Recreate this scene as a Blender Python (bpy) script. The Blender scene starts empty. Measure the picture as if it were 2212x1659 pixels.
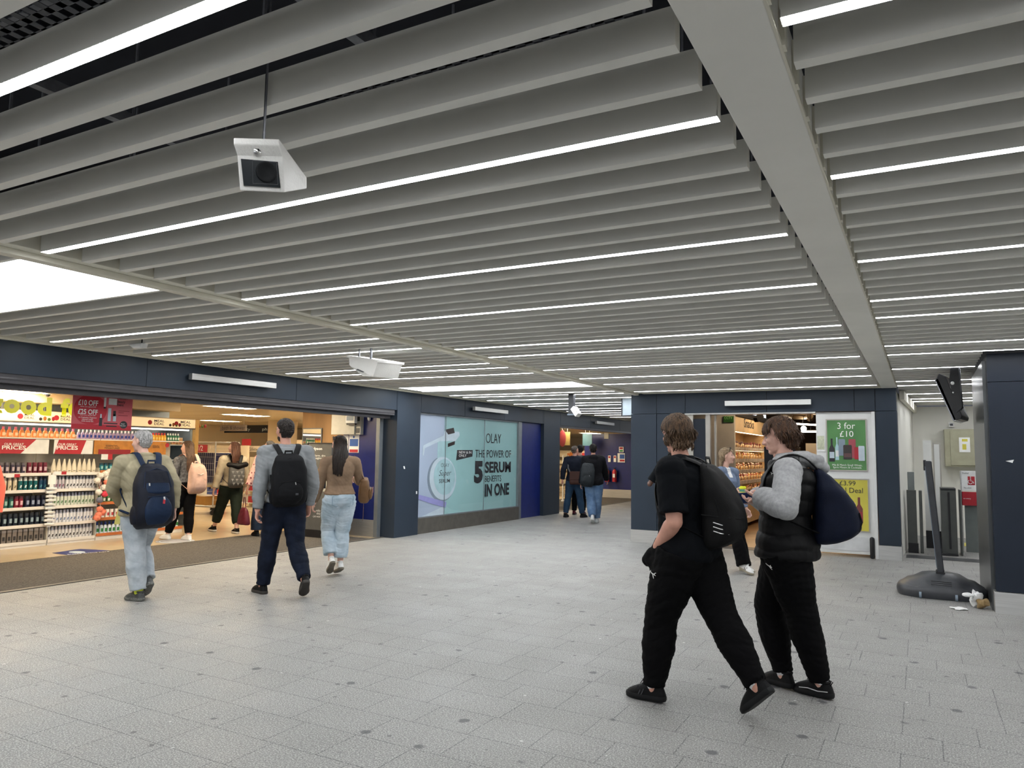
import bpy, bmesh, math, random
import numpy as np
from mathutils import Vector, Matrix, noise
R = math.radians
rnd = random.Random(7)
SC = bpy.context.scene
# ---------------------------------------------------------------- camera
CX, CY, FPX, EYE = 1106.0, 829.5, 1611.198, 1.55
CAMROWS = ((0.877969, -0.031176, -0.477701), (0.478613, 0.088006, 0.873600), (0.014805, -0.995632, 0.092189))
def ray(u, v):
    q = (u - CX, v - CY, FPX)
    return [sum(CAMROWS[i][j] * q[j] for j in range(3)) for i in range(3)]
def pz(u, v, z=0.0):            # where the line of sight of a photo pixel meets the level z
    d = ray(u, v); t = (z - EYE) / d[2]
    return Vector((d[0] * t, d[1] * t, z))
def px(u, v, x):
    d = ray(u, v); t = x / d[0]
    return Vector((x, d[1] * t, EYE + d[2] * t))
def py(u, v, y):
    d = ray(u, v); t = y / d[1]
    return Vector((d[0] * t, y, EYE + d[2] * t))
cam = bpy.data.cameras.new('camera'); camo = bpy.data.objects.new('camera', cam)
SC.collection.objects.link(camo); SC.camera = camo
cam.sensor_width = 36.0; cam.lens = 36.0 * FPX / 2212.0; cam.clip_start = 0.05; cam.clip_end = 200
M3 = Matrix([[CAMROWS[i][0], -CAMROWS[i][1], -CAMROWS[i][2]] for i in range(3)])
camo.matrix_world = Matrix.Translation((0, 0, EYE)) @ M3.to_4x4()
# ---------------------------------------------------------------- world, exposure
w = bpy.data.worlds.new('world'); SC.world = w; w.use_nodes = True
w.node_tree.nodes['Background'].inputs[0].default_value = (0.92, 0.95, 1.0, 1)
w.node_tree.nodes['Background'].inputs[1].default_value = 0.9
SC.view_settings.view_transform = 'Standard'; SC.view_settings.look = 'None'
SC.view_settings.exposure = 0.38; SC.view_settings.gamma = 1.0
SC.view_settings.use_curve_mapping = False
SC.cycles.use_denoising = True
SC.cycles.max_bounces = 6; SC.cycles.diffuse_bounces = 4; SC.cycles.glossy_bounces = 3
SC.cycles.sample_clamp_indirect = 6.0
LED_STRENGTH, PANEL_STRENGTH, SHOP_STRENGTH = 27.0, 7.5, 30.0
COL = SC.collection
# ---------------------------------------------------------------- materials
MATS = {}
def mat(name, col, rough=0.6, metal=0.0, var=0.06, scale=8.0, emis=None, bump=0.0, bscale=40.0, trans=0.0, alpha=1.0, col2=None, spec=0.5, stretch=None, sheen=0.0):
    if name in MATS: return MATS[name]
    m = bpy.data.materials.new(name); m.use_nodes = True; nt = m.node_tree; N = nt.nodes; L = nt.links
    b = N['Principled BSDF']; b.inputs['Roughness'].default_value = rough; b.inputs['Metallic'].default_value = metal
    b.inputs['Specular IOR Level'].default_value = spec
    if sheen: b.inputs['Sheen Weight'].default_value = sheen
    tc = N.new('ShaderNodeTexCoord'); mp = N.new('ShaderNodeMapping'); L.new(tc.outputs['Object'], mp.inputs[0])
    if stretch: mp.inputs['Scale'].default_value = stretch
    nz = N.new('ShaderNodeTexNoise'); nz.inputs['Scale'].default_value = scale; nz.inputs['Detail'].default_value = 4
    L.new(mp.outputs[0], nz.inputs['Vector'])
    rp = N.new('ShaderNodeValToRGB'); L.new(nz.outputs['Fac'], rp.inputs[0])
    c2 = col2 if col2 else tuple(min(1, c * (1 + var)) for c in col)
    c1 = col if col2 else tuple(c * (1 - var) for c in col)
    rp.color_ramp.elements[0].position = 0.35; rp.color_ramp.elements[1].position = 0.65
    rp.color_ramp.elements[0].color = (*c1, 1); rp.color_ramp.elements[1].color = (*c2, 1)
    L.new(rp.outputs[0], b.inputs['Base Color'])
    if bump:
        n2 = N.new('ShaderNodeTexNoise'); n2.inputs['Scale'].default_value = bscale; n2.inputs['Detail'].default_value = 3
        L.new(mp.outputs[0], n2.inputs['Vector'])
        bp = N.new('ShaderNodeBump'); bp.inputs['Strength'].default_value = bump; bp.inputs['Distance'].default_value = 0.01
        L.new(n2.outputs['Fac'], bp.inputs['Height']); L.new(bp.outputs[0], b.inputs['Normal'])
    if emis:
        b.inputs['Emission Color'].default_value = (*emis[0], 1); b.inputs['Emission Strength'].default_value = emis[1]
    if trans: b.inputs['Transmission Weight'].default_value = trans; b.inputs['IOR'].default_value = 1.45
    if alpha < 1: b.inputs['Alpha'].default_value = alpha
    MATS[name] = m
    return m
def sr(r, g, b):      # sRGB 0..255 to linear
    return tuple(((c / 255) / 12.92 if c / 255 <= 0.04045 else ((c / 255 + 0.055) / 1.055) ** 2.4) for c in (r, g, b))
# ---------------------------------------------------------------- mesh helpers
class MB:
    def __init__(s): s.v = []; s.f = []; s.sm = []; s.mi = []; s.cur = 0
    def add(s, vs, fs, smooth=False):
        n = len(s.v); s.v += [tuple(v) for v in vs]; s.f += [tuple(i + n for i in f) for f in fs]; s.sm += [smooth] * len(fs); s.mi += [s.cur] * len(fs); return s
    def use(s, i): s.cur = i; return s
    def box(s, x0, x1, y0, y1, z0, z1):
        x0, x1 = sorted((x0, x1)); y0, y1 = sorted((y0, y1)); z0, z1 = sorted((z0, z1))
        return s.add([(x0,y0,z0),(x1,y0,z0),(x1,y1,z0),(x0,y1,z0),(x0,y0,z1),(x1,y0,z1),(x1,y1,z1),(x0,y1,z1)],
                     [(0,3,2,1),(4,5,6,7),(0,1,5,4),(1,2,6,5),(2,3,7,6),(3,0,4,7)])
    def obox(s, c, a, b, d):    # centre and three half-axis vectors
        c, a, b, d = Vector(c), Vector(a), Vector(b), Vector(d)
        if a.cross(b).dot(d) < 0: a = -a
        P = [c - a - b - d, c + a - b - d, c + a + b - d, c - a + b - d, c - a - b + d, c + a - b + d, c + a + b + d, c - a + b + d]
        return s.add(P, [(0,3,2,1),(4,5,6,7),(0,1,5,4),(1,2,6,5),(2,3,7,6),(3,0,4,7)])
    def bar(s, p, q, w, h=None, up=(0, 0, 1)):   # straight bar of w x h section from p to q
        p, q = Vector(p), Vector(q); d = q - p; h = h or w
        up = Vector(up)
        if abs(d.normalized().dot(up)) > 0.98: up = Vector((1, 0, 0))
        r = d.cross(up).normalized(); u = r.cross(d).normalized()
        return s.obox((p + q) / 2, r * w / 2, u * h / 2, d / 2)
    def prism(s, pts, vec):     # polygon extruded along vec
        pts = [Vector(p) for p in pts]; vec = Vector(vec); n = len(pts)
        nrm = Vector((0, 0, 0))
        for i in range(n): nrm += pts[i].cross(pts[(i + 1) % n])
        if nrm.dot(vec) > 0: pts = pts[::-1]
        V = pts + [p + vec for p in pts]
        F = [tuple(range(n)), tuple(range(2 * n - 1, n - 1, -1))] + [(i, i + n, (i + 1) % n + n, (i + 1) % n) for i in range(n)]
        return s.add(V, F)
    def loft(s, rings, cap=True, smooth=True):
        n = len(rings[0]); V = [p for r in rings for p in r]; F = []
        for i in range(len(rings) - 1):
            for j in range(n):
                k = (j + 1) % n; F.append((i*n + j, i*n + k, (i+1)*n + k, (i+1)*n + j))
        if cap: F += [tuple(range(n - 1, -1, -1)), tuple(range((len(rings) - 1) * n, len(rings) * n))]
        return s.add(V, F, smooth)
    def tube(s, pts, rad, n=10, cap=True, flat=None, up=None, rcap=False):
        """pts path, rad a number, list, or list of (a, b) half widths along side and up"""
        pts = [Vector(p) for p in pts]; m = len(pts)
        rad = [rad] * m if isinstance(rad, (int, float, tuple)) else list(rad)
        rad = [(r, r) if isinstance(r, (int, float)) else r for r in rad]
        T = [(pts[min(i + 1, m - 1)] - pts[max(i - 1, 0)]).normalized() for i in range(m)]
        u = Vector(up) if up else (Vector((0, 0, 1)) if abs(T[0].z) < 0.9 else Vector((0, 1, 0)))
        P = list(pts); RR = list(rad); 
        if rcap:   # rounded ends
            for e, sgn in ((0, -1), (m - 1, 1)):
                r = (rad[e][0] + rad[e][1]) / 2; ex = []
                for a in (0.5, 0.85, 1.0):
                    ex.append((pts[e] + T[e] * sgn * r * a, tuple(max(q * math.sqrt(max(0, 1 - a * a)), q * 0.08) for q in rad[e])))
                if e == 0: pre = ex[::-1]
                else: post = ex
            P = [a for a, b in pre] + P + [a for a, b in post]; RR = [b for a, b in pre] + RR + [b for a, b in post]
            T = [T[0]] * 3 + T + [T[-1]] * 3
        rings = []
        for i, p in enumerate(P):
            t = T[i]; u = (u - t * u.dot(t))
            u = u.normalized() if u.length > 1e-6 else t.orthogonal().normalized()
            sd = t.cross(u)
            rings.append([p + sd * RR[i][0] * math.cos(2*math.pi*k/n) + u * RR[i][1] * math.sin(2*math.pi*k/n) for k in range(n)])
        return s.loft(rings, cap)
    def ell(s, c, r, M=None, nu=16, nv=10):
        c = Vector(c); M = M or Matrix.Identity(3); V = [c + M @ Vector((0, 0, r[2]))]
        for i in range(1, nv):
            a = math.pi * i / nv
            for j in range(nu):
                b = 2 * math.pi * j / nu
                V.append(c + M @ Vector((r[0]*math.sin(a)*math.cos(b), r[1]*math.sin(a)*math.sin(b), r[2]*math.cos(a))))
        V.append(c - M @ Vector((0, 0, r[2]))); F = [(0, 1 + j, 1 + (j + 1) % nu) for j in range(nu)]
        for i in range(nv - 2):
            for j in range(nu):
                a = 1 + i*nu; k = (j + 1) % nu; F.append((a + j, a + nu + j, a + nu + k, a + k))
        e = len(V) - 1; a = 1 + (nv - 2)*nu; F += [(e, a + (j + 1) % nu, a + j) for j in range(nu)]
        return s.add(V, F, True)
    def lathe(s, c, prof, n=16, ax=(0, 0, 1)):
        ax = Vector(ax).normalized(); a = ax.orthogonal().normalized(); b = ax.cross(a); c = Vector(c)
        return s.loft([[c + ax*h + (a*math.cos(2*math.pi*k/n) + b*math.sin(2*math.pi*k/n))*max(r, 1e-4) for k in range(n)] for r, h in prof])
    def build(s, name, m, parent=None, bevel=0.0, loc=None):
        me = bpy.data.meshes.new(name); org = Vector((0, 0, 0))
        if loc is not None: org = Vector(loc)
        elif parent is None and s.v:
            a = np.array(s.v); mn, mx = a.min(0), a.max(0); org = Vector(((mn[0]+mx[0])/2, (mn[1]+mx[1])/2, mn[2]))
        me.from_pydata([(v[0]-org.x, v[1]-org.y, v[2]-org.z) for v in s.v], [], s.f)
        me.polygons.foreach_set('use_smooth', s.sm)
        for q in (m if isinstance(m, (list, tuple)) else [m]):
            if q: me.materials.append(q)
        if isinstance(m, (list, tuple)): me.polygons.foreach_set('material_index', s.mi)
        me.update()
        if any(s.sm) and len(me.vertices) < 4000: me.set_sharp_from_angle(angle=R(48))
        o = bpy.data.objects.new(name, me); COL.objects.link(o); o.location = org
        if bevel:
            md = o.modifiers.new('bevel', 'BEVEL'); md.width = bevel; md.segments = 2; md.limit_method = 'ANGLE'
        if parent: attach(o, parent)
        return o
def wmat(o):
    M = o.matrix_basis.copy()
    return (wmat(o.parent) @ o.matrix_parent_inverse @ M) if o.parent else M
def attach(o, parent):
    o.parent = parent; o.matrix_parent_inverse = wmat(parent).inverted()
def tag(o, label=None, cat=None, group=None, kind=None):
    if label: o['label'] = label
    if cat: o['category'] = cat
    if group: o['group'] = group
    if kind: o['kind'] = kind
    return o
def empty(name, loc=(0, 0, 0), label=None, cat=None, group=None, kind=None):
    o = bpy.data.objects.new(name, None); COL.objects.link(o); o.location = loc; o.empty_display_size = 0.1
    return tag(o, label, cat, group, kind)
def kids(o, _c={}): return [c for c in bpy.data.objects if c.parent == o]
def copy_tree(o, loc=None, label=None, group=None, rotz=None, ch=None):
    c = o.copy(); COL.objects.link(c)
    if loc is not None: c.location = loc
    if rotz is not None: c.rotation_euler.z = rotz
    if label: c['label'] = label
    if group: c['group'] = group
    for k in (ch if ch is not None else kids(o)):
        d = k.copy(); COL.objects.link(d); d.parent = c
        for g in kids(k):
            e = g.copy(); COL.objects.link(e); e.parent = d
    return c
def fit_text(name, txt, c, right, up, w, h, m, parent, bold=0.0, shear=0.0, d=0.003, align='CENTER'):
    o = text_obj(name, txt, 1.0, (0, 0, 0), (1, 0, 0), (0, 1, 0), m, None, 0.0, bold, align, 1.0, shear)
    me = o.data; n = len(me.vertices); co = np.empty(n * 3, 'f'); me.vertices.foreach_get('co', co); co = co.reshape(-1, 3)
    mn, mx = co.min(0), co.max(0); q = (co - (mn + mx) / 2) / np.maximum(mx - mn, 1e-6)
    r, u = Vector(right).normalized(), Vector(up).normalized(); nn = r.cross(u); c = Vector(c) + nn * d
    out = np.outer(q[:, 0] * w, r) + np.outer(q[:, 1] * h, u) + np.array(c)
    me.vertices.foreach_set('co', out.astype('f').ravel()); me.update()
    if parent: attach(o, parent)
    return o
def text_px(name, txt, box, plane, m, parent, **k):
    # writing on a wall plane, filling the photo box (u0, v0, u1, v1)
    u0, v0, u1, v1 = box; um, vm = (u0 + u1) / 2, (v0 + v1) / 2
    P = (lambda u, v: px(u, v, plane[1])) if plane[0] == 'x' else (lambda u, v: py(u, v, plane[1]))
    w = (P(u1, vm) - P(u0, vm)).length; h = abs(P(um, v0).z - P(um, v1).z)
    r = (0, 1, 0) if plane[0] == 'x' else (1, 0, 0)
    return fit_text(name, txt, (P(u0, vm) + P(u1, vm)) / 2, r, (0, 0, 1), w, h, m, parent, **k)
def text_obj(name, txt, size, origin, right, up, m, parent, depth=0.004, bold=0.0, align='CENTER', sx=1.0, shear=0.0, space=1.0):
    cu = bpy.data.curves.new(name, 'FONT'); cu.body = txt; cu.size = size; cu.extrude = depth / 2; cu.offset = bold * size
    cu.align_x = align; cu.align_y = 'CENTER'; cu.resolution_u = 3; cu.shear = shear; cu.space_character = space; cu.space_line = 0.9
    o = bpy.data.objects.new(name, cu); COL.objects.link(o)
    dg = bpy.context.evaluated_depsgraph_get(); me = bpy.data.meshes.new_from_object(o.evaluated_get(dg))
    bpy.data.objects.remove(o)
    r, u = Vector(right).normalized(), Vector(up).normalized(); n = r.cross(u)
    Mx = Matrix((( r.x*sx, u.x, n.x, origin[0]), (r.y*sx, u.y, n.y, origin[1]), (r.z*sx, u.z, n.z, origin[2]), (0, 0, 0, 1)))
    me.transform(Mx); me.materials.clear(); me.materials.append(m); me.name = name
    o = bpy.data.objects.new(name, me); COL.objects.link(o)
    if parent: attach(o, parent)
    return o
# ================================================================ materials
m_paint = mat('baffle grey cream paint', (0.92, 0.91, 0.855), 0.5, var=0.03, scale=2)
m_cream = mat('cream trim paint', (0.78, 0.75, 0.64), 0.55, var=0.03, scale=2)
m_void = mat('dark plenum paint', (0.012, 0.014, 0.022), 0.9)
m_galv = mat('galvanised steel', (0.30, 0.31, 0.34), 0.45, 0.6, var=0.15, scale=20)
m_navy = mat('blue grey laminate panel', (0.024, 0.035, 0.052), 0.45, spec=0.25, var=0.08, scale=1.5, bump=0.02, bscale=3)
m_navyd = mat('dark navy laminate', (0.0105, 0.0165, 0.029), 0.4, spec=0.3, var=0.08, scale=1.5)
m_joint = mat('black joint', (0.004, 0.005, 0.008), 0.8)
m_steel = mat('brushed stainless steel', (0.55, 0.55, 0.54), 0.38, 0.75, var=0.08, scale=3, stretch=(1, 1, 30), bump=0.05, bscale=60)
m_bronze = mat('dull bronze sill', (0.12, 0.11, 0.095), 0.45, 0.4, var=0.1)
m_track = mat('dark grey shutter rail', (0.055, 0.052, 0.058), 0.4, 0.3)
m_purple = mat('dark purple soffit', (0.030, 0.028, 0.055), 0.5)
m_blue = mat('royal blue panel', (0.008, 0.018, 0.14), 0.35, var=0.08)
m_white = mat('white paint', (0.72, 0.73, 0.72), 0.5, var=0.03, scale=3)
m_wallw = mat('off white wall', (0.72, 0.71, 0.66), 0.6, var=0.04, scale=1)
m_shopwall = mat('cream shop wall', (0.72, 0.62, 0.45), 0.6, var=0.04, scale=1)
m_black = mat('black plastic', (0.010, 0.010, 0.012), 0.4, var=0.2)
m_dgrey = mat('dark grey plastic', (0.045, 0.048, 0.055), 0.45, var=0.12)
m_led = mat('LED diffuser', (0.9, 0.9, 0.9), 0.5, emis=((0.97, 0.985, 1.0), LED_STRENGTH))
m_panel = mat('backlit ceiling panel', (0.9, 0.9, 0.9), 0.5, emis=((0.93, 0.98, 1.0), PANEL_STRENGTH))
m_warm = mat('warm shop ceiling light', (0.9, 0.9, 0.9), 0.5, emis=((1.0, 0.83, 0.58), SHOP_STRENGTH))
def floor_mat():
    m = bpy.data.materials.new('grey granite setts'); m.use_nodes = True; nt = m.node_tree; N = nt.nodes; L = nt.links
    b = N['Principled BSDF']; b.inputs['Roughness'].default_value = 0.5
    tc = N.new('ShaderNodeTexCoord'); mp = N.new('ShaderNodeMapping'); L.new(tc.outputs['Object'], mp.inputs[0])
    mp.inputs['Location'].default_value = (0.14, -2.385 + 0.316 * 20, 0)
    br = N.new('ShaderNodeTexBrick'); L.new(mp.outputs[0], br.inputs[0])
    br.inputs['Scale'].default_value = 1.0; br.inputs['Brick Width'].default_value = 0.52; br.inputs['Row Height'].default_value = 0.316
    br.inputs['Mortar Size'].default_value = 0.0034; br.inputs['Mortar Smooth'].default_value = 0.1
    br.offset = 0.62; br.offset_frequency = 3; br.squash = 0.72; br.squash_frequency = 2
    br.inputs['Color1'].default_value = (0.215, 0.213, 0.203, 1); br.inputs['Color2'].default_value = (0.240, 0.237, 0.227, 1)
    br.inputs['Mortar'].default_value = (0.06, 0.06, 0.063, 1)
    def nz(scale, det, lo, hi, src=None):
        n = N.new('ShaderNodeTexNoise'); n.inputs['Scale'].default_value = scale; n.inputs['Detail'].default_value = det
        L.new(src or tc.outputs['Object'], n.inputs['Vector']); r = N.new('ShaderNodeMapRange'); L.new(n.outputs['Fac'], r.inputs[0])
        r.inputs[1].default_value = lo; r.inputs[2].default_value = hi; return r.outputs[0]
    def mixc(fac, a, bcol, mode='MIX'):
        x = N.new('ShaderNodeMix'); x.data_type = 'RGBA'; x.blend_type = mode
        if isinstance(fac, float): x.inputs[0].default_value = fac
        else: L.new(fac, x.inputs[0])
        L.new(a, x.inputs[6])
        if isinstance(bcol, tuple): x.inputs[7].default_value = (*bcol, 1)
        else: L.new(bcol, x.inputs[7])
        return x.outputs[2]
    def mul(a, k):
        x = N.new('ShaderNodeMath'); x.operation = 'MULTIPLY'; L.new(a, x.inputs[0])
        if isinstance(k, float): x.inputs[1].default_value = k
        else: L.new(k, x.inputs[1])
        return x.outputs[0]
    mpx = N.new('ShaderNodeMapping'); mpx.inputs['Location'].default_value = (7.3, 2.1, 4.4); L.new(tc.outputs['Object'], mpx.inputs[0])
    c = br.outputs['Color']
    sp = nz(120, 3, 0.50, 0.60); c = mixc(mul(sp, 0.55), c, (0.64, 0.635, 0.61))
    sp2 = nz(100, 3, 0.52, 0.62, mpx.outputs[0]); c = mixc(mul(sp2, 0.62), c, (0.085, 0.085, 0.09))
    big = nz(0.9, 3, 0.35, 0.7); c = mixc(mul(big, 0.22), c, (0.24, 0.235, 0.22))
    def spots(scale, thr, soft, colr, seed, keep):
        mp2 = N.new('ShaderNodeMapping'); mp2.inputs['Location'].default_value = (seed, seed * 2, 0); mp2.inputs['Scale'].default_value = (1, 1, 0.001)
        L.new(tc.outputs['Object'], mp2.inputs[0])
        dn = N.new('ShaderNodeTexNoise'); dn.inputs['Scale'].default_value = 30; L.new(mp2.outputs[0], dn.inputs['Vector'])
        va = N.new('ShaderNodeVectorMath'); va.operation = 'SCALE'; va.inputs[3].default_value = 0.03; L.new(dn.outputs['Color'], va.inputs[0])
        vb = N.new('ShaderNodeVectorMath'); vb.operation = 'ADD'; L.new(mp2.outputs[0], vb.inputs[0]); L.new(va.outputs[0], vb.inputs[1])
        vo = N.new('ShaderNodeTexVoronoi'); vo.inputs['Scale'].default_value = scale; L.new(vb.outputs[0], vo.inputs['Vector'])
        r = N.new('ShaderNodeMapRange'); L.new(vo.outputs['Distance'], r.inputs[0]); r.inputs[1].default_value = thr; r.inputs[2].default_value = thr * soft
        sepn = N.new('ShaderNodeSeparateColor'); L.new(vo.outputs['Color'], sepn.inputs[0])
        g = N.new('ShaderNodeMath'); g.operation = 'LESS_THAN'; L.new(sepn.outputs[0], g.inputs[0]); g.inputs[1].default_value = keep
        return mul(mul(r.outputs[0], g.outputs[0]), 0.8)
    c = mixc(spots(3.4, 0.13, 0.65, 0, 3.1, 0.60), c, (0.055, 0.055, 0.062))
    c = mixc(spots(5.5, 0.12, 0.65, 0, 9.7, 0.45), c, (0.085, 0.082, 0.085))
    c = mixc(spots(6.0, 0.08, 0.6, 0, 5.3, 0.35), c, (0.62, 0.62, 0.60))
    L.new(c, b.inputs['Base Color'])
    bp = N.new('ShaderNodeBump'); bp.inputs['Strength'].default_value = 0.25; bp.inputs['Distance'].default_value = 0.004
    L.new(br.outputs['Fac'], bp.inputs['Height']); bp.invert = True
    b2 = N.new('ShaderNodeBump'); b2.inputs['Strength'].default_value = 0.15; b2.inputs['Distance'].default_value = 0.002
    n = N.new('ShaderNodeTexNoise'); n.inputs['Scale'].default_value = 150; L.new(tc.outputs['Object'], n.inputs['Vector'])
    L.new(n.outputs['Fac'], b2.inputs['Height']); L.new(bp.outputs[0], b2.inputs['Normal']); L.new(b2.outputs[0], b.inputs['Normal'])
    rr = nz(2.0, 3, 0.3, 0.7); r2 = N.new('ShaderNodeMapRange'); L.new(rr, r2.inputs[0]); r2.inputs[3].default_value = 0.48; r2.inputs[4].default_value = 0.66
    L.new(r2.outputs[0], b.inputs['Roughness'])
    return m
# ================================================================ structure
XS = -8.33           # plane of the long shop front
ZC = 2.65            # underside of the baffles
def struct(name, mb, m, parent=None, bevel=0, loc=(0, 0, 0)):
    o = mb.build(name, m, parent, bevel, loc=None if parent else loc)
    if not parent: o['kind'] = 'structure'
    return o
def scell(name): return tag(empty(name), kind='structure')
f = struct('floor', MB().add([(-8.55,-20,0),(6,-20,0),(6,18,0),(-8.55,18,0),(-8.55,32,0),(-2,32,0),(-2,18,0)], [(0,1,2,6,3),(3,6,5,4)]), floor_mat())
struct('floor_shop', MB().box(-30, -8.55, -4, 40, -0.05, 0.0), mat('beige vinyl shop floor', (0.52, 0.40, 0.25), 0.18, var=0.05, scale=2))
mt = scell('floor_mat')
struct('mat_pile', MB().box(-10.72, -8.56, -2, 10.6, 0.0, 0.006), mat('brown entrance matting', (0.075, 0.065, 0.055), 0.95, var=0.5, scale=60, bump=0.6, bscale=120), mt)
struct('mat_pile', MB().box(-10.9, -8.56, 17.6, 25.6, 0.0, 0.006), MATS['brown entrance matting'], mt)
struct('threshold', MB().box(-8.60, -8.54, -2, 10.9, 0.0, 0.010).box(-8.60, -8.54, 17.4, 25.6, 0, 0.010), m_bronze, mt)
# long shop front on the left: header band, soffit, pillars
wl = scell('wall_left')
mb = MB(); ys = [-3.0, 0.82, 3.34, 5.86, 8.38, 10.88, 11.64, 13.2, 14.9, 16.9, 17.95, 20.0, 22.4, 24.8, 27.2, 31]
for a, b in zip(ys, ys[1:]): mb.box(XS - 0.25, XS, a + 0.004, b - 0.004, 2.30 if a > 10.8 else 2.30, 2.655)
struct('header_panel', mb, m_navy, wl)
struct('header_backing', MB().box(XS - 0.24, XS - 0.006, -3, 31, 2.305, 2.65), m_joint, wl)
struct('shutter_rail', MB().box(XS - 0.16, XS - 0.02, -3, 10.85, 2.20, 2.30).box(XS - 0.22, XS - 0.12, -3, 10.85, 2.14, 2.23).tube([(XS-0.06, -3, 2.245), (XS-0.06, 10.85, 2.245)], 0.045), m_track, wl)
struct('shutter_rail', MB().box(XS - 0.2, XS - 0.02, 17.9, 25.6, 2.24, 2.30), m_track, wl)
struct('soffit', MB().box(XS - 0.62, XS - 0.20, -3, 10.85, 2.215, 2.30), m_purple, wl)
def pillar(x0, x1, y0, y1, nm='pillar', plinth=False, m=None, top=2.655):
    e = tag(empty('wall_pillar', ((x0+x1)/2, (y0+y1)/2, 0)), kind='structure')
    struct('cladding', MB().box(x0, x1, y0, y1, 0.22 if plinth else 0.0, top), m or m_navy, e)
    if plinth: struct('plinth', MB().box(x0 - 0.008, x1 + 0.008, y0 - 0.008, y1 + 0.008, 0.0, 0.215), m_steel, e)
    return e
pillar(-8.64, XS + 0.003, 10.9, 11.62)
pillar(-8.95, XS + 0.003, 16.95, 17.90)
# display window between the two pillars
struct('trim_1', MB().box(XS - 0.16, XS - 0.03, 11.62, 15.72, 0.0, 0.29), m_bronze)
m_doorsteel = mat('grey steel frame', (0.22, 0.24, 0.26), 0.4, 0.5)
struct('trim_2', MB().box(XS - 0.2, XS - 0.05, 15.72, 15.86, 0, 2.30), m_doorsteel)
struct('wall_left_pier', MB().box(XS - 0.4, XS - 0.09, 15.86, 16.95, 0, 2.30), m_blue)
# return walls of the two entrances
struct('wall_entrance', MB().box(-9.55, -8.72, 10.87, 10.95, 0.30, 2.22), m_blue)
struct('trim_3', MB().box(-9.55, -8.73, 10.85, 10.96, 0.0, 0.30), m_steel)
struct('trim_4', MB().box(-8.72, -8.64, 10.80, 10.93, 0, 2.25), m_doorsteel)
struct('wall_entrance', MB().box(-10.9, -8.9, 25.6, 25.7, 0.30, 2.30), m_blue)
struct('trim_5', MB().box(-10.9, -8.9, 25.58, 25.71, 0.0, 0.30), m_steel)
struct('wall_left_far', MB().box(-9.0, XS - 0.05, 25.6, 32, 0, 2.30), m_blue)
# shop shell
struct('wall_shop_back', MB().box(-24.2, -24, -4, 40, 0, 2.5), m_shopwall)
struct('wall_shop_side', MB().box(-24, -8.6, -4.2, -4, 0, 2.5), m_shopwall)
struct('wall_shop_far', MB().box(-24, -8.4, 39, 39.2, 0, 2.5), m_shopwall)
struct('wall_shop_divider', MB().box(-9.3, -8.5, 11.62, 17.4, 0, 2.5), m_shopwall)
sc_ = scell('ceiling_shop')
struct('ceiling_panel', MB().box(-24, -8.55, -4, 39, 2.46, 2.52), mat('glossy cream ceiling tile', (0.66, 0.56, 0.38), 0.22, var=0.06, scale=0.7, stretch=(0.4, 3, 1)), sc_)
# snack shop front facing the camera
YS = 13.0
wf = scell('wall_front')
mb = MB(); xs = [-4.62, -4.14, -3.64, -2.25, -0.94, -0.58, -0.30]
xs = [-4.62, -4.14, -3.62, -2.24, -0.90 - 0.0, -0.60, -0.30]
for a, b in zip(xs, xs[1:]): mb.box(a + 0.005, b - 0.005, YS, YS + 0.5, 2.295, 2.665)
struct('header_panel', mb, m_navyd if False else m_navy, wf)
struct('header_backing', MB().box(-4.61, -0.31, YS + 0.01, YS + 0.49, 2.30, 2.66), m_joint, wf)
e = pillar(-4.62, -4.145, YS, YS + 0.5, plinth=True, top=2.288)
e = pillar(-4.135, -3.64, YS + 0.002, YS + 0.5, plinth=True, top=2.288)
e = pillar(-0.60, -0.30, YS, YS + 0.5, plinth=True, top=2.288)
struct('wall_snack_left', MB().box(-4.62, -4.5, YS + 0.5, 30, 0, 2.66), m_navy)
# dark pillar at the right edge
e = tag(empty('wall_pillar', (1.2, 10.2, 0)), kind='structure')
m_pan = mat('polished dark metal cladding', (0.085, 0.09, 0.092), 0.28, 0.6, var=0.1, scale=1)
struct('cladding', MB().box(0.64, 2.2, 9.2, 11.2, 0.22, 2.36).box(0.64, 2.2, 9.2, 11.2, 2.366, 2.66), m_navyd, e)
struct('side_cladding', MB().box(0.605, 0.64, 9.35, 11.15, 0.0, 2.60), m_pan, e)
struct('plinth', MB().box(0.62, 2.22, 9.18, 11.2, 0.0, 0.215), m_steel, e)
# corner behind the snack shop on the right
struct('wall_right_side', MB().prism([(-0.30, 13.5, 0), (-0.12, 17.6, 0), (-0.24, 17.6, 0), (-0.42, 13.5, 0)], (0, 0, 2.62)), m_wallw)
struct('wall_right_back', MB().box(-0.3, 5, 17.5, 17.62, 0, 2.62), m_wallw)
struct('wall_right', MB().box(5, 5.12, -7, 17.6, 0, 3.3), m_wallw)
struct('trim_6', MB().prism([(-0.27, 13.5, 2.50), (-0.10, 17.5, 2.50), (-0.04, 17.5, 2.50), (-0.20, 13.5, 2.50)], (0, 0, 0.14)), m_cream)
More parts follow.
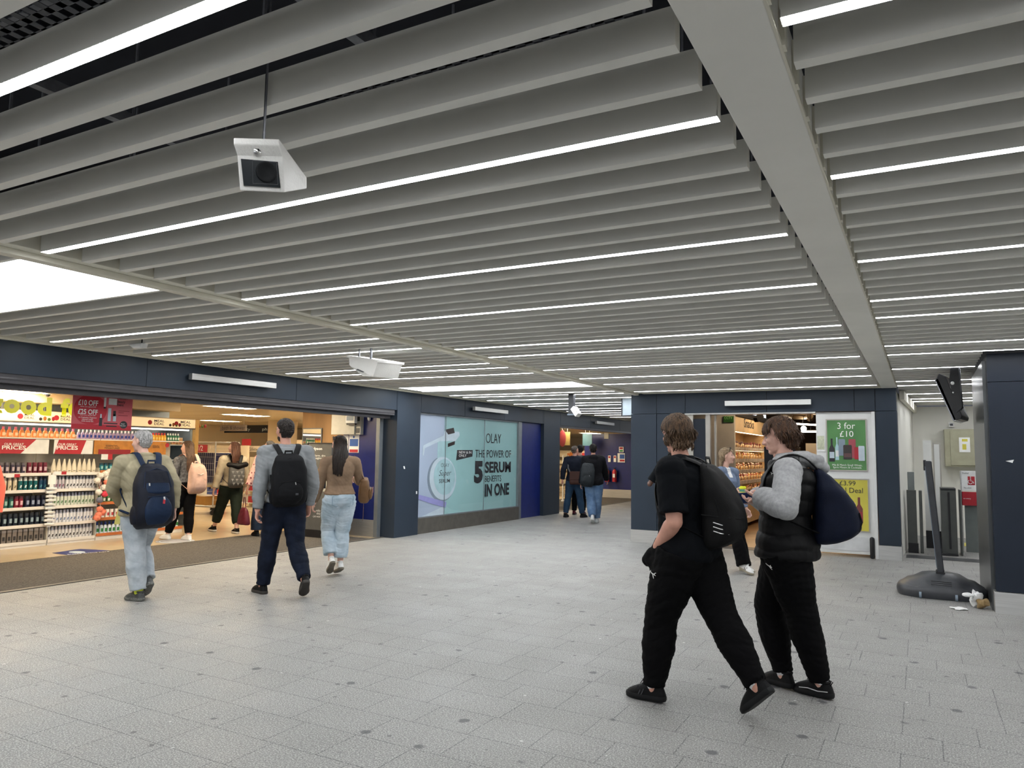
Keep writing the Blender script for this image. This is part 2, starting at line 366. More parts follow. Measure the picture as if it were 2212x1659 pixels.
# ================================================================ ceiling
struct('ceiling_slab', MB().box(-8.6, 6, -4.2, 32, 3.35, 3.45), m_void)
struct('wall_plenum', MB().box(-8.62, -8.55, -7, 32, 2.66, 3.35), m_void)
P0, PITCH, SW, SH = 2.384, 0.2397, 0.048, 0.112
def bay(x0, x1, k0, k1, leds, desc, skip=(), x1f=None, where=''):
    c = scell('ceiling_bay'); n = 0; order = 0
    base = {}
    for k in range(k0, k1 + 1):
        y = P0 + PITCH * k - SW / 2
        if any(a <= y <= b for a, b in skip): continue
        xe = x1f(y) if x1f else x1
        key = round(xe, 3)
        if k in leds: continue
        if key not in base:
            o = MB().box(x0, xe, 0, SW, ZC, ZC + SH).build('baffle', m_paint, None, loc=(0, 0, 0)); base[key] = o
        else:
            o = base[key].copy(); COL.objects.link(o)
        o.location = (0, y, 0); o.parent = c
    for i, k in enumerate(sorted(leds)):
        y = P0 + PITCH * k - SW / 2; xe = x1f(y) if x1f else x1
        t = empty('strip_light', ((x0 + xe) / 2, y + SW / 2, ZC))
        MB().box(x0, xe, y, y + SW, ZC + 0.022, ZC + SH).box(x0, xe, y, y + 0.002, ZC + 0.001, ZC + 0.022).box(x0, xe, y + SW - 0.002, y + SW, ZC + 0.001, ZC + 0.022).box(x0, x0 + 0.002, y, y + SW, ZC + 0.001, ZC + 0.022).box(xe - 0.002, xe, y, y + SW, ZC + 0.001, ZC + 0.022).build('housing', m_paint, t)
        MB().box(x0 + 0.0025, xe - 0.0025, y + 0.002, y + SW - 0.002, ZC + 0.0005, ZC + 0.021).build('diffuser', m_led, t)
        tag(t, 'white LED strip light, %s in the %s' % ('nearest the camera' if i == 0 else ORD[i] + ' from the camera', desc), 'strip light', 'LED strips in the ' + desc)
    return c
ORD = ['nearest'] + [s for s in ('second,third,fourth,fifth,sixth,seventh,eighth,ninth,tenth,eleventh,twelfth,thirteenth,fourteenth,fifteenth,sixteenth,seventeenth,eighteenth').split(',')]
bay(-4.366, -0.545, -9, 43, {-5, 0, 6, 11, 18, 21, 27, 32, 36, 42}, 'middle bay of the slatted ceiling')
SKIPL = ((2.36, 3.36), (10.35, 11.30))
bay(-8.06, -4.565, -10, 84, {9, 14, 17, 23, 25, 28, 41, 43, 47, 52, 55, 60, 64, 68, 72, 77}, 'left bay of the slatted ceiling', SKIPL)
bay(-0.277, 4.9, -9, 63, {-2, 3, 9, 14, 17, 24, 27, 33, 40, 43, 50, 55, 58}, 'right bay of the slatted ceiling', x1f=lambda y: 4.9 if not 9.0 < y < 11.3 else 0.60)
# backlit panels
def lpanel(y0, y1, xj, label):
    t = empty('ceiling_light_panel', (-6.3, (y0+y1)/2, ZC), label, 'ceiling light', 'backlit ceiling panels')
    fr = MB()
    for a, b in zip(xj, xj[1:]):
        MB().box(a + 0.008, b - 0.008, y0, y1, ZC + 0.015, ZC + 0.035).build('diffuser', m_panel, t)
        fr.box(a - 0.008, a + 0.008, y0, y1, ZC + 0.012, ZC + 0.10)
    fr.box(xj[0], xj[-1], y0 - 0.03, y0, ZC, ZC + 0.11).box(xj[0], xj[-1], y1, y1 + 0.03, ZC, ZC + 0.11).box(xj[0], xj[-1], y0, y1, ZC + 0.04, ZC + 0.11)
    fr.build('frame', m_paint, t)
lpanel(2.40, 3.33, [-8.05, -6.90, -5.735, -4.57], 'large glowing white ceiling panel above left shop, nearest the camera')
lpanel(10.42, 11.26, [-8.05, -6.90, -5.735, -4.57], 'glowing white ceiling panel in front of the aqua shop window')
# divider rail, wall trim, main beam
tr = scell('ceiling_trim')
struct('divider_rail', MB().box(-4.56, -4.385, -4, 28, ZC + 0.012, ZC + 0.15).box(-4.56, -4.475, -4, 28, ZC - 0.022, ZC + 0.012), m_cream, tr, 0.004)
struct('wall_rail', MB().box(-8.32, -8.075, -4, 31, ZC + 0.012, ZC + 0.15).box(-8.32, -8.26, -4, 31, ZC - 0.006, ZC + 0.012), m_cream, tr, 0.003)
struct('end_rail', MB().box(-4.38, -0.5, 12.86, 13.0, ZC + 0.0, ZC + 0.14), m_cream, tr, 0.003)
bm_ = scell('ceiling_beam')
struct('beam_casing', MB().box(-0.505, -0.300, -3, 13.0, ZC - 0.002, ZC + 0.16), m_paint, bm_, 0.003)
rb = MB().box(-0.300, -0.292, -3, 13.0, ZC - 0.002, ZC + 0.012)
for k in range(-16, 45): rb.box(-0.300, -0.284, P0 + PITCH*k - 0.13, P0 + PITCH*k - 0.09, ZC + 0.0, ZC + 0.14)
struct('beam_ribs', rb, m_cream, bm_)
# services in the dark space above
m_tray = mat('painted cable tray', (0.10, 0.105, 0.12), 0.5, 0.3, var=0.2, scale=10)
def tray(y0, x0, x1, w, z, label):
    mb = MB(); n = int((x1 - x0) / 0.06); h = 0.03
    for s_ in (0, w): mb.box(x0, x1, y0 + s_, y0 + s_ + 0.003, z, z + 0.05)
    rows = max(1, int(w / 0.06)); ry = w / rows
    for r in range(rows + 1): mb.box(x0, x1, y0 + r*ry - 0.012 + (0.012 if r == 0 else 0), y0 + r*ry + 0.012, z, z + 0.002)
    for i in range(n): mb.box(x0 + i*0.06, x0 + i*0.06 + 0.028, y0, y0 + w, z, z + 0.002)
    o = mb.build('cable_tray', m_tray); tag(o, label, 'cable tray', 'cable trays above the baffles')
tray(1.14, -3.6, 1.0, 0.12, 2.86, 'perforated steel cable tray above the baffles by the hanging camera')
tray(0.50, -2.2, 0.4, 0.20, 2.90, 'wide perforated metal cable tray above baffles at top left corner')
tray(1.98, -1.9, -0.7, 0.10, 2.84, 'narrow perforated cable tray above the baffles near the broad beam')
for i_, (u_, v_) in enumerate([(150, 22), (60, 66), (-30, 110)]):
    c_ = pz(u_, v_, 2.97); t_ = empty('fixing_plate', c_, 'pale perforated fixing plate above the baffles at top left, %s from the left' % ['third', 'second', 'first'][i_], 'ceiling plate')
    MB().box(c_.x - 0.10, c_.x + 0.10, c_.y - 0.07, c_.y + 0.07, 2.97, 2.974).build('plate', mat('pale zinc plate', (0.30, 0.31, 0.34), 0.5), t_)
    for a_, b_ in ((-0.05, -0.03), (0.05, -0.03), (-0.05, 0.03), (0.05, 0.03)): MB().box(c_.x + a_ - 0.012, c_.x + a_ + 0.012, c_.y + b_ - 0.010, c_.y + b_ + 0.010, 2.968, 2.970).build('hole', m_void, t_)
    MB().bar((c_.x, c_.y, 2.974), (c_.x, c_.y, 3.35), 0.01).build('rod', m_galv, t_)
st = MB()
for x in (-2.9, -1.6, -0.9): st.bar((x, -1, 2.93), (x, 6, 2.93), 0.04, 0.05)
tag(st.build('support_channel', m_galv), 'steel support channels running above the baffles', 'ceiling support', kind='structure')
tr_ = MB()
for i in range(8):
    x = -2.6 + i * 0.3; tr_.bar((x, 0.85, 3.0), (x + 0.15, 0.85, 3.3), 0.03).bar((x + 0.15, 0.85, 3.3), (x + 0.3, 0.85, 3.0), 0.03)
tr_.bar((-2.7, 0.85, 3.0), (0.1, 0.85, 3.0), 0.05).bar((-2.7, 0.85, 3.3), (0.1, 0.85, 3.3), 0.05)
tag(tr_.build('roof_truss', m_void), 'black lattice steel truss above the nearest strip light', 'truss', kind='structure')
hg = MB()
for k in range(-6, 12, 2):
    for x in (-3.6, -2.9, -1.6, -0.8): hg.bar((x, P0 + PITCH*k, ZC + SH), (x, P0 + PITCH*k, 3.35), 0.008)
tag(hg.build('hanger_rods', m_galv), kind='structure')
# ================================================================ fixtures on the long shop front
m_txtw = mat('white lettering', (0.85, 0.85, 0.83), 0.5); m_txtk = mat('black lettering', (0.02, 0.02, 0.025), 0.5)
m_red = mat('crimson print', (0.42, 0.018, 0.03), 0.45, var=0.04); m_redd = mat('dark red print', (0.26, 0.01, 0.02), 0.45)
def lit_bar(y0, y1, z0, z1, label):
    t = empty('sign_light', (XS + 0.08, (y0+y1)/2, z0), label, 'fascia light', 'steel light bars on the left header')
    MB().box(XS + 0.05, XS + 0.12, y0, y1, z0, z1).build('housing', m_steel, t, 0.004)
    MB().box(XS, XS + 0.05, y0 + 0.2, y0 + 0.26, z0 + 0.02, z1 - 0.02).build('bracket', m_black, t)
    MB().box(XS, XS + 0.05, y1 - 0.26, y1 - 0.2, z0 + 0.02, z1 - 0.02).build('bracket', m_black, t)
lit_bar(6.42, 7.86, 2.435, 2.515, 'long brushed steel light bar on the header over the wide shop opening')
lit_bar(13.42, 14.86, 2.435, 2.515, 'brushed steel light bar on the header above the aqua window display')
lit_bar(20.2, 21.6, 2.435, 2.515, 'brushed steel light bar on the header over the far shop entrance')
# --- aqua window display
XG = -8.40
W = scell('window_1')
m_aqua = mat('aqua printed film', sr(150, 190, 192), 0.35, var=0.05, scale=0.6); m_lav = mat('pale lavender printed film', sr(168, 182, 203), 0.35, var=0.05, scale=0.8)
struct('display_panel', MB().box(XG - 0.04, XG - 0.02, 12.60, 15.70, 0.30, 2.29), m_aqua, W)
struct('display_panel', MB().box(XG - 0.04, XG - 0.02, 11.63, 12.59, 0.30, 2.29), m_lav, W)
m_glass = mat('clear glass', (1, 1, 1), 0.02, trans=1.0)
fr = MB()
for y in (12.595, 14.13): fr.box(XG + 0.001, XG + 0.012, y - 0.004, y + 0.004, 0.3, 2.29)
fr.box(XG - 0.02, XG + 0.03, 15.68, 15.72, 0.29, 2.3).box(XG - 0.02, XG + 0.02, 11.62, 15.7, 2.27, 2.30).box(XG - 0.02, XG + 0.03, 11.62, 15.7, 0.285, 0.31)
struct('window_frame', fr, m_doorsteel, W)
def film():
    m = bpy.data.materials.new('reflective shop glass'); m.use_nodes = True; nt = m.node_tree; b = nt.nodes['Principled BSDF']
    g = nt.nodes.new('ShaderNodeBsdfGlossy'); g.inputs['Roughness'].default_value = 0.03; t = nt.nodes.new('ShaderNodeBsdfTransparent')
    f = nt.nodes.new('ShaderNodeFresnel'); f.inputs[0].default_value = 1.5; mx = nt.nodes.new('ShaderNodeMixShader')
    ge = nt.nodes.new('ShaderNodeNewGeometry'); iv = nt.nodes.new('ShaderNodeMath'); iv.operation = 'SUBTRACT'; iv.inputs[0].default_value = 1.0; nt.links.new(ge.outputs['Backfacing'], iv.inputs[1])
    mu = nt.nodes.new('ShaderNodeMath'); mu.operation = 'MULTIPLY'; nt.links.new(iv.outputs[0], mu.inputs[0]); nt.links.new(f.outputs[0], mu.inputs[1])
    nt.links.new(mu.outputs[0], mx.inputs[0]); nt.links.new(t.outputs[0], mx.inputs[1]); nt.links.new(g.outputs[0], mx.inputs[2])
    nt.links.new(mx.outputs[0], nt.nodes['Material Output'].inputs[0]); return m
m_pane = film()
struct('pane', MB().box(XG, XG + 0.004, 11.64, 15.68, 0.31, 2.27), m_pane, W)
AD = empty('window_advert', (XG, 13.6, 0.3), 'aqua skincare poster with a pump bottle and serum slogan in shop window', 'advert')
XA = XG - 0.018
def Z(u, v, dx=0.0): return px(880 + u / 4.254, 840 + v / 4.254, XA + dx)
def flat(pts, m, nm='print', t=0.002, dx=0.0, parent=AD):
    return MB().prism([Z(u, v, dx) for u, v in pts], (t, 0, 0)).build(nm, m, parent)
def blob(cu, cv, ru, rv, m, nm='print', t=0.002, dx=0.0, n=40, parent=AD):
    return flat([(cu + ru*math.cos(2*math.pi*i/n), cv + rv*math.sin(2*math.pi*i/n)) for i in range(n)], m, nm, t, dx, parent)
m_p1 = mat('pale silver print', sr(190, 205, 215), 0.4); m_p2 = mat('aqua white print', sr(165, 198, 205), 0.4); m_p3 = mat('mid grey print', sr(125, 140, 155), 0.4); m_p4 = mat('lavender print', sr(150, 150, 205), 0.4); m_p5 = mat('brown black print', sr(50, 42, 40), 0.35)
blob(313, 830, 130, 205, m_p3, 'bottle_print'); blob(325, 822, 122, 198, m_p1, 'bottle_print', dx=0.0015); blob(340, 810, 98, 165, m_p2, 'bottle_print', dx=0.003)
flat([(278, 470), (340, 450), (345, 640), (275, 640)], m_p2, 'bottle_neck_print', dx=0.001)
flat([(145, 520), (330, 430), (345, 385), (475, 395), (480, 430), (440, 480), (300, 480), (160, 545), (150, 612), (138, 612)], m_p1, 'pump_print', dx=0.003)
flat([(345, 375), (425, 357), (435, 405), (375, 420)], m_p5, 'cap_print', dx=0.0045); flat([(372, 503), (437, 480), (434, 512), (372, 535)], m_p5, 'cap_print', dx=0.0045)
flat([(104, 972), (230, 1005), (358, 1040), (350, 1090), (220, 1055), (100, 1015)], m_p4, 'ribbon_print', dx=0.005)
flat([(97, 1190), (330, 1080), (338, 1160), (97, 1195)], m_p1, 'table_print', dx=0.001)
def at(name, txt, b, bold=0.0, m=m_txtk, **k): return text_px(name, txt, [880 + b[0]/4.254, 840 + b[1]/4.254, 880 + b[2]/4.254, 840 + b[3]/4.254], ('x', XA), m, AD, bold=bold, d=0.006, **k)
at('lettering', 'OLAY', (720, 412, 860, 500), -0.005); at('lettering', 'THE POWER OF', (622, 562, 950, 632)); at('lettering', '5', (612, 662, 692, 868), 0.06)
at('lettering', 'SERUM', (710, 668, 948, 770), 0.035); at('lettering', 'BENEFITS', (710, 796, 860, 852)); at('lettering', 'IN ONE', (710, 868, 932, 982), 0.035)
at('lettering', 'OLAY', (307, 684, 382, 718), -0.01); at('lettering', 'Super', (287, 745, 400, 815), -0.005, shear=0.4); at('lettering', 'SERUM', (288, 828, 388, 863), 0.01)
flat([(458, 562), (600, 562), (597, 622), (448, 657)], m_txtk, 'badge', dx=0.001)
at('lettering', 'NEW & IN\nONLY', (472, 572, 585, 625), 0.0, m_txtw, align='LEFT')
# --- signs on the blue entrance returns
m_paper = mat('white paper notice', (0.75, 0.76, 0.76), 0.6); m_bluep = mat('mid blue print', (0.02, 0.09, 0.35), 0.5); m_greyb = mat('light grey enamel', (0.46, 0.45, 0.40), 0.45)
def notice(y, u0, v0, u1, v1, blocks, name, label, cat='notice', base=None):
    a, b = py(u0, v0, y), py(u1, v1, y); t = empty(name, ((a.x+b.x)/2, y, b.z), label, cat)
    MB().box(a.x, b.x, y - 0.006, y, a.z, b.z).build('backing', base or m_paper, t)
    W_, H_ = b.x - a.x, b.z - a.z
    for (fx0, fz0, fx1, fz1, m) in blocks:
        MB().box(a.x + W_*fx0, a.x + W_*fx1, y - 0.008, y - 0.006, a.z + H_*fz0, a.z + H_*fz1).build('print', m, t)
    return t
YB = 10.87
nt_ = notice(YB, 755, 939, 775, 978, [(0.08, 0.24, 0.92, 0.64, m_bluep), (0.08, 0.82, 0.92, 0.98, m_red)], 'fire_action_notice', 'fire action notice with blue and red bands on the blue wall')
blk = MB(); c = py(765, 944, YB)
MB().lathe((c.x, YB - 0.009, c.z), [(0.0, 0), (0.022, 0), (0.022, 0.002), (0, 0.002)], 16, (0, -1, 0)).build('print', m_bluep, nt_)
notice(YB, 742, 940, 752, 975, [(0.3, 0.25, 0.7, 0.5, m_p3)], 'door_notice', 'small grey printed notice below the grey wall box')
a, b = py(726, 896, YB), py(785, 939, YB)
t = empty('electrical_cabinet', ((a.x+b.x)/2, YB, b.z), 'light grey metal cabinet high on the blue entrance wall', 'wall box')
MB().box(a.x, b.x - 0.12, YB - 0.12, YB, b.z, a.z).box(a.x, b.x - 0.0, YB - 0.10, YB, a.z, 2.30).build('body', m_greyb, t, 0.004)
v = MB().box(b.x - 0.118, b.x, YB - 0.09, YB, b.z, a.z).build('side_panel', m_greyb, t, 0.003)
MB().box(b.x - 0.1, b.x - 0.02, YB - 0.095, YB - 0.09, a.z - 0.13, a.z - 0.04).box(b.x - 0.1, b.x - 0.02, YB - 0.095, YB - 0.09, b.z + 0.03, b.z + 0.12).build('vent', m_dgrey, v)
a, b = py(752, 895, YB - 0.13), py(771, 918, YB - 0.13)
t = empty('alarm_sounder', ((a.x+b.x)/2, YB - 0.13, b.z), 'white alarm sounder fixed on the grey metal cabinet', 'alarm')
MB().box(a.x, b.x, YB - 0.20, YB - 0.12, b.z + 0.03, a.z).build('body', m_white, t, 0.008)
MB().box(a.x + 0.03, b.x - 0.03, YB - 0.205, YB - 0.199, a.z - 0.12, a.z - 0.04).build('speaker_grille', m_p3, t); MB().box(a.x + 0.01, b.x - 0.01, YB - 0.18, YB - 0.13, b.z, b.z + 0.03).build('lower_housing', m_black, t)
c = py(800, 899, YB)
t = empty('motion_sensor', (c.x, YB, c.z - 0.07), 'small white motion sensor with blue light on blue wall', 'sensor')
MB().tube([(c.x, YB - 0.03, c.z - 0.06), (c.x, YB - 0.035, c.z), (c.x, YB - 0.03, c.z + 0.06)], [0.03, 0.036, 0.03], 14, rcap=True).build('body', m_white, t)
MB().ell((c.x - 0.005, YB - 0.063, c.z + 0.01), (0.014, 0.008, 0.014), nu=10, nv=6).build('indicator', mat('blue indicator light', (0.2, 0.3, 1), 0.4, emis=((0.25, 0.3, 1.0), 2.0)), t)
# timber end panel with framed mirror behind it
a = py(655, 888, 11.1); b = py(728, 1150, 11.1)
m_wood = mat('warm oak veneer', (0.28, 0.16, 0.07), 0.5, var=0.2, scale=3, stretch=(1, 1, 0.1))
struct('wall_shop_timber', MB().box(a.x, b.x + 0.1, 11.1, 11.16, 0, 2.44), m_wood)
a = py(656, 927, 11.08); b = py(693, 958, 11.08)
t = empty('wall_mirror', ((a.x+b.x)/2, 11.08, b.z), 'framed mirror on the timber panel behind the appliance stand', 'mirror')
MB().box(a.x, b.x, 11.07, 11.09, b.z, a.z).build('glass', mat('mirror', (0.85, 0.82, 0.75), 0.03, 1.0, var=0.01), t)
MB().box(a.x - 0.02, b.x + 0.02, 11.072, 11.095, b.z - 0.02, b.z).box(a.x - 0.02, b.x + 0.02, 11.072, 11.095, a.z, a.z + 0.02).box(a.x - 0.02, a.x, 11.072, 11.095, b.z, a.z).box(b.x, b.x + 0.02, 11.072, 11.095, b.z, a.z).build('frame', m_doorsteel, t)
# appliance display stand
YD = 10.15
t = empty('display_stand', (-9.5, YD, 0), 'grey appliance display stand with white lettering inside the shop entrance', 'display stand')
a = py(667, 958, YD); b = py(716, 1011, YD); gx0, gx1 = a.x, -9.18
m_gcard = mat('grey printed card', (0.10, 0.10, 0.095), 0.45, var=0.2, scale=3)
MB().box(gx0, gx1, YD, YD + 0.04, 1.22, a.z).build('header_card', m_gcard, t); MB().box(gx0 - 0.02, gx0, YD - 0.01, YD + 0.05, 0.1, a.z + 0.01).box(gx0 - 0.02, gx1 + 0.02, YD - 0.01, YD + 0.05, a.z, a.z + 0.015).build('frame', m_black, t)
MB().box(gx0, gx1, YD, YD + 0.45, 0.14, 0.82).build('body', m_gcard, t); MB().box(gx0 - 0.02, gx1 + 0.02, YD - 0.02, YD + 0.47, 0.0, 0.14).build('plinth', m_black, t)
MB().box(gx0, gx1, YD, YD + 0.45, 0.82, 0.86).box(gx0, gx1, YD + 0.4, YD + 0.45, 0.86, 1.22).build('counter', m_greyb, t)
text_px('lettering', 'dyson', (677, 966, 696, 974), ('y', YD), m_txtw, t, bold=0.02); text_px('lettering', 'Warm, dry\nstraighten', (675, 982, 703, 993), ('y', YD), m_txtw, t, align='LEFT')
text_px('lettering', 'visibly\nshiny\n- just wow', (675, 1100, 692, 1119), ('y', YD), m_txtw, t, align='RIGHT')
for i in range(3):
    MB().lathe((gx0 + 0.1 + i*0.12, YD + 0.2, 0.862), [(0.03, 0), (0.03, 0.12), (0.02, 0.15), (0.012, 0.24), (0, 0.24)], 12).build('sample_appliance', [m_p1, m_black, m_p4][i], t)
# notices and extinguishers at the far entrance
YE = 25.58
for i, (u, lab) in enumerate([(1311.5, 'red fire extinguisher on the far blue wall, left one of two'), (1327.5, 'red fire extinguisher on the far blue wall, right one of two')]):
    a, b = py(u, 1009, YE - 0.1), py(u, 1041, YE - 0.1)
    t = empty('fire_extinguisher', (a.x, YE - 0.1, b.z), lab, 'fire extinguisher', 'extinguishers on the far blue wall')
    H_ = a.z - b.z; MB().lathe((a.x, YE - 0.1, b.z), [(0.0, 0), (0.075, 0.0), (0.08, 0.03), (0.08, H_*0.72), (0.05, H_*0.82), (0.02, H_*0.85), (0, H_*0.85)], 16).build('cylinder', m_red, t)
    MB().lathe((a.x, YE - 0.1, b.z + H_*0.84), [(0.025, 0), (0.025, 0.05), (0, 0.05)], 10).bar((a.x - 0.07, YE - 0.1, b.z + H_*0.95), (a.x + 0.07, YE - 0.1, b.z + H_), 0.02).build('valve', m_black, t)
    MB().tube([(a.x + 0.03, YE - 0.12, b.z + H_*0.9), (a.x + 0.1, YE - 0.13, b.z + H_*0.7), (a.x + 0.085, YE - 0.15, b.z + H_*0.3)], 0.012, 8).build('hose', m_black, t)
    MB().box(a.x - 0.04, a.x + 0.04, YE - 0.185, YE - 0.178, b.z + H_*0.3, b.z + H_*0.55).build('label_sticker', m_paper, t)
notice(YE, 1337, 965, 1347, 977, [(0.15, 0.1, 0.85, 0.45, m_red), (0.15, 0.6, 0.85, 0.9, mat('green print', (0.02, 0.25, 0.06), 0.5))], 'safety_notice', 'small red and green notice above the blue and white one')
notice(YE, 1334, 979, 1350, 999, [(0.3, 0.12, 0.95, 0.6, m_bluep), (0.3, 0.7, 0.95, 0.9, m_red)], 'safety_notice', 'blue, white and red notice beside the fire extinguishers')
notice(YE, 1313.5, 984, 1319, 998, [(0.15, 0.1, 0.85, 0.4, m_red)], 'extinguisher_sign', 'small sign over the left fire extinguisher')
notice(YE, 1325.5, 984, 1331, 998, [(0.15, 0.1, 0.85, 0.4, m_red)], 'extinguisher_sign', 'small sign over the right fire extinguisher')
notice(YE, 1305, 935, 1314.5, 948, [(0.2, 0.2, 0.8, 0.8, m_greyb)], 'wall_sensor', 'cream square sensor at the top of the far blue wall', 'sensor', m_greyb)
# little sticker scraps on pillars
tag(MB().prism([px(871, 1007, XS+0.004), px(874, 1007, XS+0.004), px(875, 1013, XS+0.004), px(872.5, 1013, XS+0.004)], (0.002, 0, 0)).build('sticker', m_paper), 'torn white sticker scrap on the near left pillar', 'sticker')
tag(MB().prism([py(2172, 996, 9.198), py(2190, 993, 9.198), py(2187, 1000, 9.198)], (0, -0.002, 0)).build('sticker', m_paper), 'torn white sticker scrap on the dark right pillar', 'sticker')
tag(MB().prism([px(898.5, 1061, XS+0.004), px(901, 1061, XS+0.004), px(901, 1067, XS+0.004), px(898.5, 1067, XS+0.004)], (0.002, 0, 0)).build('sticker', m_paper), 'small white scrap at the right edge of the left pillar', 'sticker')
# ================================================================ inside the big shop
m_shelfw = mat('white shelf enamel', (0.72, 0.70, 0.66), 0.4, var=0.03); m_backp = mat('cream shelf back', (0.55, 0.52, 0.45), 0.6)
XF = -12.10
LIPS = [0.075, 0.33, 0.60, 0.864, 1.123]
def gondola(y0, y1, label, nb=5, lips=LIPS, ledge=m_shelfw, dark=False, top=1.43):
    t = empty('shelving_unit', (XF - 0.25, (y0+y1)/2, 0), label, 'shelving unit')
    MB().box(XF - 0.50, XF - 0.46, y0, y1, 0, 1.68).build('back_panel', m_backp, t)
    MB().box(XF - 0.45, XF - 0.02, y0 - 0.006, y0 + 0.006, 0, 1.2).build('side_panel', m_backp, t)
    MB().box(XF - 0.46, XF, y0, y1, 0.0, 0.07).build('plinth', m_shelfw, t)
    for z in lips[:nb]:
        s = MB().box(XF - 0.46, XF - 0.004, y0 + 0.005, y1 - 0.005, z - 0.02, z).build('shelf', m_shelfw, t)
        MB().box(XF - 0.004, XF + 0.012, y0 + 0.005, y1 - 0.005, z - 0.035, z + 0.012).build('price_rail', ledge, s)
    MB().box(XF - 0.46, XF - 0.03, y0, y1, 1.66, 1.68).build('top_shelf', m_shelfw, t)
    return t
gondola(4.6, 6.95, 'white shop shelving bay at the left edge with dark tubs and cans')
gondola(6.965, 7.74, 'white shelving bay of spray cans between the tubs and the old man')
gondola(7.755, 9.42, 'shelving bay with orange price rails behind the old man in olive', lips=[0.10, 0.36, 0.62, 0.88, 1.15], ledge=mat('orange price strip', (0.55, 0.17, 0.05), 0.5))
def price_sign(y0, y1, z0, z1, label, gold=False):
    t = empty('header_sign', (XF, (y0+y1)/2, z0), label, 'shop sign', None)
    x = XF - 0.02
    MB().box(x - 0.01, x, y0, y1, z0, z1).build('board', m_paper if not gold else mat('gold orange print', (0.50, 0.20, 0.03), 0.45, var=0.15), t)
    return t, x
t, x = price_sign(5.3, 6.90, 1.43, 1.652, 'red and white prices sign at the left picture edge')
MB().prism([(x, 5.5, 1.43), (x, 6.48, 1.43), (x, 6.70, 1.652), (x, 5.5, 1.652)], (0.002, 0, 0)).build('red_print', m_red, t)
text_px('lettering', 'OUR GREAT', (9, 957, 51, 962), ('x', x), m_txtw, t, bold=0.01, d=0.004); text_px('lettering', 'PRICES', (4, 962.5, 56, 971), ('x', x), m_txtw, t, bold=0.02, d=0.004)
t, x = price_sign(6.98, 7.62, 1.43, 1.655, 'red and white prices sign over the cream bottles')
MB().prism([(x, 6.99, 1.43), (x, 7.42, 1.43), (x, 7.50, 1.655), (x, 7.05, 1.655)], (0.002, 0, 0)).build('red_print', m_red, t)
text_px('lettering', 'OUR GREAT', (126, 957.5, 165, 962.5), ('x', x), m_txtw, t, bold=0.01, d=0.004); text_px('lettering', 'PRICES', (122, 963, 168, 971.5), ('x', x), m_txtw, t, bold=0.02, d=0.004)
t, x = price_sign(7.64, 9.0, 1.43, 1.66, 'gold essential miniatures sign with dark red boxes printed on it', True)
text_px('lettering', 'ESSENTIAL\nMINIATURES', (226, 961, 258, 970), ('x', x), m_txtk, t, d=0.004); text_px('lettering', 'ESSENTIAL', (330, 962, 345, 968), ('x', x), m_txtk, t, d=0.004)
MB().box(x, x + 0.004, 7.72, 8.3, 1.43, 1.51).build('red_print', m_redd, t); MB().lathe((x + 0.004, 8.40, 1.60), [(0.045, 0), (0.045, 0.002), (0, 0.002)], 20, (1, 0, 0)).build('round_print', m_red, t)
MB().lathe((x + 0.004, 9.02, 1.60), [(0.04, 0), (0.04, 0.002), (0, 0.002)], 20, (1, 0, 0)).build('round_print', m_red, t)
# bottles, cans, tubs
def mcol(c, r=0.35): return mat('pack %d %d %d' % c, sr(*c), r, var=0.03)
def product(kind, cols, h, r):
    mb = MB()
    if kind == 'can': mb.lathe((0,0,0), [(0, 0), (r, 0), (r, h*0.72)], 10); mb.use(1).lathe((0,0,0), [(r, h*0.72), (r*0.75, h*0.8), (r*0.7, h), (0, h)], 10); mb.use(2).box(r*0.7, r*1.01, -r*0.35, r*0.35, h*0.30, h*0.40).box(r*0.7, r*1.01, -r*0.5, r*0.1, h*0.20, h*0.30)
    elif kind == 'tub': mb.lathe((0,0,0), [(0, 0), (r, 0), (r*1.02, h*0.3), (r*0.9, h*0.78)], 10); mb.use(1).lathe((0,0,0), [(r*0.92, h*0.78), (r*0.92, h), (0, h)], 10); mb.use(2).box(r*0.3, r*1.03, -r*0.5, r*0.5, h*0.25, h*0.6)
    elif kind == 'curvy': mb.loft([[(q[0]*0.55*w, q[1]*w, z*h) for q in [(math.cos(2*math.pi*k/12), math.sin(2*math.pi*k/12)) for k in range(12)]] for w, z in [(r*0.8, 0), (r, 0.1), (r*1.1, 0.3), (r*0.85, 0.6), (r*0.45, 0.85), (r*0.3, 1.0)]]); mb.use(2).box(r*0.45, r*0.6, -r*0.5, r*0.5, h*0.14, h*0.17)
    elif kind == 'bottle': mb.lathe((0,0,0), [(0, 0), (r, 0), (r, h*0.6), (r*0.5, h*0.75)], 10); mb.use(1).lathe((0,0,0), [(r*0.55, h*0.75), (r*0.5, h), (0, h)], 10); mb.use(2).box(r*0.5, r*1.02, -r*0.6, r*0.6, h*0.15, h*0.45)
    elif kind == 'box': mb.box(-r, r, -r, r, 0, h*0.8); mb.use(1).box(-r, r, -r, r, h*0.8, h); mb.use(2).box(r*0.9, r*1.02, -r*0.6, r*0.6, h*0.2, h*0.5)
    return mb, [mcol(c) for c in cols]
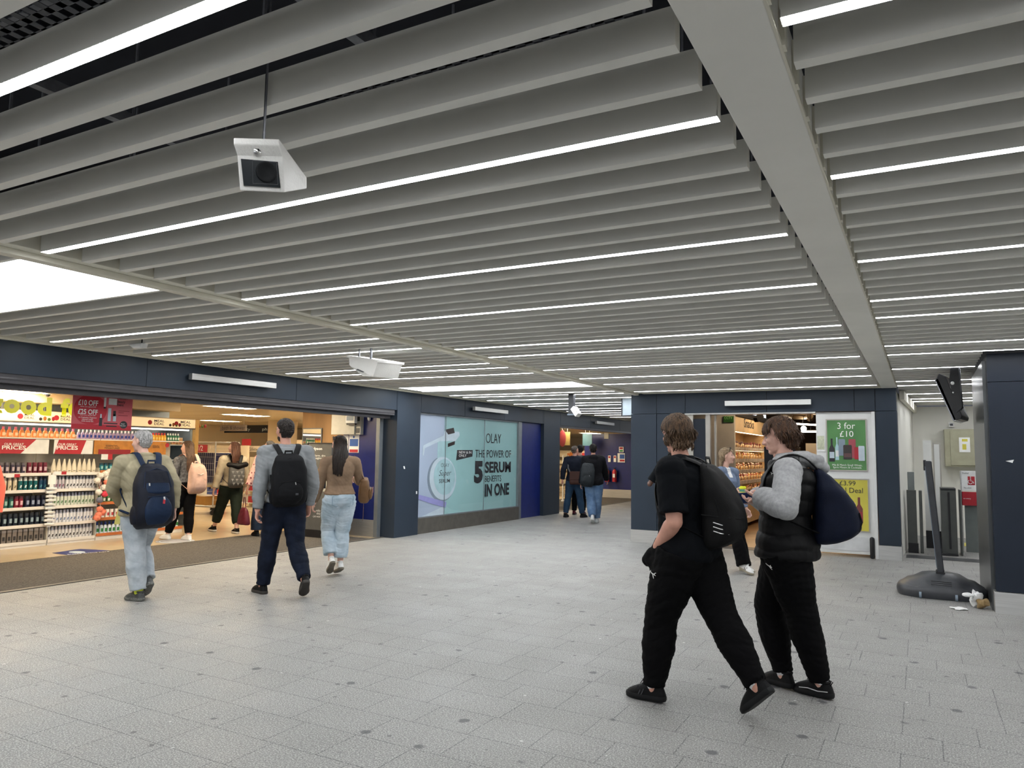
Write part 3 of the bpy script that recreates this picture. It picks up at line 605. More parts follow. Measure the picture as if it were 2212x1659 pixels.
def row(kind, name, cols, h, r, y0, y1, z, n, label, group, x=None, jitter=0.003):
    mb, ms = product(kind, cols, h, r); x = XF - 0.075 if x is None else x; proto = None
    for i in range(n):
        y = y0 + (y1 - y0) * (i + 0.5) / n
        if proto is None:
            proto = o = mb.build(name, ms, loc=(0, 0, 0)); cat = {'can': 'can', 'tub': 'tub', 'curvy': 'bottle', 'bottle': 'bottle', 'box': 'pack'}[kind]
            tag(o, label, cat, group)
        else: o = proto.copy(); COL.objects.link(o)
        o.location = (x, y + rnd.uniform(-jitter, jitter), z + 0.001); o.rotation_euler.z = rnd.uniform(-0.1, 0.1)
K = (20, 20, 24); Wt = (225, 222, 214)
row('tub', 'shower_tub', [(70, 62, 80), (110, 105, 110), (190, 175, 180)], 0.17, 0.034, 5.9, 6.60, 1.123, 9, 'slate purple tub on the top shelf at the left picture edge', 'slate tubs on the top shelf')
row('tub', 'shower_tub', [(105, 22, 45), (120, 50, 65), (200, 170, 180)], 0.17, 0.036, 6.61, 6.93, 1.123, 4, 'wine red tub on the top shelf left of the cream bottles', 'wine red tubs on the top shelf')
row('can', 'lotion_bottle', [(215, 205, 180), (225, 215, 195), (120, 105, 80)], 0.20, 0.027, 5.9, 6.50, 0.864, 8, 'cream can on second shelf at the left edge', 'cream cans on second shelf')
row('can', 'shampoo_bottle', [(18, 95, 100), (200, 205, 205), (230, 235, 235)], 0.205, 0.030, 6.50, 6.80, 0.864, 4, 'teal can with white print on the second shelf', 'teal cans on second shelf')
row('can', 'shampoo_bottle', [(20, 62, 95), (30, 50, 80), (90, 150, 160)], 0.205, 0.030, 6.81, 6.94, 0.864, 2, 'dark blue can right of the teal cans', 'dark blue cans on second shelf')
row('tub', 'shower_gel', [(30, 90, 85), (40, 50, 55), (150, 190, 180)], 0.18, 0.034, 5.9, 6.46, 0.60, 7, 'dark teal tub on the middle shelf at the left edge', 'dark teal tubs on middle shelf')
row('tub', 'shower_gel', [(130, 25, 50), (90, 40, 55), (215, 170, 180)], 0.18, 0.034, 6.46, 6.60, 0.60, 2, 'crimson tub among dark tubs on the middle shelf', 'crimson tubs on middle shelf')
row('tub', 'shower_gel', [(22, 26, 52), (40, 42, 55), (150, 160, 185)], 0.18, 0.036, 6.61, 6.94, 0.60, 4, 'navy tub at the right end of the middle shelf', 'navy tubs on middle shelf')
row('tub', 'shower_gel', [(18, 28, 42), (50, 55, 62), (140, 160, 170)], 0.19, 0.036, 5.9, 6.94, 0.33, 13, 'near black tub on the fourth shelf at left edge', 'near black tubs on fourth shelf')
row('box', 'shower_gel', [(120, 112, 105), (160, 155, 150), (50, 48, 48)], 0.20, 0.030, 5.9, 6.94, 0.075, 13, 'grey pack on the bottom shelf at left edge', 'grey packs on bottom shelf')
row('curvy', 'body_wash_bottle', [(222, 212, 190), Wt, (60, 60, 55)], 0.225, 0.036, 6.99, 7.73, 1.123, 9, 'curvy cream body wash bottle on the top shelf', 'curvy cream bottles on the top shelf')
row('can', 'deodorant_can', [(190, 185, 195), (170, 170, 180), (120, 60, 90)], 0.205, 0.026, 7.0, 7.22, 0.864, 4, 'grey and pink deodorant can at left of its shelf', 'grey pink deodorant cans')
row('can', 'deodorant_can', [(215, 215, 220), (150, 155, 170), K], 0.205, 0.026, 7.23, 7.73, 0.864, 9, 'white deodorant can with black mark on the second shelf', 'white deodorant cans on second shelf')
row('can', 'deodorant_can', [(205, 212, 200), (140, 145, 165), (60, 110, 60)], 0.205, 0.026, 6.99, 7.73, 0.60, 13, 'white deodorant can with green mark on the middle shelf', 'white and green cans')
row('can', 'deodorant_can', [(218, 220, 226), (185, 190, 205), (90, 110, 150)], 0.205, 0.026, 6.99, 7.73, 0.33, 13, 'white deodorant can with blue mark on the fourth shelf', 'white and blue cans')
row('can', 'deodorant_can', [(210, 210, 212), (175, 178, 190), K], 0.205, 0.026, 6.99, 7.73, 0.075, 13, 'white deodorant can with black mark on the bottom shelf', 'white cans on bottom shelf')
row('tub', 'small_jar', [(20, 110, 125), (30, 60, 75), (150, 200, 200)], 0.13, 0.032, 7.78, 9.38, 1.15, 20, 'teal jar on the shelf behind the old man', 'teal jars behind the old man')
row('tub', 'small_jar', [(120, 25, 45), (60, 50, 55), (220, 180, 170)], 0.13, 0.03, 7.78, 9.38, 0.88, 20, 'red jar on the second shelf behind the old man', 'red jars behind the old man')
row('bottle', 'small_bottle', [(60, 110, 60), (220, 220, 215), (230, 230, 225)], 0.15, 0.028, 7.78, 9.38, 0.62, 20, 'green bottle on the third shelf behind the old man', 'green bottles behind the old man')
row('tub', 'white_tub', [(225, 220, 215), (230, 225, 220), (180, 60, 70)], 0.14, 0.032, 7.78, 9.38, 0.36, 20, 'white tub on the fourth shelf behind the old man', 'white tubs behind the old man')
row('bottle', 'cleanser_bottle', [(210, 222, 232), (20, 50, 130), (50, 130, 70)], 0.19, 0.030, 7.78, 9.38, 0.10, 22, 'white bottle with blue cap on the lowest orange shelf', 'blue capped bottles on the lowest shelf')
row('bottle', 'juice_bottle', [(235, 150, 90), (245, 130, 165), (250, 215, 180)], 0.16, 0.034, 5.9, 7.42, 1.68, 17, 'peach bottle with pink cap on top of shelving', 'pink capped bottles on top', x=XF - 0.2)
row('bottle', 'water_bottle', [(170, 150, 190), (245, 245, 250), (40, 60, 150)], 0.155, 0.028, 7.44, 8.75, 1.68, 19, 'white capped violet bottle on top of shelving', 'white capped bottles on top', x=XF - 0.2)
row('bottle', 'smoothie_bottle', [(240, 180, 60), (220, 50, 60), (250, 220, 120)], 0.14, 0.03, 8.76, 9.12, 1.68, 6, 'yellow bottle with red cap above the gold sign', 'yellow bottles on top', x=XF - 0.2)
row('bottle', 'smoothie_bottle', [(40, 120, 90), (235, 240, 240), (230, 240, 235)], 0.14, 0.026, 9.13, 9.40, 1.68, 5, 'green bottle with white cap at top right', 'green bottles on top', x=XF - 0.2)
# promo flags on shelf edges
for i, (u, v) in enumerate([(28, 1027), (130, 1021), (233, 989)]):
    c = px(u, v, XF + 0.0125); c.x = XF + 0.0125 if i < 2 else XF - 0.0195; zt_ = c.z + 0.02 if i < 2 else 1.44; t = MB().box(c.x, c.x + 0.003, c.y - 0.10, c.y + 0.02, c.z - 0.03, zt_).use(1).box(c.x, c.x + 0.003, c.y + 0.02, c.y + 0.10, c.z - 0.03, zt_).build('shelf_flag', [m_paper, m_red])
    tag(t, ['white and red offer flag over the teal cans', 'white and red offer flag under the curvy cream bottles', 'red and white offer flag above the pompom strand'][i], 'price flag')
# clip strip of white tubes between the bays
t = empty('clip_strip', (XF + 0.04, 6.95, 0.1), 'hanging strip of white tubes between the two shelf bays', 'clip strip')
MB().box(XF + 0.02, XF + 0.024, 6.93, 6.99, 0.28, 1.10).build('strip', m_paper, t)
for i in range(10): MB().tube([(XF + 0.045, 6.87, 0.33 + i*0.062), (XF + 0.045, 6.95, 0.33 + i*0.062), (XF + 0.045, 7.03, 0.325 + i*0.062)], [0.018, 0.02, 0.012], 8).build('tube', m_paper, t)
MB().box(XF + 0.024, XF + 0.03, 6.90, 7.02, 0.95, 1.09).build('card', m_paper, t)
# pompom garland of bath puffs
t = empty('bath_puff_strand', (XF + 0.12, 7.9, 0.2), 'strand of white, coral and grey bath puffs hanging by the shelf end', 'bath puffs')
pf = [(236,1019,0),(228,1024,0),(217,1027,0),(210,1038,0),(231,1041,1),(225,1053,0),(213,1063,0),(226,1067,2),(215,1080,3),(216,1100,1),(213,1112,1),(222,1106,1),(209,1118,1),(233,1033,0)]
pm = [mat('white netting', sr(228, 224, 216), 0.8, bump=1, bscale=60), mat('coral netting', sr(235, 135, 110), 0.8, bump=1, bscale=60), mat('red netting', sr(210, 60, 80), 0.8, bump=1, bscale=60), mat('grey netting', sr(120, 122, 140), 0.8, bump=1, bscale=60)]
for u, v, k in pf:
    c = px(u, v, XF + 0.12); m_ = MB().ell(c, (0.05, 0.055, 0.05), nu=14, nv=10); m_.v = [tuple(Vector(p) + (Vector(p) - c).normalized() * noise.noise(Vector(p)*60) * 0.015) for p in m_.v]; m_.build('puff', pm[k], t)
MB().tube([px(238, 1012, XF+0.11), px(214, 1040, XF+0.11), px(220, 1075, XF+0.11), px(212, 1115, XF+0.11)], 0.004, 6).build('cord', m_paper, t)
# refrigerated cabinets with meal deal canopy behind
XM = -13.0
t = empty('chiller_cabinet', (-13.4, 8, 0), 'long open chiller with cream lunch offer canopy behind the shelving', 'chiller')
MB().box(-13.9, -13.85, 4.2, 10.32, 0, 2.3).box(-13.9, -13.1, 4.2, 4.25, 0, 2.0).box(-13.9, -13.1, 10.27, 10.32, 0, 2.0).build('carcass', m_p3, t)
MB().box(XM - 0.02, XM, 4.4, 10.30, 1.955, 2.125).build('canopy_sign', mat('self-glowing cream print', (0.78, 0.62, 0.36), 0.5, var=0.08, scale=2, emis=((1.0, 0.78, 0.45), 0.45)), t)  # printed sign, given a slight glow of its own to brighten it
MB().box(XM - 0.9, XM, 4.4, 10.30, 2.125, 2.14).build('canopy_top', m_shopwall, t)
MB().box(XM - 0.02, XM + 0.012, 4.4, 10.30, 1.935, 1.955).build('trim_bar', m_bronze, t)
MB().box(XM - 0.06, XM + 0.02, 10.30, 10.38, 0.0, 2.13).build('end_post', mat('ochre post', (0.65, 0.42, 0.15), 0.5), t)
for z in (0.5, 0.9, 1.3, 1.6): MB().box(-13.85, XM - 0.1, 4.3, 10.27, z, z + 0.02).build('shelf', m_p1, t)
MB().box(XM - 0.10, XM - 0.05, 4.5, 10.2, 1.90, 1.925).build('lamp_tube', mat('chiller lamp', (1, 1, 1), 0.5, emis=((1.0, 0.93, 0.88), 3.0)), t)
for u in (38, 116, 318, 375):
    text_px('lettering', 'MEAL\nDEAL', (u + 15, 891.5 + u*0.048, u + 37, 903 + u*0.048), ('x', XM), m_txtk, t, bold=0.01, align='LEFT')
    c = px(u + 6, 897 + u*0.048, XM); MB().lathe(c, [(0.045, 0), (0.045, 0.003), (0, 0.003)], 18, (1, 0, 0)).build('round_print', m_red, t)
    c = px(u + 50, 902 + u*0.048, XM)
    for q in range(4): MB().ell((XM, c.y + q*0.07, c.z - 0.01 + 0.012*(q % 2)), (0.004, 0.03, 0.028 + 0.01*(q % 2)), nu=10, nv=6).build('food_print', [m_p5, mcol((150, 90, 40)), mcol((80, 100, 40)), m_redd][q], t)
row('box', 'chilled_pack', [(205, 160, 110), (220, 190, 160), (150, 60, 50)], 0.14, 0.05, 5.0, 10.2, 1.62, 34, 'chilled food pack inside the chiller under canopy', 'chilled packs in the chiller', x=XM - 0.25)
struct('wall_bulkhead', MB().box(-14.2, -13.9, 3.6, 10.2, 2.14, 2.46).box(-13.9, -13.35, 3.6, 10.2, 2.30, 2.46), m_shopwall)
# hanging lime letters
m_lime = mat('lime acrylic', sr(196, 208, 20), 0.3, var=0.03)
XL = -11.6
t = empty('hanging_letters', (XL, 6.6, 2.0), 'lime green hanging letters reading good fo near the shop entrance', 'lettering sign')
for ch, b in (('o', (8, 862, 43, 893)), ('o', (44, 864, 79, 896)), ('d', (81, 858, 112, 898)), ('f', (131, 860, 150, 900)), ('o', (147, 870, 172, 899)), ('g', (-30, 860, 6, 902))):
    text_px('letter', ch, b, ('x', XL), m_lime, t, bold=0.055)
for y in (5.9, 6.5, 7.0): MB().bar((XL, y, 2.05), (XL, y, 2.46), 0.004).build('wire', m_steel, t)
# hanging red promo banner
XP = -8.95
a, b = px(157, 848, XP), px(283, 930, XP); zt, zb = 2.205, 1.765; y0, y1 = a.y + 0.01, b.y
t = empty('promo_banner', (XP, (y0+y1)/2, zb), 'red hanging banner with money off offers over the shop entrance', 'banner')
m_pink = mat('rose print', sr(205, 92, 100), 0.5, var=0.03); m_red2 = mat('bright crimson print', sr(188, 30, 48), 0.5, var=0.03)
MB().box(XP - 0.006, XP, y0, y1, zb, zt).build('board', m_pink, t)
MB().box(XP, XP + 0.002, y0, y1, zb, zb + 0.06).build('red_print', m_red2, t)
def PB(fx, fz): return (XP + 0.002, y0 + (y1 - y0)*fx, zb + (zt - zb)*fz)
MB().prism([(XP + 0.0005, *PB(0.29 + 0.27*math.cos(q), 0.55 + 0.42*math.sin(q))[1:]) for q in [2*math.pi*i/40 for i in range(40)]], (0.003, 0, 0)).build('round_print', m_red2, t)
for s_, b_ in (('£10 OFF', (169, 864, 212, 876)), ('when you spend £30', (173, 877, 207, 880.5)), ('£25 OFF', (168, 884, 211, 895)), ('when you spend £60', (172, 895.5, 206, 898.5)), ('on Cosmetics, Fragrance\nselected ranges\nwhile stocks last', (169, 900, 208, 911))):
    text_px('lettering', s_, b_, ('x', XP + 0.003), m_txtw, t, bold=0.02 if 'OFF' in s_ else 0, d=0.003)
text_px('lettering', 'Premium\nBeauty\nEvent', (253, 858, 276, 878), ('x', XP), m_txtk, t, bold=0.01, align='LEFT')
def pb(fx0, fz0, fx1, fz1, m, nm='product_print'): MB().box(XP + 0.001, XP + 0.005, PB(fx0, 0)[1], PB(fx1, 0)[1], PB(0, fz0)[2], PB(0, fz1)[2]).build(nm, m, t)
pb(0.50, 0.65, 0.535, 0.95, m_paper); pb(0.58, 0.72, 0.72, 0.90, m_paper); pb(0.58, 0.25, 0.63, 0.62, m_p1); pb(0.67, 0.25, 0.72, 0.45, m_p1); pb(0.67, 0.40, 0.71, 0.55, m_txtk); pb(0.44, 0.10, 0.49, 0.33, m_txtk); pb(0.45, 0.33, 0.475, 0.44, m_p1); pb(0.52, 0.17, 0.75, 0.20, m_txtk); pb(0.56, 0.09, 0.74, 0.12, m_txtk); pb(0.5, 0.60, 0.535, 0.65, m_txtk)
pb(0.76, 0.55, 0.95, 0.565, m_redd); pb(0.76, 0.50, 0.85, 0.515, m_redd); pb(0.76, 0.42, 0.92, 0.435, m_redd)
MB().prism([(XP + 0.0005, *PB(0.86 + 0.065*math.cos(q), 0.16 + 0.11*math.sin(q))[1:]) for q in [2*math.pi*i/24 for i in range(24)]], (0.003, 0, 0)).build('round_print', m_txtk, t)
text_px('lettering', 'Hurry!\nEnds soon', (259, 914, 271, 921), ('x', XP + 0.003), m_txtw, t)
for y in (y0 + 0.1, y1 - 0.1): MB().bar((XP, y, zt), (XP, y, 2.46), 0.003).build('wire', m_steel, t)
# ceiling lamps of the shop; those labelled added are unseen and brighten the interior
spots = [(-13.05, 11.3, 'second from the entrance'), (-15.8, 14.1, 'third from the entrance'), (-20.0, 16.8, 'far back'), (-13.0, 6.7, 'above the lime letters'), (-10.3, 3.2, 'added behind the header at the far left'), (-10.3, 7.0, 'added behind the header by the banner'), (-10.2, 9.6, 'added behind the header over the queue'), (-17.5, 8.0, 'added behind the chiller'), (-14.5, 19.5, 'added beyond the second pillar'), (-10.5, 20.5, 'added just inside the far entrance'), (-10.8, 24.2, 'added at the far entrance end'), (-12.5, 30.0, 'added over the woman in black'), (-17.6, 11.6, 'added behind the roll cage'), (-18.0, 19.4, 'added over the far shelving'), (-13.6, 15.4, 'added right of the taupe sign'), (-21.5, 13.5, 'added at the rear wall')]
pr = None
for x, y, w_ in spots:
    lab = 'warm recessed ceiling light in the shop, ' + w_
    if pr is None:
        pr = t = empty('ceiling_light', (0, 0, 0), lab, 'ceiling light', 'recessed shop ceiling lights')
        MB().box(-0.28, 0.28, -0.58, 0.58, -0.012, -0.002).build('diffuser', m_warm, t); MB().box(-0.31, 0.31, -0.61, -0.58, -0.014, 0).box(-0.31, 0.31, 0.58, 0.61, -0.014, 0).box(-0.31, -0.28, -0.61, 0.61, -0.014, 0).box(0.28, 0.31, -0.61, 0.61, -0.014, 0).build('frame', m_white, t)
        t.location = (x, y, 2.46)
    else: copy_tree(pr, (x, y, 2.46), lab, ch=ch_)
    ch_ = kids(pr)
c = pz(103, 848, 2.46)
t = empty('dome_camera', c, 'small dome camera on the shop ceiling above lime letters', 'camera'); MB().lathe(c, [(0.07, 0), (0.07, -0.03), (0, -0.03)], 18).build('base', m_white, t); MB().ell(c + Vector((0, 0, -0.035)), (0.045, 0.045, 0.04)).build('dome', m_black, t)
# signs and fittings deeper in the shop
def board(name, y, u0, v0, u1, v1, m, label, cat, txt=None, tb=None, tm=None, bold=0.0, extra=None):
    a, b = py(u0, v0, y), py(u1, v1, y); t = empty(name, ((a.x+b.x)/2, y, b.z), label, cat)
    MB().box(a.x, b.x, y - 0.02, y + 0.02, b.z, a.z).build('board', m, t)
    if txt: text_px('lettering', txt, tb, ('y', y - 0.021), tm or m_txtk, t, bold=bold)
    if a.z > 2.0: MB().bar((a.x + 0.1, y, a.z), (a.x + 0.1, y, 2.46), 0.006).bar((b.x - 0.1, y, a.z), (b.x - 0.1, y, 2.46), 0.006).build('hanger', m_steel, t)
    return t
board('hanging_sign', 15.0, 477, 918, 532, 931, mat('taupe sign board', (0.16, 0.13, 0.11), 0.5), 'taupe hanging sign reading bath and shower', 'sign', 'bath & shower', (480, 920, 530, 928))
board('hanging_sign', 19.0, 486, 919, 579, 935, m_navyd, 'dark navy hanging pharmacy sign behind the taupe one', 'sign', 'ty        ph', (532, 924, 577, 932), m_p1)
board('shelf_header', 15.55, 527, 963, 600, 977, mat('cream header board', (0.6, 0.52, 0.40), 0.5), 'cream shelf header with razor brand name in shop depth', 'sign', 'Gillette', (538, 967, 556, 974))
board('offer_sign', 15.5, 524, 948, 541, 962, m_red, 'square orange red offer sign deep inside the shop', 'sign')
MB().box(py(532, 955, 15.5).x - 0.02, py(532, 955, 15.5).x + 0.02, 15.5, 15.53, 0, 1.85).build('post', m_steel, bpy.data.objects['offer_sign'])
struct('wall_shop_pillar', MB().box(py(580, 900, 17).x, py(618, 900, 17).x, 17, 17.5, 0, 2.46), m_shopwall)
def back_shelf(x0, x1, y, z1, label, cols, n=8):
    t = empty('shelving_unit', ((x0+x1)/2, y, 0), label, 'shelving unit')
    MB().box(x0, x1, y + 0.35, y + 0.4, 0, z1).box(x0, x1, y, y + 0.4, 0, 0.1).build('frame', m_shopwall, t)
    nz_ = int((z1 - 0.2) / 0.3)
    for i in range(nz_): MB().box(x0, x1, y, y + 0.35, 0.2 + i*0.3, 0.22 + i*0.3).build('shelf', m_shelfw, t)
    for i in range(nz_):
        g = MB()
        for k in range(n * 3):
            xx = x0 + (x1 - x0) * (k + 0.5) / (n * 3); hh = 0.13 + 0.08 * rnd.random(); g.use(k * len(cols) // (n * 3)).box(xx - 0.035, xx + 0.035, y + 0.04, y + 0.12, 0.221 + i*0.3, 0.221 + i*0.3 + hh)
        o = g.build('packs', [mcol(c) for c in cols], t); o['kind'] = 'stuff'
back_shelf(-18.75, -17.05, 15.0, 1.65, 'tall shelving with white and blue packs deep in the shop', [(225, 220, 210), (60, 80, 140), (200, 60, 60), (230, 225, 215)])
back_shelf(-17.0, -15.35, 15.6, 1.50, 'shelving with orange, red and dark razor packs behind the roll cage', [(190, 90, 50), (225, 200, 170), (40, 60, 70), (180, 50, 50)])
back_shelf(-15.2, -13.8, 13.4, 1.35, 'low shelving of small cosmetics behind the tall man', [(200, 190, 180), (190, 60, 70), (60, 60, 70), (230, 220, 210)])
back_shelf(-19.5, -14.5, 19.0, 1.9, 'long pale shelving run along the rear of the shop', [(225, 215, 200), (190, 120, 110), (210, 205, 195), (120, 130, 160)], 14)
# --- roll cage of stock
cx, cy = -15.0, 12.5
t = empty('roll_cage', (cx, cy, 0), 'chrome roll cage trolley loaded with navy packs and red sale card', 'trolley')
cg = MB(); x0, x1, yy0, yy1 = cx - 0.42, cx + 0.42, cy - 0.35, cy + 0.35
for x in (x0, x1):
    for y in (yy0, yy1): cg.tube([(x, y, 0.18), (x, y, 1.72)], 0.016, 8)
for z in (0.2, 1.70):
    for y in (yy0, yy1): cg.tube([(x0, y, z), (x1, y, z)], 0.014, 8)
    for x in (x0, x1): cg.tube([(x, yy0, z), (x, yy1, z)], 0.014, 8)
for k in range(1, 10): cg.tube([(x0, yy0, 0.2 + k*0.15), (x0, yy1, 0.2 + k*0.15)], 0.004, 5).tube([(x1, yy0, 0.2 + k*0.15), (x1, yy1, 0.2 + k*0.15)], 0.004, 5)
for k in range(1, 12): cg.tube([(x0 + k*0.07, yy0, 0.75), (x0 + k*0.07, yy0, 1.70)], 0.003, 5)
for k in range(7): cg.tube([(x0, yy0, 0.75 + k*0.15), (x1, yy0, 0.75 + k*0.15)], 0.003, 5)
cg.build('cage_frame', m_steel, t); MB().box(x0, x1, yy0, yy1, 0.17, 0.2).box(x0, x1, yy0, yy1, 0.70, 0.73).build('deck', m_steel, t)
for x in (x0, x1):
    for y in (yy0, yy1): MB().lathe((x - 0.015, y, 0.065), [(0, 0), (0.065, 0), (0.065, 0.03), (0, 0.03)], 16, (1, 0, 0)).build('castor', m_black, t)
m_nv = mcol((20, 28, 70)); 
tag(MB().box(x0 + 0.03, x1 - 0.03, yy0 + 0.03, yy1 - 0.03, 0.731, 1.45).build('stock_box', m_nv, bevel=0.01), 'navy blue stack of packs inside the roll cage', 'stock')
tag(MB().box(cx - 0.35, cx + 0.15, yy0 - 0.02, yy0 - 0.012, 1.46, 1.64).build('sale_card', m_red), 'red half price card on the roll cage', 'sign')
text_obj('lettering', '1/2', 0.17, (cx - 0.1, yy0 - 0.022, 1.55), (1, 0, 0), (0, 0, 1), m_txtw, bpy.data.objects['sale_card'])
tag(MB().box(x0 + 0.05, cx + 0.05, yy0 + 0.05, yy1 - 0.05, 0.201, 0.42).build('carton', mcol((165, 120, 60)), bevel=0.008), 'brown carton on the lower deck of the roll cage', 'box')
# --- floor stickers
dk = MB().prism([(-11.14, 6.50, 0.001), (-11.27, 6.99, 0.001), (-10.66, 7.155, 0.001), (-10.47, 6.503, 0.001)], (0, 0, 0.002)).build('floor_sticker', mat('blue vinyl sticker', (0.02, 0.03, 0.14), 0.6)); tag(dk, 'blue floor sticker with white writing inside the shop', 'floor sticker')
MB().ell((-10.95, 6.75, 0.0035), (0.14, 0.09, 0.001), nu=20, nv=4).build('print', m_p1, dk)
text_obj('lettering', 'please queue here', 0.075, (-10.72, 6.78, 0.0045), (0.35, 1, 0), (-1, 0.35, 0), m_txtw, dk)
MB().lathe((-10.97, 8.42, 0), [(0.30, 0.001), (0.30, 0.004), (0, 0.004)], 40).build('floor_sticker', mat('grey vinyl sticker', (0.30, 0.30, 0.33), 0.7)); tag(bpy.data.objects['floor_sticker.001'], 'round grey floor sticker under the woman with pink backpack', 'floor sticker')
MB().tube([(-10.97 + 0.24*math.cos(q*math.pi/20), 8.42 + 0.24*math.sin(q*math.pi/20), 0.0042) for q in range(41)], (0.008, 0.0008), 6, up=(0, 0, 1)).build('ring_print', m_p1, bpy.data.objects['floor_sticker.001'])
# coral garment at the left edge
c = px(2, 1090, -11.6)
tag(MB().tube([(-11.6, c.y - 0.12, 1.25), (-11.6, c.y - 0.05, 0.95), (-11.6, c.y - 0.06, 0.60)], [0.07, 0.09, 0.08], 12).build('hanging_bag', mat('coral fabric', sr(230, 110, 95), 0.8)), 'coral pink hanging item cut by the left picture edge', 'bag')
# --- second entrance: security gates, basket stack, signs
def sgate(x, y, label):
    t = empty('security_gate', (x, y, 0), label, 'security gate', 'white security gates in the far entrance')
    g = MB().tube([(x, y, 0), (x, y, 1.5), (x, y + 0.42, 1.5), (x, y + 0.42, 0)], 0.022, 8); g.build('frame', m_white, t)
    MB().box(x - 0.04, x + 0.04, y - 0.04, y + 0.46, 0, 0.05).build('foot', m_white, t); MB().tube([(x, y, 0.75), (x, y + 0.42, 0.75)], 0.016, 8).build('crossbar', m_white, t)
for i, (x, y) in enumerate([(-9.6, 19.2), (-10.1, 20.8), (-10.3, 22.4), (-10.2, 24.2)]): sgate(x, y, 'white looped security gate at the far entrance, %s from the left' % ORD[i].replace('nearest', 'first'))
c = py(1190, 1072, 20.0); t = empty('basket_stack', (c.x, 20, 0), 'tall stack of grey shopping baskets at the far entrance', 'baskets')
MB().box(c.x - 0.28, c.x + 0.05, 19.8, 20.3, 0.0, 0.28).build('base', m_blue, t, 0.01)
for i in range(16): MB().box(c.x - 0.26, c.x + 0.02, 19.82, 20.28, 0.29 + i*0.054, 0.29 + i*0.054 + 0.03).build('basket', m_p3, t)
board('hanging_sign', 27.0, 1179, 943, 1208, 955, mat('tan board', (0.45, 0.36, 0.22), 0.5), 'tan hanging sign at the far entrance ending in ction', 'sign', 'ction', (1182, 944, 1207, 954), bold=0.04)
t = board('promo_banner', 24.0, 1209, 933, 1231, 962, mat('mustard print', (0.22, 0.16, 0.05), 0.5), 'mustard hanging poster with red oval at the far entrance', 'banner')
MB().ell(py(1215, 947, 23.97), (0.13, 0.008, 0.30), nu=24, nv=10).build('oval_print', mat('deep red print', (0.12, 0.008, 0.012), 0.6), t)
board('promo_banner', 25.0, 1259, 937, 1279, 963, mat('teal print', (0.03, 0.09, 0.12), 0.5), 'teal hanging poster over the two men at the far entrance', 'banner')
back_shelf(-14.6, -12.6, 31.0, 1.7, 'bright shelving of mixed packs beyond the far entrance', [(225, 215, 190), (200, 120, 60), (190, 60, 60), (230, 225, 200)], 10)
back_shelf(-12.4, -11.0, 31.0, 1.7, 'shelving of pale packs behind the man in black coat', [(225, 215, 190), (160, 120, 90), (210, 190, 160)], 10)
# ================================================================ snack shop facing the camera
YD2 = 13.06
struct('trim_7', MB().box(-3.64, -1.48, YS + 0.02, YS + 0.3, 2.27, 2.295), m_steel)
lt = empty('sign_light', (-2.2, YS - 0.1, 2.41), 'white steel light bar on header above the snack shop opening', 'fascia light')
MB().box(-2.905, -1.53, YS - 0.12, YS - 0.06, 2.405, 2.49).build('housing', m_white, lt, 0.004); MB().box(-2.6, -2.5, YS - 0.06, YS, 2.42, 2.47).build('bracket', m_black, lt); MB().box(-1.9, -1.8, YS - 0.06, YS, 2.42, 2.47).build('bracket', m_black, lt)
# sliding door leaf and frames on the left of the opening
D = scell('door_1')
m_alu = mat('silver grey aluminium', (0.42, 0.40, 0.36), 0.4, 0.4)
struct('door_frame', MB().box(-3.64, -3.50, YS + 0.06, YS + 0.14, 0, 2.27).box(-3.28, -3.20, YS + 0.06, YS + 0.14, 0, 2.27).box(-3.16, -3.13, YS + 0.2, YS + 0.26, 0, 2.27), m_alu, D)
struct('dark_pane', MB().box(-3.50, -3.28, YS + 0.10, YS + 0.12, 0, 2.2), m_navyd, D)
# white door panel with posters
D = scell('door_2')
struct('door_leaf', MB().box(-1.48, -0.63, YD2, YD2 + 0.06, 0.05, 2.285), m_white, D, 0.004)
struct('door_post', MB().box(-0.66, -0.61, YD2 - 0.05, YD2 + 0.08, 0.0, 2.285), m_white, D, 0.003)
struct('door_strip', MB().box(-1.46, -0.63, YD2 - 0.008, YD2 + 0.0, 0.10, 0.32), mat('scuffed white plate', (0.62, 0.63, 0.64), 0.4, var=0.1, scale=6), D)
tag(MB().tube([(-0.70, YD2 - 0.05, 0.03), (-0.70, YD2 - 0.05, 0.30)], 0.035, 12, rcap=True).build('door_brush', m_black), 'black brush seal at foot of white door panel', 'door seal')
m_green = mat('leaf green print', sr(78, 130, 74), 0.45, var=0.12, scale=3); m_yel = mat('yellow print', sr(203, 192, 74), 0.45, var=0.10, scale=2)
def poster(u0, v0, u1, v1, m, label):
    y = YD2 - 0.008; a, b = py(u0, v0, y), py(u1, v1, y); t = empty('poster', ((a.x+b.x)/2, y, b.z), label, 'poster')
    MB().box(a.x, b.x, y - 0.004, y, b.z, a.z).build('sheet', m, t); w_ = 0.018; f = MB()
    f.box(a.x - w_, a.x, y - 0.01, y, b.z - w_, a.z + w_).box(b.x, b.x + w_, y - 0.01, y, b.z - w_, a.z + w_).box(a.x, b.x, y - 0.01, y, a.z, a.z + w_).box(a.x, b.x, y - 0.01, y, b.z - w_, b.z).build('frame', m_alu, t)
    return t, y - 0.004, a, b
def V6(u, v): return (1560 + u / 3.77, 820 + v / 3.77)
t, y, a, b = poster(1786, 908, 1872, 1016, m_green, 'green drinks offer poster on the white door, above the yellow one')
def tx(s, box, m=m_txtw, **k): u0, v0 = V6(box[0], box[1]); u1, v1 = V6(box[2], box[3]); text_px('lettering', s, (u0, v0, u1, v1), ('y', y), m, t, **k)
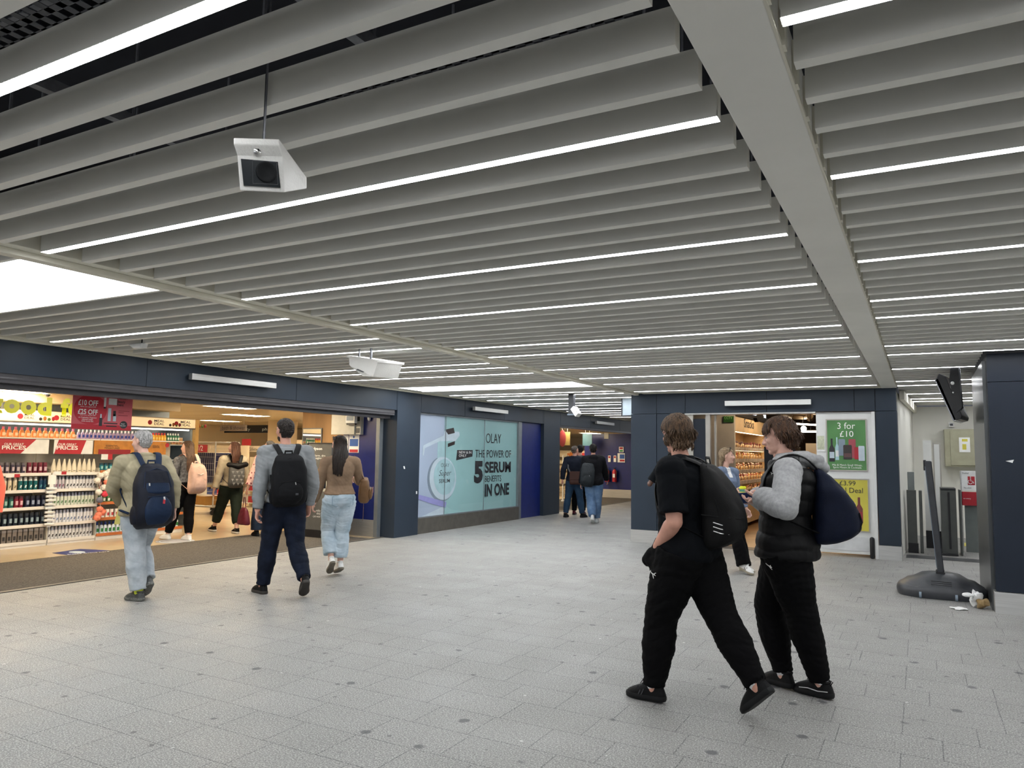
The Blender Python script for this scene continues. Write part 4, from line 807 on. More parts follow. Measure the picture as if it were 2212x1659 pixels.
tx('3 for', (937, 350, 1082, 402)); tx('£10', (957, 418, 1068, 466)); tx('Mix & Match Small Wines,\nSpirit Mixers & Cocktails', (897, 688, 1140, 728))
PD = [0.0]
def pic(kind, u0, v0, u1, v1, m, m2=None):
    PD[0] += 0.0012
    P0_ = py(*V6(u0, v0), y); P1 = py(*V6(u1, v1), y); w_, h = (P1.x - P0_.x) / 2, P0_.z - P1.z; x = (P0_.x + P1.x) / 2; z = P1.z
    pr = [(1, 0), (1, 0.55), (0.35, 0.72), (0.33, 1)] if kind == 'bottle' else [(0.92, 0), (1, 0.05), (1, 0.93), (0.88, 1)]
    pts = [(x + w_*p, y + 0.002, z + h*q) for p, q in pr] + [(x - w_*p, y + 0.002, z + h*q) for p, q in pr[::-1]]
    MB().prism(pts, (0, -0.003 - PD[0], 0)).build(kind + '_print', m, t)
    if m2: MB().box(x - w_*0.85, x + w_*0.85, y - 0.0018 - PD[0], y, z + h*0.15, z + h*0.42).build('label_print', m2, t)
pic('bottle', 868, 480, 918, 668, m_txtk, m_p1); pic('bottle', 918, 470, 952, 655, m_p2, m_white); pic('can', 945, 485, 1003, 620, m_p3); pic('can', 1028, 485, 1090, 640, mcol((160, 70, 80))); pic('can', 985, 532, 1058, 650, m_p5, mcol((90, 60, 60))); pic('can', 1075, 550, 1112, 650, m_red); pic('can', 1108, 540, 1162, 662, m_p1)
tx('NICE', (1125, 590, 1150, 630), m_txtk, bold=0.02, shear=0.3); tx('WISE', (1080, 560, 1106, 590), m_txtw)
PD[0] = 0.0
t, y, a, b = poster(1792, 1035, 1877, 1148, m_yel, 'yellow meal offer poster on the white door, below the green one')
tx('£3.99', (955, 825, 1086, 862), m_txtk); tx('Meal Deal', (900, 880, 1145, 922), m_txtk); tx('Main + Snack + Drink', (940, 1192, 1132, 1210), m_txtk)
pic('bottle', 1083, 958, 1148, 1166, mcol((120, 60, 55)), mcol((150, 45, 50))); pic('can', 1040, 1000, 1088, 1130, mcol((225, 180, 185))); pic('can', 960, 1090, 1090, 1172, mcol((225, 130, 150)))
t = notice(YD2 - 0.005, 1763, 938, 1783, 975, [(0.1, 0.1, 0.9, 0.9, mat('faded green white print', sr(190, 195, 170), 0.5, var=0.15, scale=30))], 'sticker_sheet', 'faded printed sheet beside the green poster')
# --- inside
struct('floor_snack', MB().box(-4.5, -0.4, YS + 0.35, 27, 0.0, 0.004), mat('warm wood floor', (0.30, 0.18, 0.09), 0.35, var=0.15, scale=2))
struct('floor_mat_snack', MB().box(-3.1, -1.5, YS - 0.02, YS + 0.35, 0.0, 0.006), m_dgrey)
struct('wall_snack_back', MB().box(-4.5, -0.3, 26, 26.1, 0, 3.3), mat('dim brown wall', (0.10, 0.07, 0.05), 0.7))
struct('wall_snack_right', MB().box(-0.62, -0.50, YS + 0.5, 26, 0, 2.66), mat('dim brown wall', (0.1, 0.07, 0.05)))
struct('ceiling_snack', MB().box(-4.5, -0.5, YS + 0.5, 26, 3.1, 3.15), mat('dark brown exposed ceiling', (0.05, 0.04, 0.035), 0.8))
struct('wall_snack_side', MB().box(-4.45, -3.36, 15.75, 15.85, 0, 3.0), mat('warm grey wall', (0.40, 0.38, 0.36), 0.6, var=0.03))
struct('trim_8', MB().box(-3.50, -3.36, 15.70, 15.75, 0, 0.5), m_alu)
a, b = py(1562, 899, 15.7), py(1584, 912, 15.7)
t = empty('cctv_notice', ((a.x+b.x)/2, 15.73, b.z), 'dark green camera notice high on the grey wall by snacks', 'notice')
MB().box(a.x, b.x, 15.72, 15.745, b.z, a.z).build('board', mat('dark green board', (0.02, 0.09, 0.02), 0.5), t); text_px('lettering', 'CCTV', (1564.5, 899.5, 1582, 905.5), ('y', 15.715), mat('pale green lettering', (0.2, 0.45, 0.15)), t, bold=0.02)
# snack display running away from the camera
XK = -3.38; m_ply = mat('birch plywood', (0.58, 0.42, 0.24), 0.5, var=0.08, scale=3); m_drk = mat('dark recess lining', (0.06, 0.045, 0.035), 0.6)
ya, yb = 15.86, 19.6
t = empty('snack_display', (XK - 0.3, 17.6, 0), 'tall plywood snack display with lit shelves of crisp packets', 'display unit')
MB().box(XK - 0.6, XK - 0.55, ya, yb, 0, 2.38).build('back_panel', m_ply, t); MB().box(XK - 0.55, XK, ya, ya + 0.05, 0, 2.38).build('side_panel', m_ply, t); MB().box(XK - 0.55, XK, yb - 0.08, yb, 0, 2.38).build('side_panel', m_ply, t)
MB().box(XK - 0.55, XK, ya + 0.05, yb - 0.08, 2.08, 2.38).build('canopy', m_ply, t); MB().box(XK - 0.55, XK, ya + 0.05, yb - 0.08, 0.1, 0.72).build('base_box', m_ply, t)
text_px('lettering', 'Snacks', (1607, 906, 1628, 925), ('x', XK), m_txtk, t, bold=0.01)
SHZ = [0.72, 0.985, 1.22, 1.455, 1.70]
m_spk = mat('shelf strip light', (1, 1, 1), 0.5, emis=((1.0, 0.72, 0.42), 7.0))
for z in SHZ:
    s = MB().box(XK - 0.5, XK - 0.02, ya + 0.05, yb - 0.08, z - 0.02, z).build('shelf', m_ply, t)
    MB().box(XK - 0.02, XK - 0.005, ya + 0.06, yb - 0.09, z - 0.03, z + 0.05).build('price_rail', mat('clear price rail', (0.70, 0.60, 0.52), 0.3, var=0.3, scale=14), s)
for z in SHZ[1:] + [2.10]: MB().box(XK - 0.10, XK - 0.06, ya + 0.1, yb - 0.15, z - 0.030, z - 0.021).build('strip_lamp', m_spk, t)
text_px('lettering', '£5.5*', (1606, 1104, 1617, 1113), ('x', XK), m_txtw, t, bold=0.02); text_px('lettering', 'meal deal', (1606, 1124, 1620, 1130), ('x', XK), m_txtw, t)
pk = [[(190, 140, 50), (120, 70, 60)], [(110, 35, 35), (50, 50, 80)], [(150, 80, 45), (190, 150, 80)], [(150, 50, 40), (80, 60, 60)], [(95, 55, 40), (180, 140, 80)]]
def packet(c1, c2):
    mb = MB(); n = 6
    mb.loft([[((0.028 + 0.006*math.sin(k*5 + z*60))*d_*math.cos(2*math.pi*k/8), w_*math.sin(2*math.pi*k/8), z*1.05) for k in range(8)] for w_, d_, z in [(0.075, 0.1, 0), (0.07, 0.7, 0.03), (0.068, 1, 0.10), (0.07, 0.6, 0.17), (0.075, 0.1, 0.20)]])
    mb.use(1).ell((0.018, 0, 0.1), (0.018, 0.05, 0.06), nu=8, nv=6); return mb, [mat('foil %d %d' % c1[:2], sr(*c1), 0.3, col2=sr(*[q*0.3 for q in c1]), scale=35), mat('foil b %d %d' % c2[:2], sr(*c2), 0.3, col2=sr(235, 215, 180), scale=45)]
names = ['lowest', 'second lowest', 'middle', 'second highest', 'highest']
for i, z in enumerate(SHZ):
    for j in range(2):
        prs = [None, None]
        for k in range(11):
            yy = ya + 0.16 + j * 1.80 + k * 0.163; pr = prs[k % 2]; mb, ms = packet(pk[(i + j*2 + 2*(k % 2)) % 5][0], pk[(i + j + (k % 2)) % 5][1])
            if pr is None:
                prs[k % 2] = o = mb.build('crisp_packet', ms, loc=(0, 0, 0));  tag(o, 'crisp packet on the %s shelf of the snack display, %s half' % (names[i], ['near', 'far'][j]), 'crisp packet', 'crisp packets, %s shelf, %s half' % (names[i], ['near', 'far'][j]))
            else: o = pr.copy(); COL.objects.link(o)
            o.location = (XK - 0.13, yy + rnd.uniform(-.01, .01), z + 0.002); o.rotation_euler = (0, rnd.uniform(-.08, .08), rnd.uniform(-.12, .12)); o.scale.z = rnd.uniform(0.74, 0.90)
# hanging lamps, ducts and shelves at the rear
m_lampw = mat('shop lamp glass', (1, 1, 1), 0.5, emis=((1.0, 0.85, 0.65), 14.0))
for i, (x0, x1, y, z, lab) in enumerate([(-2.75, -2.15, 19.0, 2.34, 'slanting tube light in the snack shop ceiling'), (-2.32, -1.75, 17.0, 2.10, 'lower horizontal tube light in the snack shop')]):
    t = empty('tube_light', ((x0+x1)/2, y, z), lab, 'light'); MB().bar((x0, y - (0.6 if i == 0 else 0), z), (x1, y + (0.6 if i == 0 else 0), z), 0.06, 0.035).build('tube', m_lampw, t); MB().bar(((x0+x1)/2, y, z + 0.02), ((x0+x1)/2, y, 3.1), 0.012).build('hanger', m_black, t)
c = py(1736, 926, 17.5); t = empty('spot_lamp', c, 'round glowing lamp above the horizontal tube light', 'light'); MB().ell(c, (0.06, 0.06, 0.06)).build('bulb', m_lampw, t); MB().bar(c + Vector((0, 0, 0.05)), (c.x, c.y, 3.1), 0.012).build('hanger', m_black, t)
dm = MB()
for i in range(16):
    x = -2.9 + rnd.random() * 1.8; y = 15 + rnd.random() * 6; z = 2.45 + rnd.random() * 0.45
    dm.tube([(x, y, z), (x + rnd.uniform(-.4, .4), y + rnd.uniform(-1, 1), z + rnd.uniform(-.1, .2)), (x + rnd.uniform(-.6, .6), y + rnd.uniform(-2, 2), z + 0.1)], rnd.uniform(0.03, 0.09), 8)
o = dm.build('ceiling_ducts', mat('crumpled foil duct', (0.35, 0.27, 0.18), 0.4, 0.5, bump=0.8, bscale=20)); tag(o, kind='structure')
a = py(1612, 905, 15.0); t = empty('track_spotlight', (-2.75, 15.2, 2.35), 'black track spotlight near the snacks sign', 'light'); MB().bar((-2.72, 15.2, 2.36), (-2.80, 15.05, 2.26), 0.09).build('head', m_black, t); MB().bar((-2.72, 15.2, 2.36), (-2.72, 15.2, 3.1), 0.014).build('stem', m_black, t)
back_shelf(-2.5, -1.2, 19.5, 1.9, 'lit shelving with dark bottles behind the man in the vest', [(90, 40, 30), (60, 70, 40), (200, 120, 60), (120, 30, 30)], 8)
tag(MB().box(-2.68, -2.1, 15.2, 15.9, 0.005, 1.75).build('dark_cabinet', m_navyd, bevel=0.01), 'dark free-standing cabinet right of the snack display', 'cabinet')
for x, y in ((-2.4, 15.0), (-2.5, 17.6), (-2.2, 21)):  # added spot lamps with can housings, to brighten the snack shop
    ld = bpy.data.lights.new('fill_lamp', 'SPOT'); ld.energy = 160; ld.color = (1.0, 0.74, 0.45); ld.spot_size = R(150); ld.shadow_soft_size = 0.12
    lo = bpy.data.objects.new('fill_lamp', ld); COL.objects.link(lo); lo.location = (x, y, 3.0)
    tl = empty('fill_spotlight', (x, y, 3.02), 'added black can spotlight brightening the snack shop interior, %s' % {15.0: 'nearest the door', 17.6: 'middle one', 21: 'farthest from the door'}[y], 'spotlight')
    MB().lathe((x, y, 3.01), [(0.10, 0.0), (0.11, 0.0), (0.11, 0.09), (0.0, 0.09)], 16).build('can', m_black, tl); attach(lo, tl)
# ================================================================ things hanging and standing in the concourse
# near CCTV housing
t = empty('cctv_camera', (-1.95, 1.75, 2.45), 'white wedge shaped CCTV camera housing hanging on a rod, nearest the viewer', 'security camera')
def pd(u, v, D):
    d = Vector(ray(u, v)).normalized(); return Vector((0, 0, EYE)) + d * D
m_cw = mat('white painted steel', (0.74, 0.73, 0.70), 0.42, var=0.03, bump=0.15, bscale=120)
DC = 2.46
TL, TR, BR, BL = pd(504, 297, DC), pd(603, 300, DC + 0.03), pd(615, 416, DC + 0.01), pd(518, 412, DC - 0.02)
M0L, M0R, M1L, M1R = pd(504, 311, DC - 0.01), pd(604, 314, DC + 0.02), pd(512, 336, DC), pd(611, 338, DC + 0.03)
BB, BT = pd(663, 408, DC + 0.17), pd(663, 383, DC + 0.17); sh = TL - TR
bk = (BB - BR).normalized()
pr_ = [TR, M0R, M1R, BR, BB, BT]; pl_ = [TL, M0L, M1L, BL, BB + (BL - BR), BT + (BL - BR)]
n = 6; MB().add(pl_ + pr_, [tuple(range(n))[::-1], tuple(range(n, 2*n))] + [(i, (i+1) % n, (i+1) % n + n, i + n) for i in range(n)]).build('housing', m_cw, t, 0.003)
nv = (BR - BL).cross(M1L - BL).normalized()
if nv.dot(Vector((0, 0, EYE)) - BL) < 0: nv = -nv
Wn = [pd(523.7, 403, DC), pd(607, 405, DC), pd(604, 346.5, DC), pd(520, 343.6, DC)]
Wn = [p + nv * ((BL - p).dot(nv) + 0.001) for p in Wn]
MB().prism(Wn, nv*0.003).build('window', mat('dark smoked glass', (0.020, 0.024, 0.028), 0.15, spec=0.5), t)
cc = pd(576, 371, DC); cc += nv * ((BL - cc).dot(nv) + 0.0045)
fr_ = MB(); Q_ = [pd(u, v, DC) for u, v in ((544, 398), (601, 398), (600, 348), (546, 346))]; Q_ = [p + nv * ((BL - p).dot(nv) + 0.0045) for p in Q_]
for i in range(4): fr_.bar(Q_[i], Q_[(i+1) % 4], 0.0014)
fr_.build('inner_frame', m_dgrey, t)
m_lens = mat('lens black', (0.006, 0.007, 0.008), 0.6, spec=0.2)
MB().lathe(cc, [(0.0, 0), (0.031, 0), (0.031, 0.004), (0.026, 0.005), (0.02, 0.002), (0, 0.002)], 24, nv).build('lens', m_lens, t)
kc = pd(557, 326, DC); kc += nv * ((M1L - kc).dot(nv) + 0.004)
MB().lathe(kc, [(0.011, 0), (0.011, 0.005), (0.007, 0.008), (0, 0.008)], 16, nv).build('lock', mat('chrome', (0.8, 0.8, 0.8), 0.15, 1.0), t)
rp = pd(571, 300, 2.62)
MB().tube([rp - Vector((0, 0, 0.10)), (rp.x, rp.y, 3.35)], 0.0032, 8).build('rod', m_galv, t); MB().tube([rp + Vector((-0.005, 0, -0.10)), (rp.x - 0.005, rp.y, 3.35)], 0.0022, 6).build('cable', m_dgrey, t)
# far CCTV housing with smoke
Y0 = 6.30; A, B, C_, D_ = [py(u, v, Y0) for u, v in ((753, 772), (816, 782), (806, 814), (755, 790))]
t = empty('cctv_camera', (A.x + 0.2, Y0, C_.z), 'white wedge shaped camera housing under the left ceiling bay', 'security camera')
d = Vector((0.12, 0.28, 0.0))
bx = MB(); L_ = [A, D_, py(783, 812, Y0 - 0.12), C_, B]
n = 5; V_ = L_ + [p + d for p in L_]; bx.add(V_, [tuple(range(n)), tuple(range(2*n - 1, n - 1, -1))] + [(i, i + n, (i+1) % n + n, (i+1) % n) for i in range(n)])
bx.build('housing', m_cw, t, 0.006); MB().obox((A + B) / 2 + d/2 + Vector((0, 0, 0.01)), (B - A)*0.52, d*0.55, (0, 0, 0.012)).build('lid', m_cw, t)
q = (A*0.3 + B*0.7) + d*0.08; MB().bar(q, (q.x, q.y, 3.35), 0.02).build('rod', m_galv, t); q = (A*0.7 + B*0.3) + d*0.08; MB().bar(q, (q.x, q.y, 3.35), 0.014).build('rod', m_galv, t)
MB().bar(A.lerp(B, 0.35) + Vector((0.0, -0.012, -0.115)), A.lerp(B, 0.55) + Vector((0, -0.012, -0.135)), 0.03, 0.01).build('slot', m_dgrey, t)
# smoke detector
c = pz(290, 748, 2.62); t = empty('smoke_detector', c, 'small white angled sensor under the ceiling above the left header', 'sensor'); MB().prism([c + Vector(p) for p in ((-0.12, 0, 0.03), (0.12, 0, 0.03), (0.10, 0, -0.02), (-0.02, 0, -0.02))], (0, 0.08, 0)).build('body', m_white, t, 0.006); MB().bar(c + Vector((0.08, 0.04, 0.03)), c + Vector((0.08, 0.04, 0.10)), 0.02).build('mount', m_black, t)
# third camera by the far passage
c = py(1237, 888, 12.6); t = empty('cctv_camera', c, 'small white bracket camera hanging beside the far passage lights', 'security camera')
MB().box(c.x - 0.09, c.x + 0.01, c.y, c.y + 0.1, c.z - 0.05, 2.66).build('bracket', m_dgrey, t); MB().obox(c + Vector((0.07, 0, -0.01)), (0.03, 0, 0.03), (0, 0.09, 0), (-0.05, 0, 0.07)).build('housing', m_cw, t, 0.006); MB().box(c.x - 0.11, c.x + 0.04, c.y, c.y + 0.08, c.z - 0.075, c.z - 0.05).build('base', m_p3, t)
# hanging light box sign behind the snack shop corner
a, b = py(1342, 861, 13.9), py(1366, 897, 13.9)
t = empty('hanging_sign', ((a.x+b.x)/2, 13.9, b.z), 'white faced hanging sign box with dark frame at passage corner', 'sign')
MB().box(a.x + 0.02, b.x + 0.3, 13.9, 14.02, b.z, a.z).build('face', m_p1, t); MB().box(a.x, a.x + 0.025, 13.89, 14.03, b.z - 0.01, a.z + 0.01).box(a.x, b.x + 0.3, 13.895, 14.03, b.z - 0.015, b.z).build('frame', m_dgrey, t)
MB().box(a.x + 0.1, a.x + 0.13, 13.95, 13.98, a.z, 2.70).build('hanger', m_galv, t)
# hanging screen seen from the side
YT = 10.3
def T(u, v, y=YT): return py(u, v, y)
t = empty('hanging_screen', (0.3, YT, 2.0), 'black display screen tilted down, hung from the ceiling by dark pillar', 'screen')
prof = [T(2021, 820), T(2031, 806), T(2068, 812), T(2075, 900), T(2062, 909)]
prof = [(2020, 822), (2028, 806), (2042, 812), (2078, 898), (2076, 905), (2060, 909)]
MB().prism([T(*p) for p in prof], (0.10, 0.62, 0)).build('screen_body', m_black, t, 0.006)
MB().prism([T(2019, 822), T(2026, 818), T(2065, 908), T(2059, 910)], (0.1, 0.60, 0)).build('screen_face', mat('screen glass side', (0.35, 0.36, 0.38), 0.25, 0.3), t)
MB().prism([T(2053, 795, YT - 0.02), T(2070, 795, YT - 0.02), T(2078, 880, YT - 0.02), T(2066, 892, YT - 0.02), T(2050, 822, YT - 0.02)], (0.02, 0.10, 0)).build('mount_bracket', m_black, t)
a, b = T(2071, 790), T(2079, 885); MB().box(a.x, b.x, YT + 0.1, YT + 0.16, b.z, ZC + 0.05).build('pole', m_galv, t)
for u, v in ((2057.5, 828), (2058.5, 848)): MB().lathe(T(u, v, YT - 0.025), [(0.022 if v < 840 else 0.010, 0), (0.018 if v < 840 else 0.008, 0.008), (0, 0.008)], 14, (0, -1, 0)).build('bolt', m_steel, t)
# swing sign on a moulded base
m_base = mat('slate moulded plastic', (0.040, 0.043, 0.050), 0.42, var=0.15, bump=0.1, bscale=60)
t = empty('pavement_sign', (0.17, 10.1, 0), 'dark grey portable sign stand, frame edge-on, beside the dark pillar', 'sign stand')
bc = Vector((0.16, 10.05, 0)); ang = 0.0
def top(x, y):    # moulded dome height
    e = max(0.0, 1 - (x/0.44)**2 - (y/0.36)**2)
    return 0.06 + 0.135 * e**0.6 if e > 0 else 0.0
rings = []
for k, (s_, z) in enumerate([(0.93, 0.0), (0.97, 0.004), (0.99, 0.03), (1.0, 0.06), (0.99, 0.085), (0.95, 0.115), (0.90, 0.130), (0.86, 0.140), (0.76, 0.180), (0.62, 0.215), (0.44, 0.245), (0.24, 0.262), (0.10, 0.266)]):
    r_ = []
    for j in range(48):
        a_ = 2*math.pi*j/48; cx_ = math.cos(a_); sy = math.sin(a_); ex = 0.7
        X_ = 0.455*s_*math.copysign(abs(cx_)**ex, cx_); Y_ = 0.36*s_*math.copysign(abs(sy)**ex, sy)
        g = 0.022*math.exp(-((abs(X_) - 0.27)/0.05)**2) if z > 0.12 else 0
        r_.append(bc + Vector((X_, Y_, z - g)))
    rings.append(r_)
MB().loft(rings).build('base', m_base, t)
MB().bar(bc + Vector((-0.0, -0.12, 0.245)), bc + Vector((0.0, 0.14, 0.245)), 0.09, 0.05).build('socket', m_black, t)
for x in (-0.21, 0.14):
    MB().lathe(bc + Vector((x - 0.012, -0.350, 0.036)), [(0.0, 0), (0.035, 0), (0.035, 0.024), (0, 0.024)], 16, (1, 0, 0)).build('wheel', m_p3, t)
for q in range(4): MB().bar(bc + Vector((-0.10, -0.265 - 0.016*q, 0.187 - 0.018*q)), bc + Vector((0.10, -0.265 - 0.016*q, 0.187 - 0.018*q)), 0.006, 0.006).build('moulded_rib', m_black, t)
pb_, pt_ = Vector((0.165, 9.98, 0.25)), Vector((0.075, 9.9, 1.53))
dr = (pt_ - pb_).normalized(); sd = Vector((1, 0, 0)); dy = Vector((0, 0.30, 0))
MB().obox((pb_ + pt_) / 2 + Vector((0, 0.3, 0)), Vector((0.034, 0, 0)), Vector((0, 0.33, 0)), (pt_ - pb_) / 2).build('frame', m_base, t, 0.012)
MB().obox((pb_ + pt_) / 2 + Vector((-0.036, 0.3, 0)), Vector((0.003, 0, 0)), Vector((0, 0.29, 0)), (pt_ - pb_) * 0.45).build('poster_pocket', m_p3, t)
MB().obox(pt_ + Vector((-0.035, 0.12, -0.05)), Vector((0.014, 0, 0)), Vector((0, 0.08, 0)), Vector((0, 0, 0.06))).build('latch', m_black, t, 0.004)
# litter
def litter(name, c, r, m, label, cat, seed):
    mb = MB().ell(c, r, nu=18, nv=12); mb.v = [tuple(Vector(p) + (Vector(p) - Vector(c)) * (noise.noise(Vector(p)*18 + Vector((seed,)*3)) * 0.9)) for p in mb.v]
    mb.v = [(x, y, max(z, 0.002)) for x, y, z in mb.v]; return tag(mb.build(name, m), label, cat)
g = pz(2075, 1317); litter('crumpled_tissue', (g.x, g.y, 0.012), (0.085, 0.06, 0.012), m_paper, 'crumpled white tissue on the floor in front of sign base', 'litter', 3)
g = pz(2140, 1300)
t = empty('discarded_food_bag', (0.50, 9.42, 0), 'clear plastic food bag with bread scraps between sign base and dark pillar', 'litter')
for c, r, m, s_, nm in (((0.47, 9.42, 0.10), (0.05, 0.06, 0.09), m_paper, 1, 'white_wrapper'), ((0.53, 9.37, 0.06), (0.05, 0.05, 0.055), mcol((150, 125, 85)), 2, 'bread_scrap'), ((0.40, 9.36, 0.13), (0.06, 0.04, 0.02), m_paper, 5, 'white_wrapper')):
    mb = MB().ell(c, r, nu=16, nv=12); mb.v = [tuple(Vector(p) + (Vector(p) - Vector(c)) * (noise.noise(Vector(p)*22 + Vector((s_,)*3)) * 0.8)) for p in mb.v]; mb.v = [(x, y, max(z, 0.002)) for x, y, z in mb.v]; mb.build(nm, m, t)
# --- ticket gate area behind
m_gate = mat('brushed dark gate metal', (0.10, 0.105, 0.10), 0.35, 0.5); m_gl2 = mat('grey tinted glass', (0.16, 0.18, 0.175), 0.12)
YG = 14.25
def gp(u, v, y=YG): return py(u, v, y)
def gate(name, u0, u1, vt, vb, label, y=YG, m=m_gate, cat='barrier', extra=None, dep=0.12):
    a, b = gp(u0, vt, y), gp(u1, vb, y); a.x = max(a.x, -0.225); t = empty(name, ((a.x+b.x)/2, y, 0), label, cat)
    MB().box(a.x, b.x, y, y + dep, 0.0, a.z).build('body', m, t, 0.006); return t, a, b
t, a, b = gate('glass_barrier', 1953, 1983, 1058, 1190, 'low dark barrier panel with tall rounded glass behind white door', dep=0.08)
MB().box(a.x + 0.02, b.x - 0.02, YG + 0.02, YG + 0.04, 0.2, 1.335).build('glass', m_gl2, t, 0.01); MB().box(a.x, b.x + 0.01, YG - 0.02, YG + 0.12, 0.0, 0.16).build('base', m_black, t)
t, a, b = gate('barrier_post', 1984, 1996, 1060, 1197, 'slim dark barrier post left of the leaning white panel', dep=0.3)
t, a, b = gate('ticket_gate', 2031, 2070, 1056, 1198, 'wide dark metal ticket gate cabinet right of the sign stand', dep=0.55)
MB().box(a.x, b.x, YG - 0.01, YG + 0.56, a.z - 0.02, a.z + 0.015).build('top_cap', m_black, t, 0.006); MB().box(b.x - 0.12, b.x - 0.09, YG - 0.012, YG, 0.1, a.z - 0.05).build('groove', m_black, t); MB().box(a.x - 0.1, b.x, YG - 0.1, YG + 0.56, 0, 0.03).build('foot_plate', m_black, t)
t, a, b = gate('ticket_gate', 2071, 2081, 1058, 1198, 'narrow dark metal gate post beside the red and white sign', dep=0.3)
t, a, b = gate('glass_gate', 2083, 2125, 1085, 1180, 'grey glass gate leaf under the accessible sign', y=YG + 0.7, m=m_gl2, dep=0.03)
a, b = gp(1993, 951, 15.2), gp(2026, 1160, 15.2)
t = empty('leaning_panel', ((a.x+b.x)/2, 15.2, 0), 'tall white framed panel leaning behind the portable sign', 'panel')
MB().box(a.x, a.x + 0.13, 15.2, 15.26, 0.3, a.z).build('board', m_white, t); MB().box(a.x + 0.15, a.x + 0.27, 15.2, 15.24, 0.05, a.z - 0.04).build('frame', m_alu, t); MB().box(a.x + 0.17, a.x + 0.25, 15.19, 15.2, 0.2, a.z - 0.07).build('insert', m_white, t); MB().box(a.x, a.x + 0.3, 15.18, 15.3, 0.0, 0.3).build('foot', m_black, t)
YW = 17.4
a, b = gp(2038, 928, YW), gp(2100, 1009, YW)
t = empty('wall_cabinet', ((a.x+b.x)/2, YW, b.z), 'beige metal cabinet on the white rear wall', 'wall box')
MB().box(a.x, b.x + 0.2, YW - 0.28, YW + 0.1, b.z, a.z).build('body', mat('olive beige enamel', (0.32, 0.31, 0.22), 0.5), t, 0.008); MB().box(a.x + 0.10, b.x + 0.2, YW - 0.30, YW - 0.28, b.z + 0.03, a.z - 0.03).build('door', MATS['olive beige enamel'], t, 0.004)
a, b = gp(2071, 945, YW - 0.3), gp(2096, 977, YW - 0.3)
t = empty('cabinet_notice', ((a.x+b.x)/2, YW - 0.3, b.z), 'white notice with yellow print on the beige cabinet', 'notice'); MB().box(a.x, b.x, YW - 0.31, YW - 0.302, b.z, a.z).build('sheet', m_paper, t); MB().box(a.x + 0.05, b.x - 0.04, YW - 0.314, YW - 0.31, a.z - 0.08, a.z - 0.03).build('print', m_yel, t); MB().box(a.x + 0.12, b.x - 0.13, YW - 0.314, YW - 0.31, b.z + 0.05, a.z - 0.13).build('print', m_yel, t)
a, b = gp(2049, 913, YW + 0.05), gp(2061, 922, YW + 0.05); t = empty('socket_plate', ((a.x+b.x)/2, YW, b.z), 'small metal plate on the wall above beige cabinet', 'wall plate'); MB().box(a.x, b.x, YW + 0.04, YW + 0.1, b.z, a.z).build('plate', m_steel, t); MB().box(a.x + 0.02, b.x - 0.02, YW + 0.03, YW + 0.04, b.z + 0.02, a.z - 0.02).build('socket', m_dgrey, t)
YSg = 14.9
a, b = gp(2076, 1017, YSg), gp(2115, 1060, YSg)
t = empty('accessible_gate_sign', ((a.x+b.x)/2, YSg, b.z), 'white sign with red wheelchair symbol above a red band', 'sign')
MB().box(a.x, b.x, YSg, YSg + 0.02, b.z, a.z).build('board', m_paper, t, 0.003)
s0, s1 = gp(2090, 1029, YSg), gp(2106, 1048, YSg); MB().box(s0.x, s1.x, YSg - 0.004, YSg, s1.z, s0.z).build('red_print', m_red, t)
cx_, cz_ = (s0.x + s1.x) / 2 - 0.01, (s0.z + s1.z) / 2
MB().tube([(cx_ - 0.005 + 0.032*math.cos(q), YSg - 0.006, cz_ - 0.02 + 0.032*math.sin(q)) for q in np.linspace(2.0, 6.0, 12)], 0.005, 6).build('wheelchair_symbol', m_paper, t)
MB().tube([(cx_, YSg - 0.006, cz_ + 0.045), (cx_ + 0.002, YSg - 0.006, cz_ - 0.005), (cx_ + 0.03, YSg - 0.006, cz_ - 0.01), (cx_ + 0.045, YSg - 0.006, cz_ - 0.045)], 0.005, 6).ell((cx_, YSg - 0.006, cz_ + 0.06), (0.009, 0.004, 0.009), nu=10, nv=6).build('person_symbol', m_paper, t)
text_px('lettering', 'Disabled', (2078, 1020, 2092, 1024), ('y', YSg), m_txtk, t); text_px('lettering', 'Pass, please', (2082, 1052, 2098, 1056), ('y', YSg), m_txtk, t)
r0, r1 = gp(2076, 1062, YSg), gp(2115, 1093, YSg); MB().box(r0.x, r1.x, YSg, YSg + 0.02, r1.z, r0.z).build('red_band', m_red, t, 0.003); text_px('lettering', 'no entry', (2081, 1076, 2097, 1079), ('y', YSg), m_txtw, t)
MB().box(a.x - 0.02, a.x, YSg, YSg + 0.03, 0.0, a.z).build('post', m_steel, t)
tag(MB().box(0.60, 1.3, 15.9, 16.5, 0.001, 0.004).build('tactile_strip', m_yel), 'yellow striped floor strip behind the gates', 'floor marking')
struct('floor_right_mat', MB().box(-0.25, 2.2, 13.5, 13.9, 0.0005, 0.004), m_dgrey)
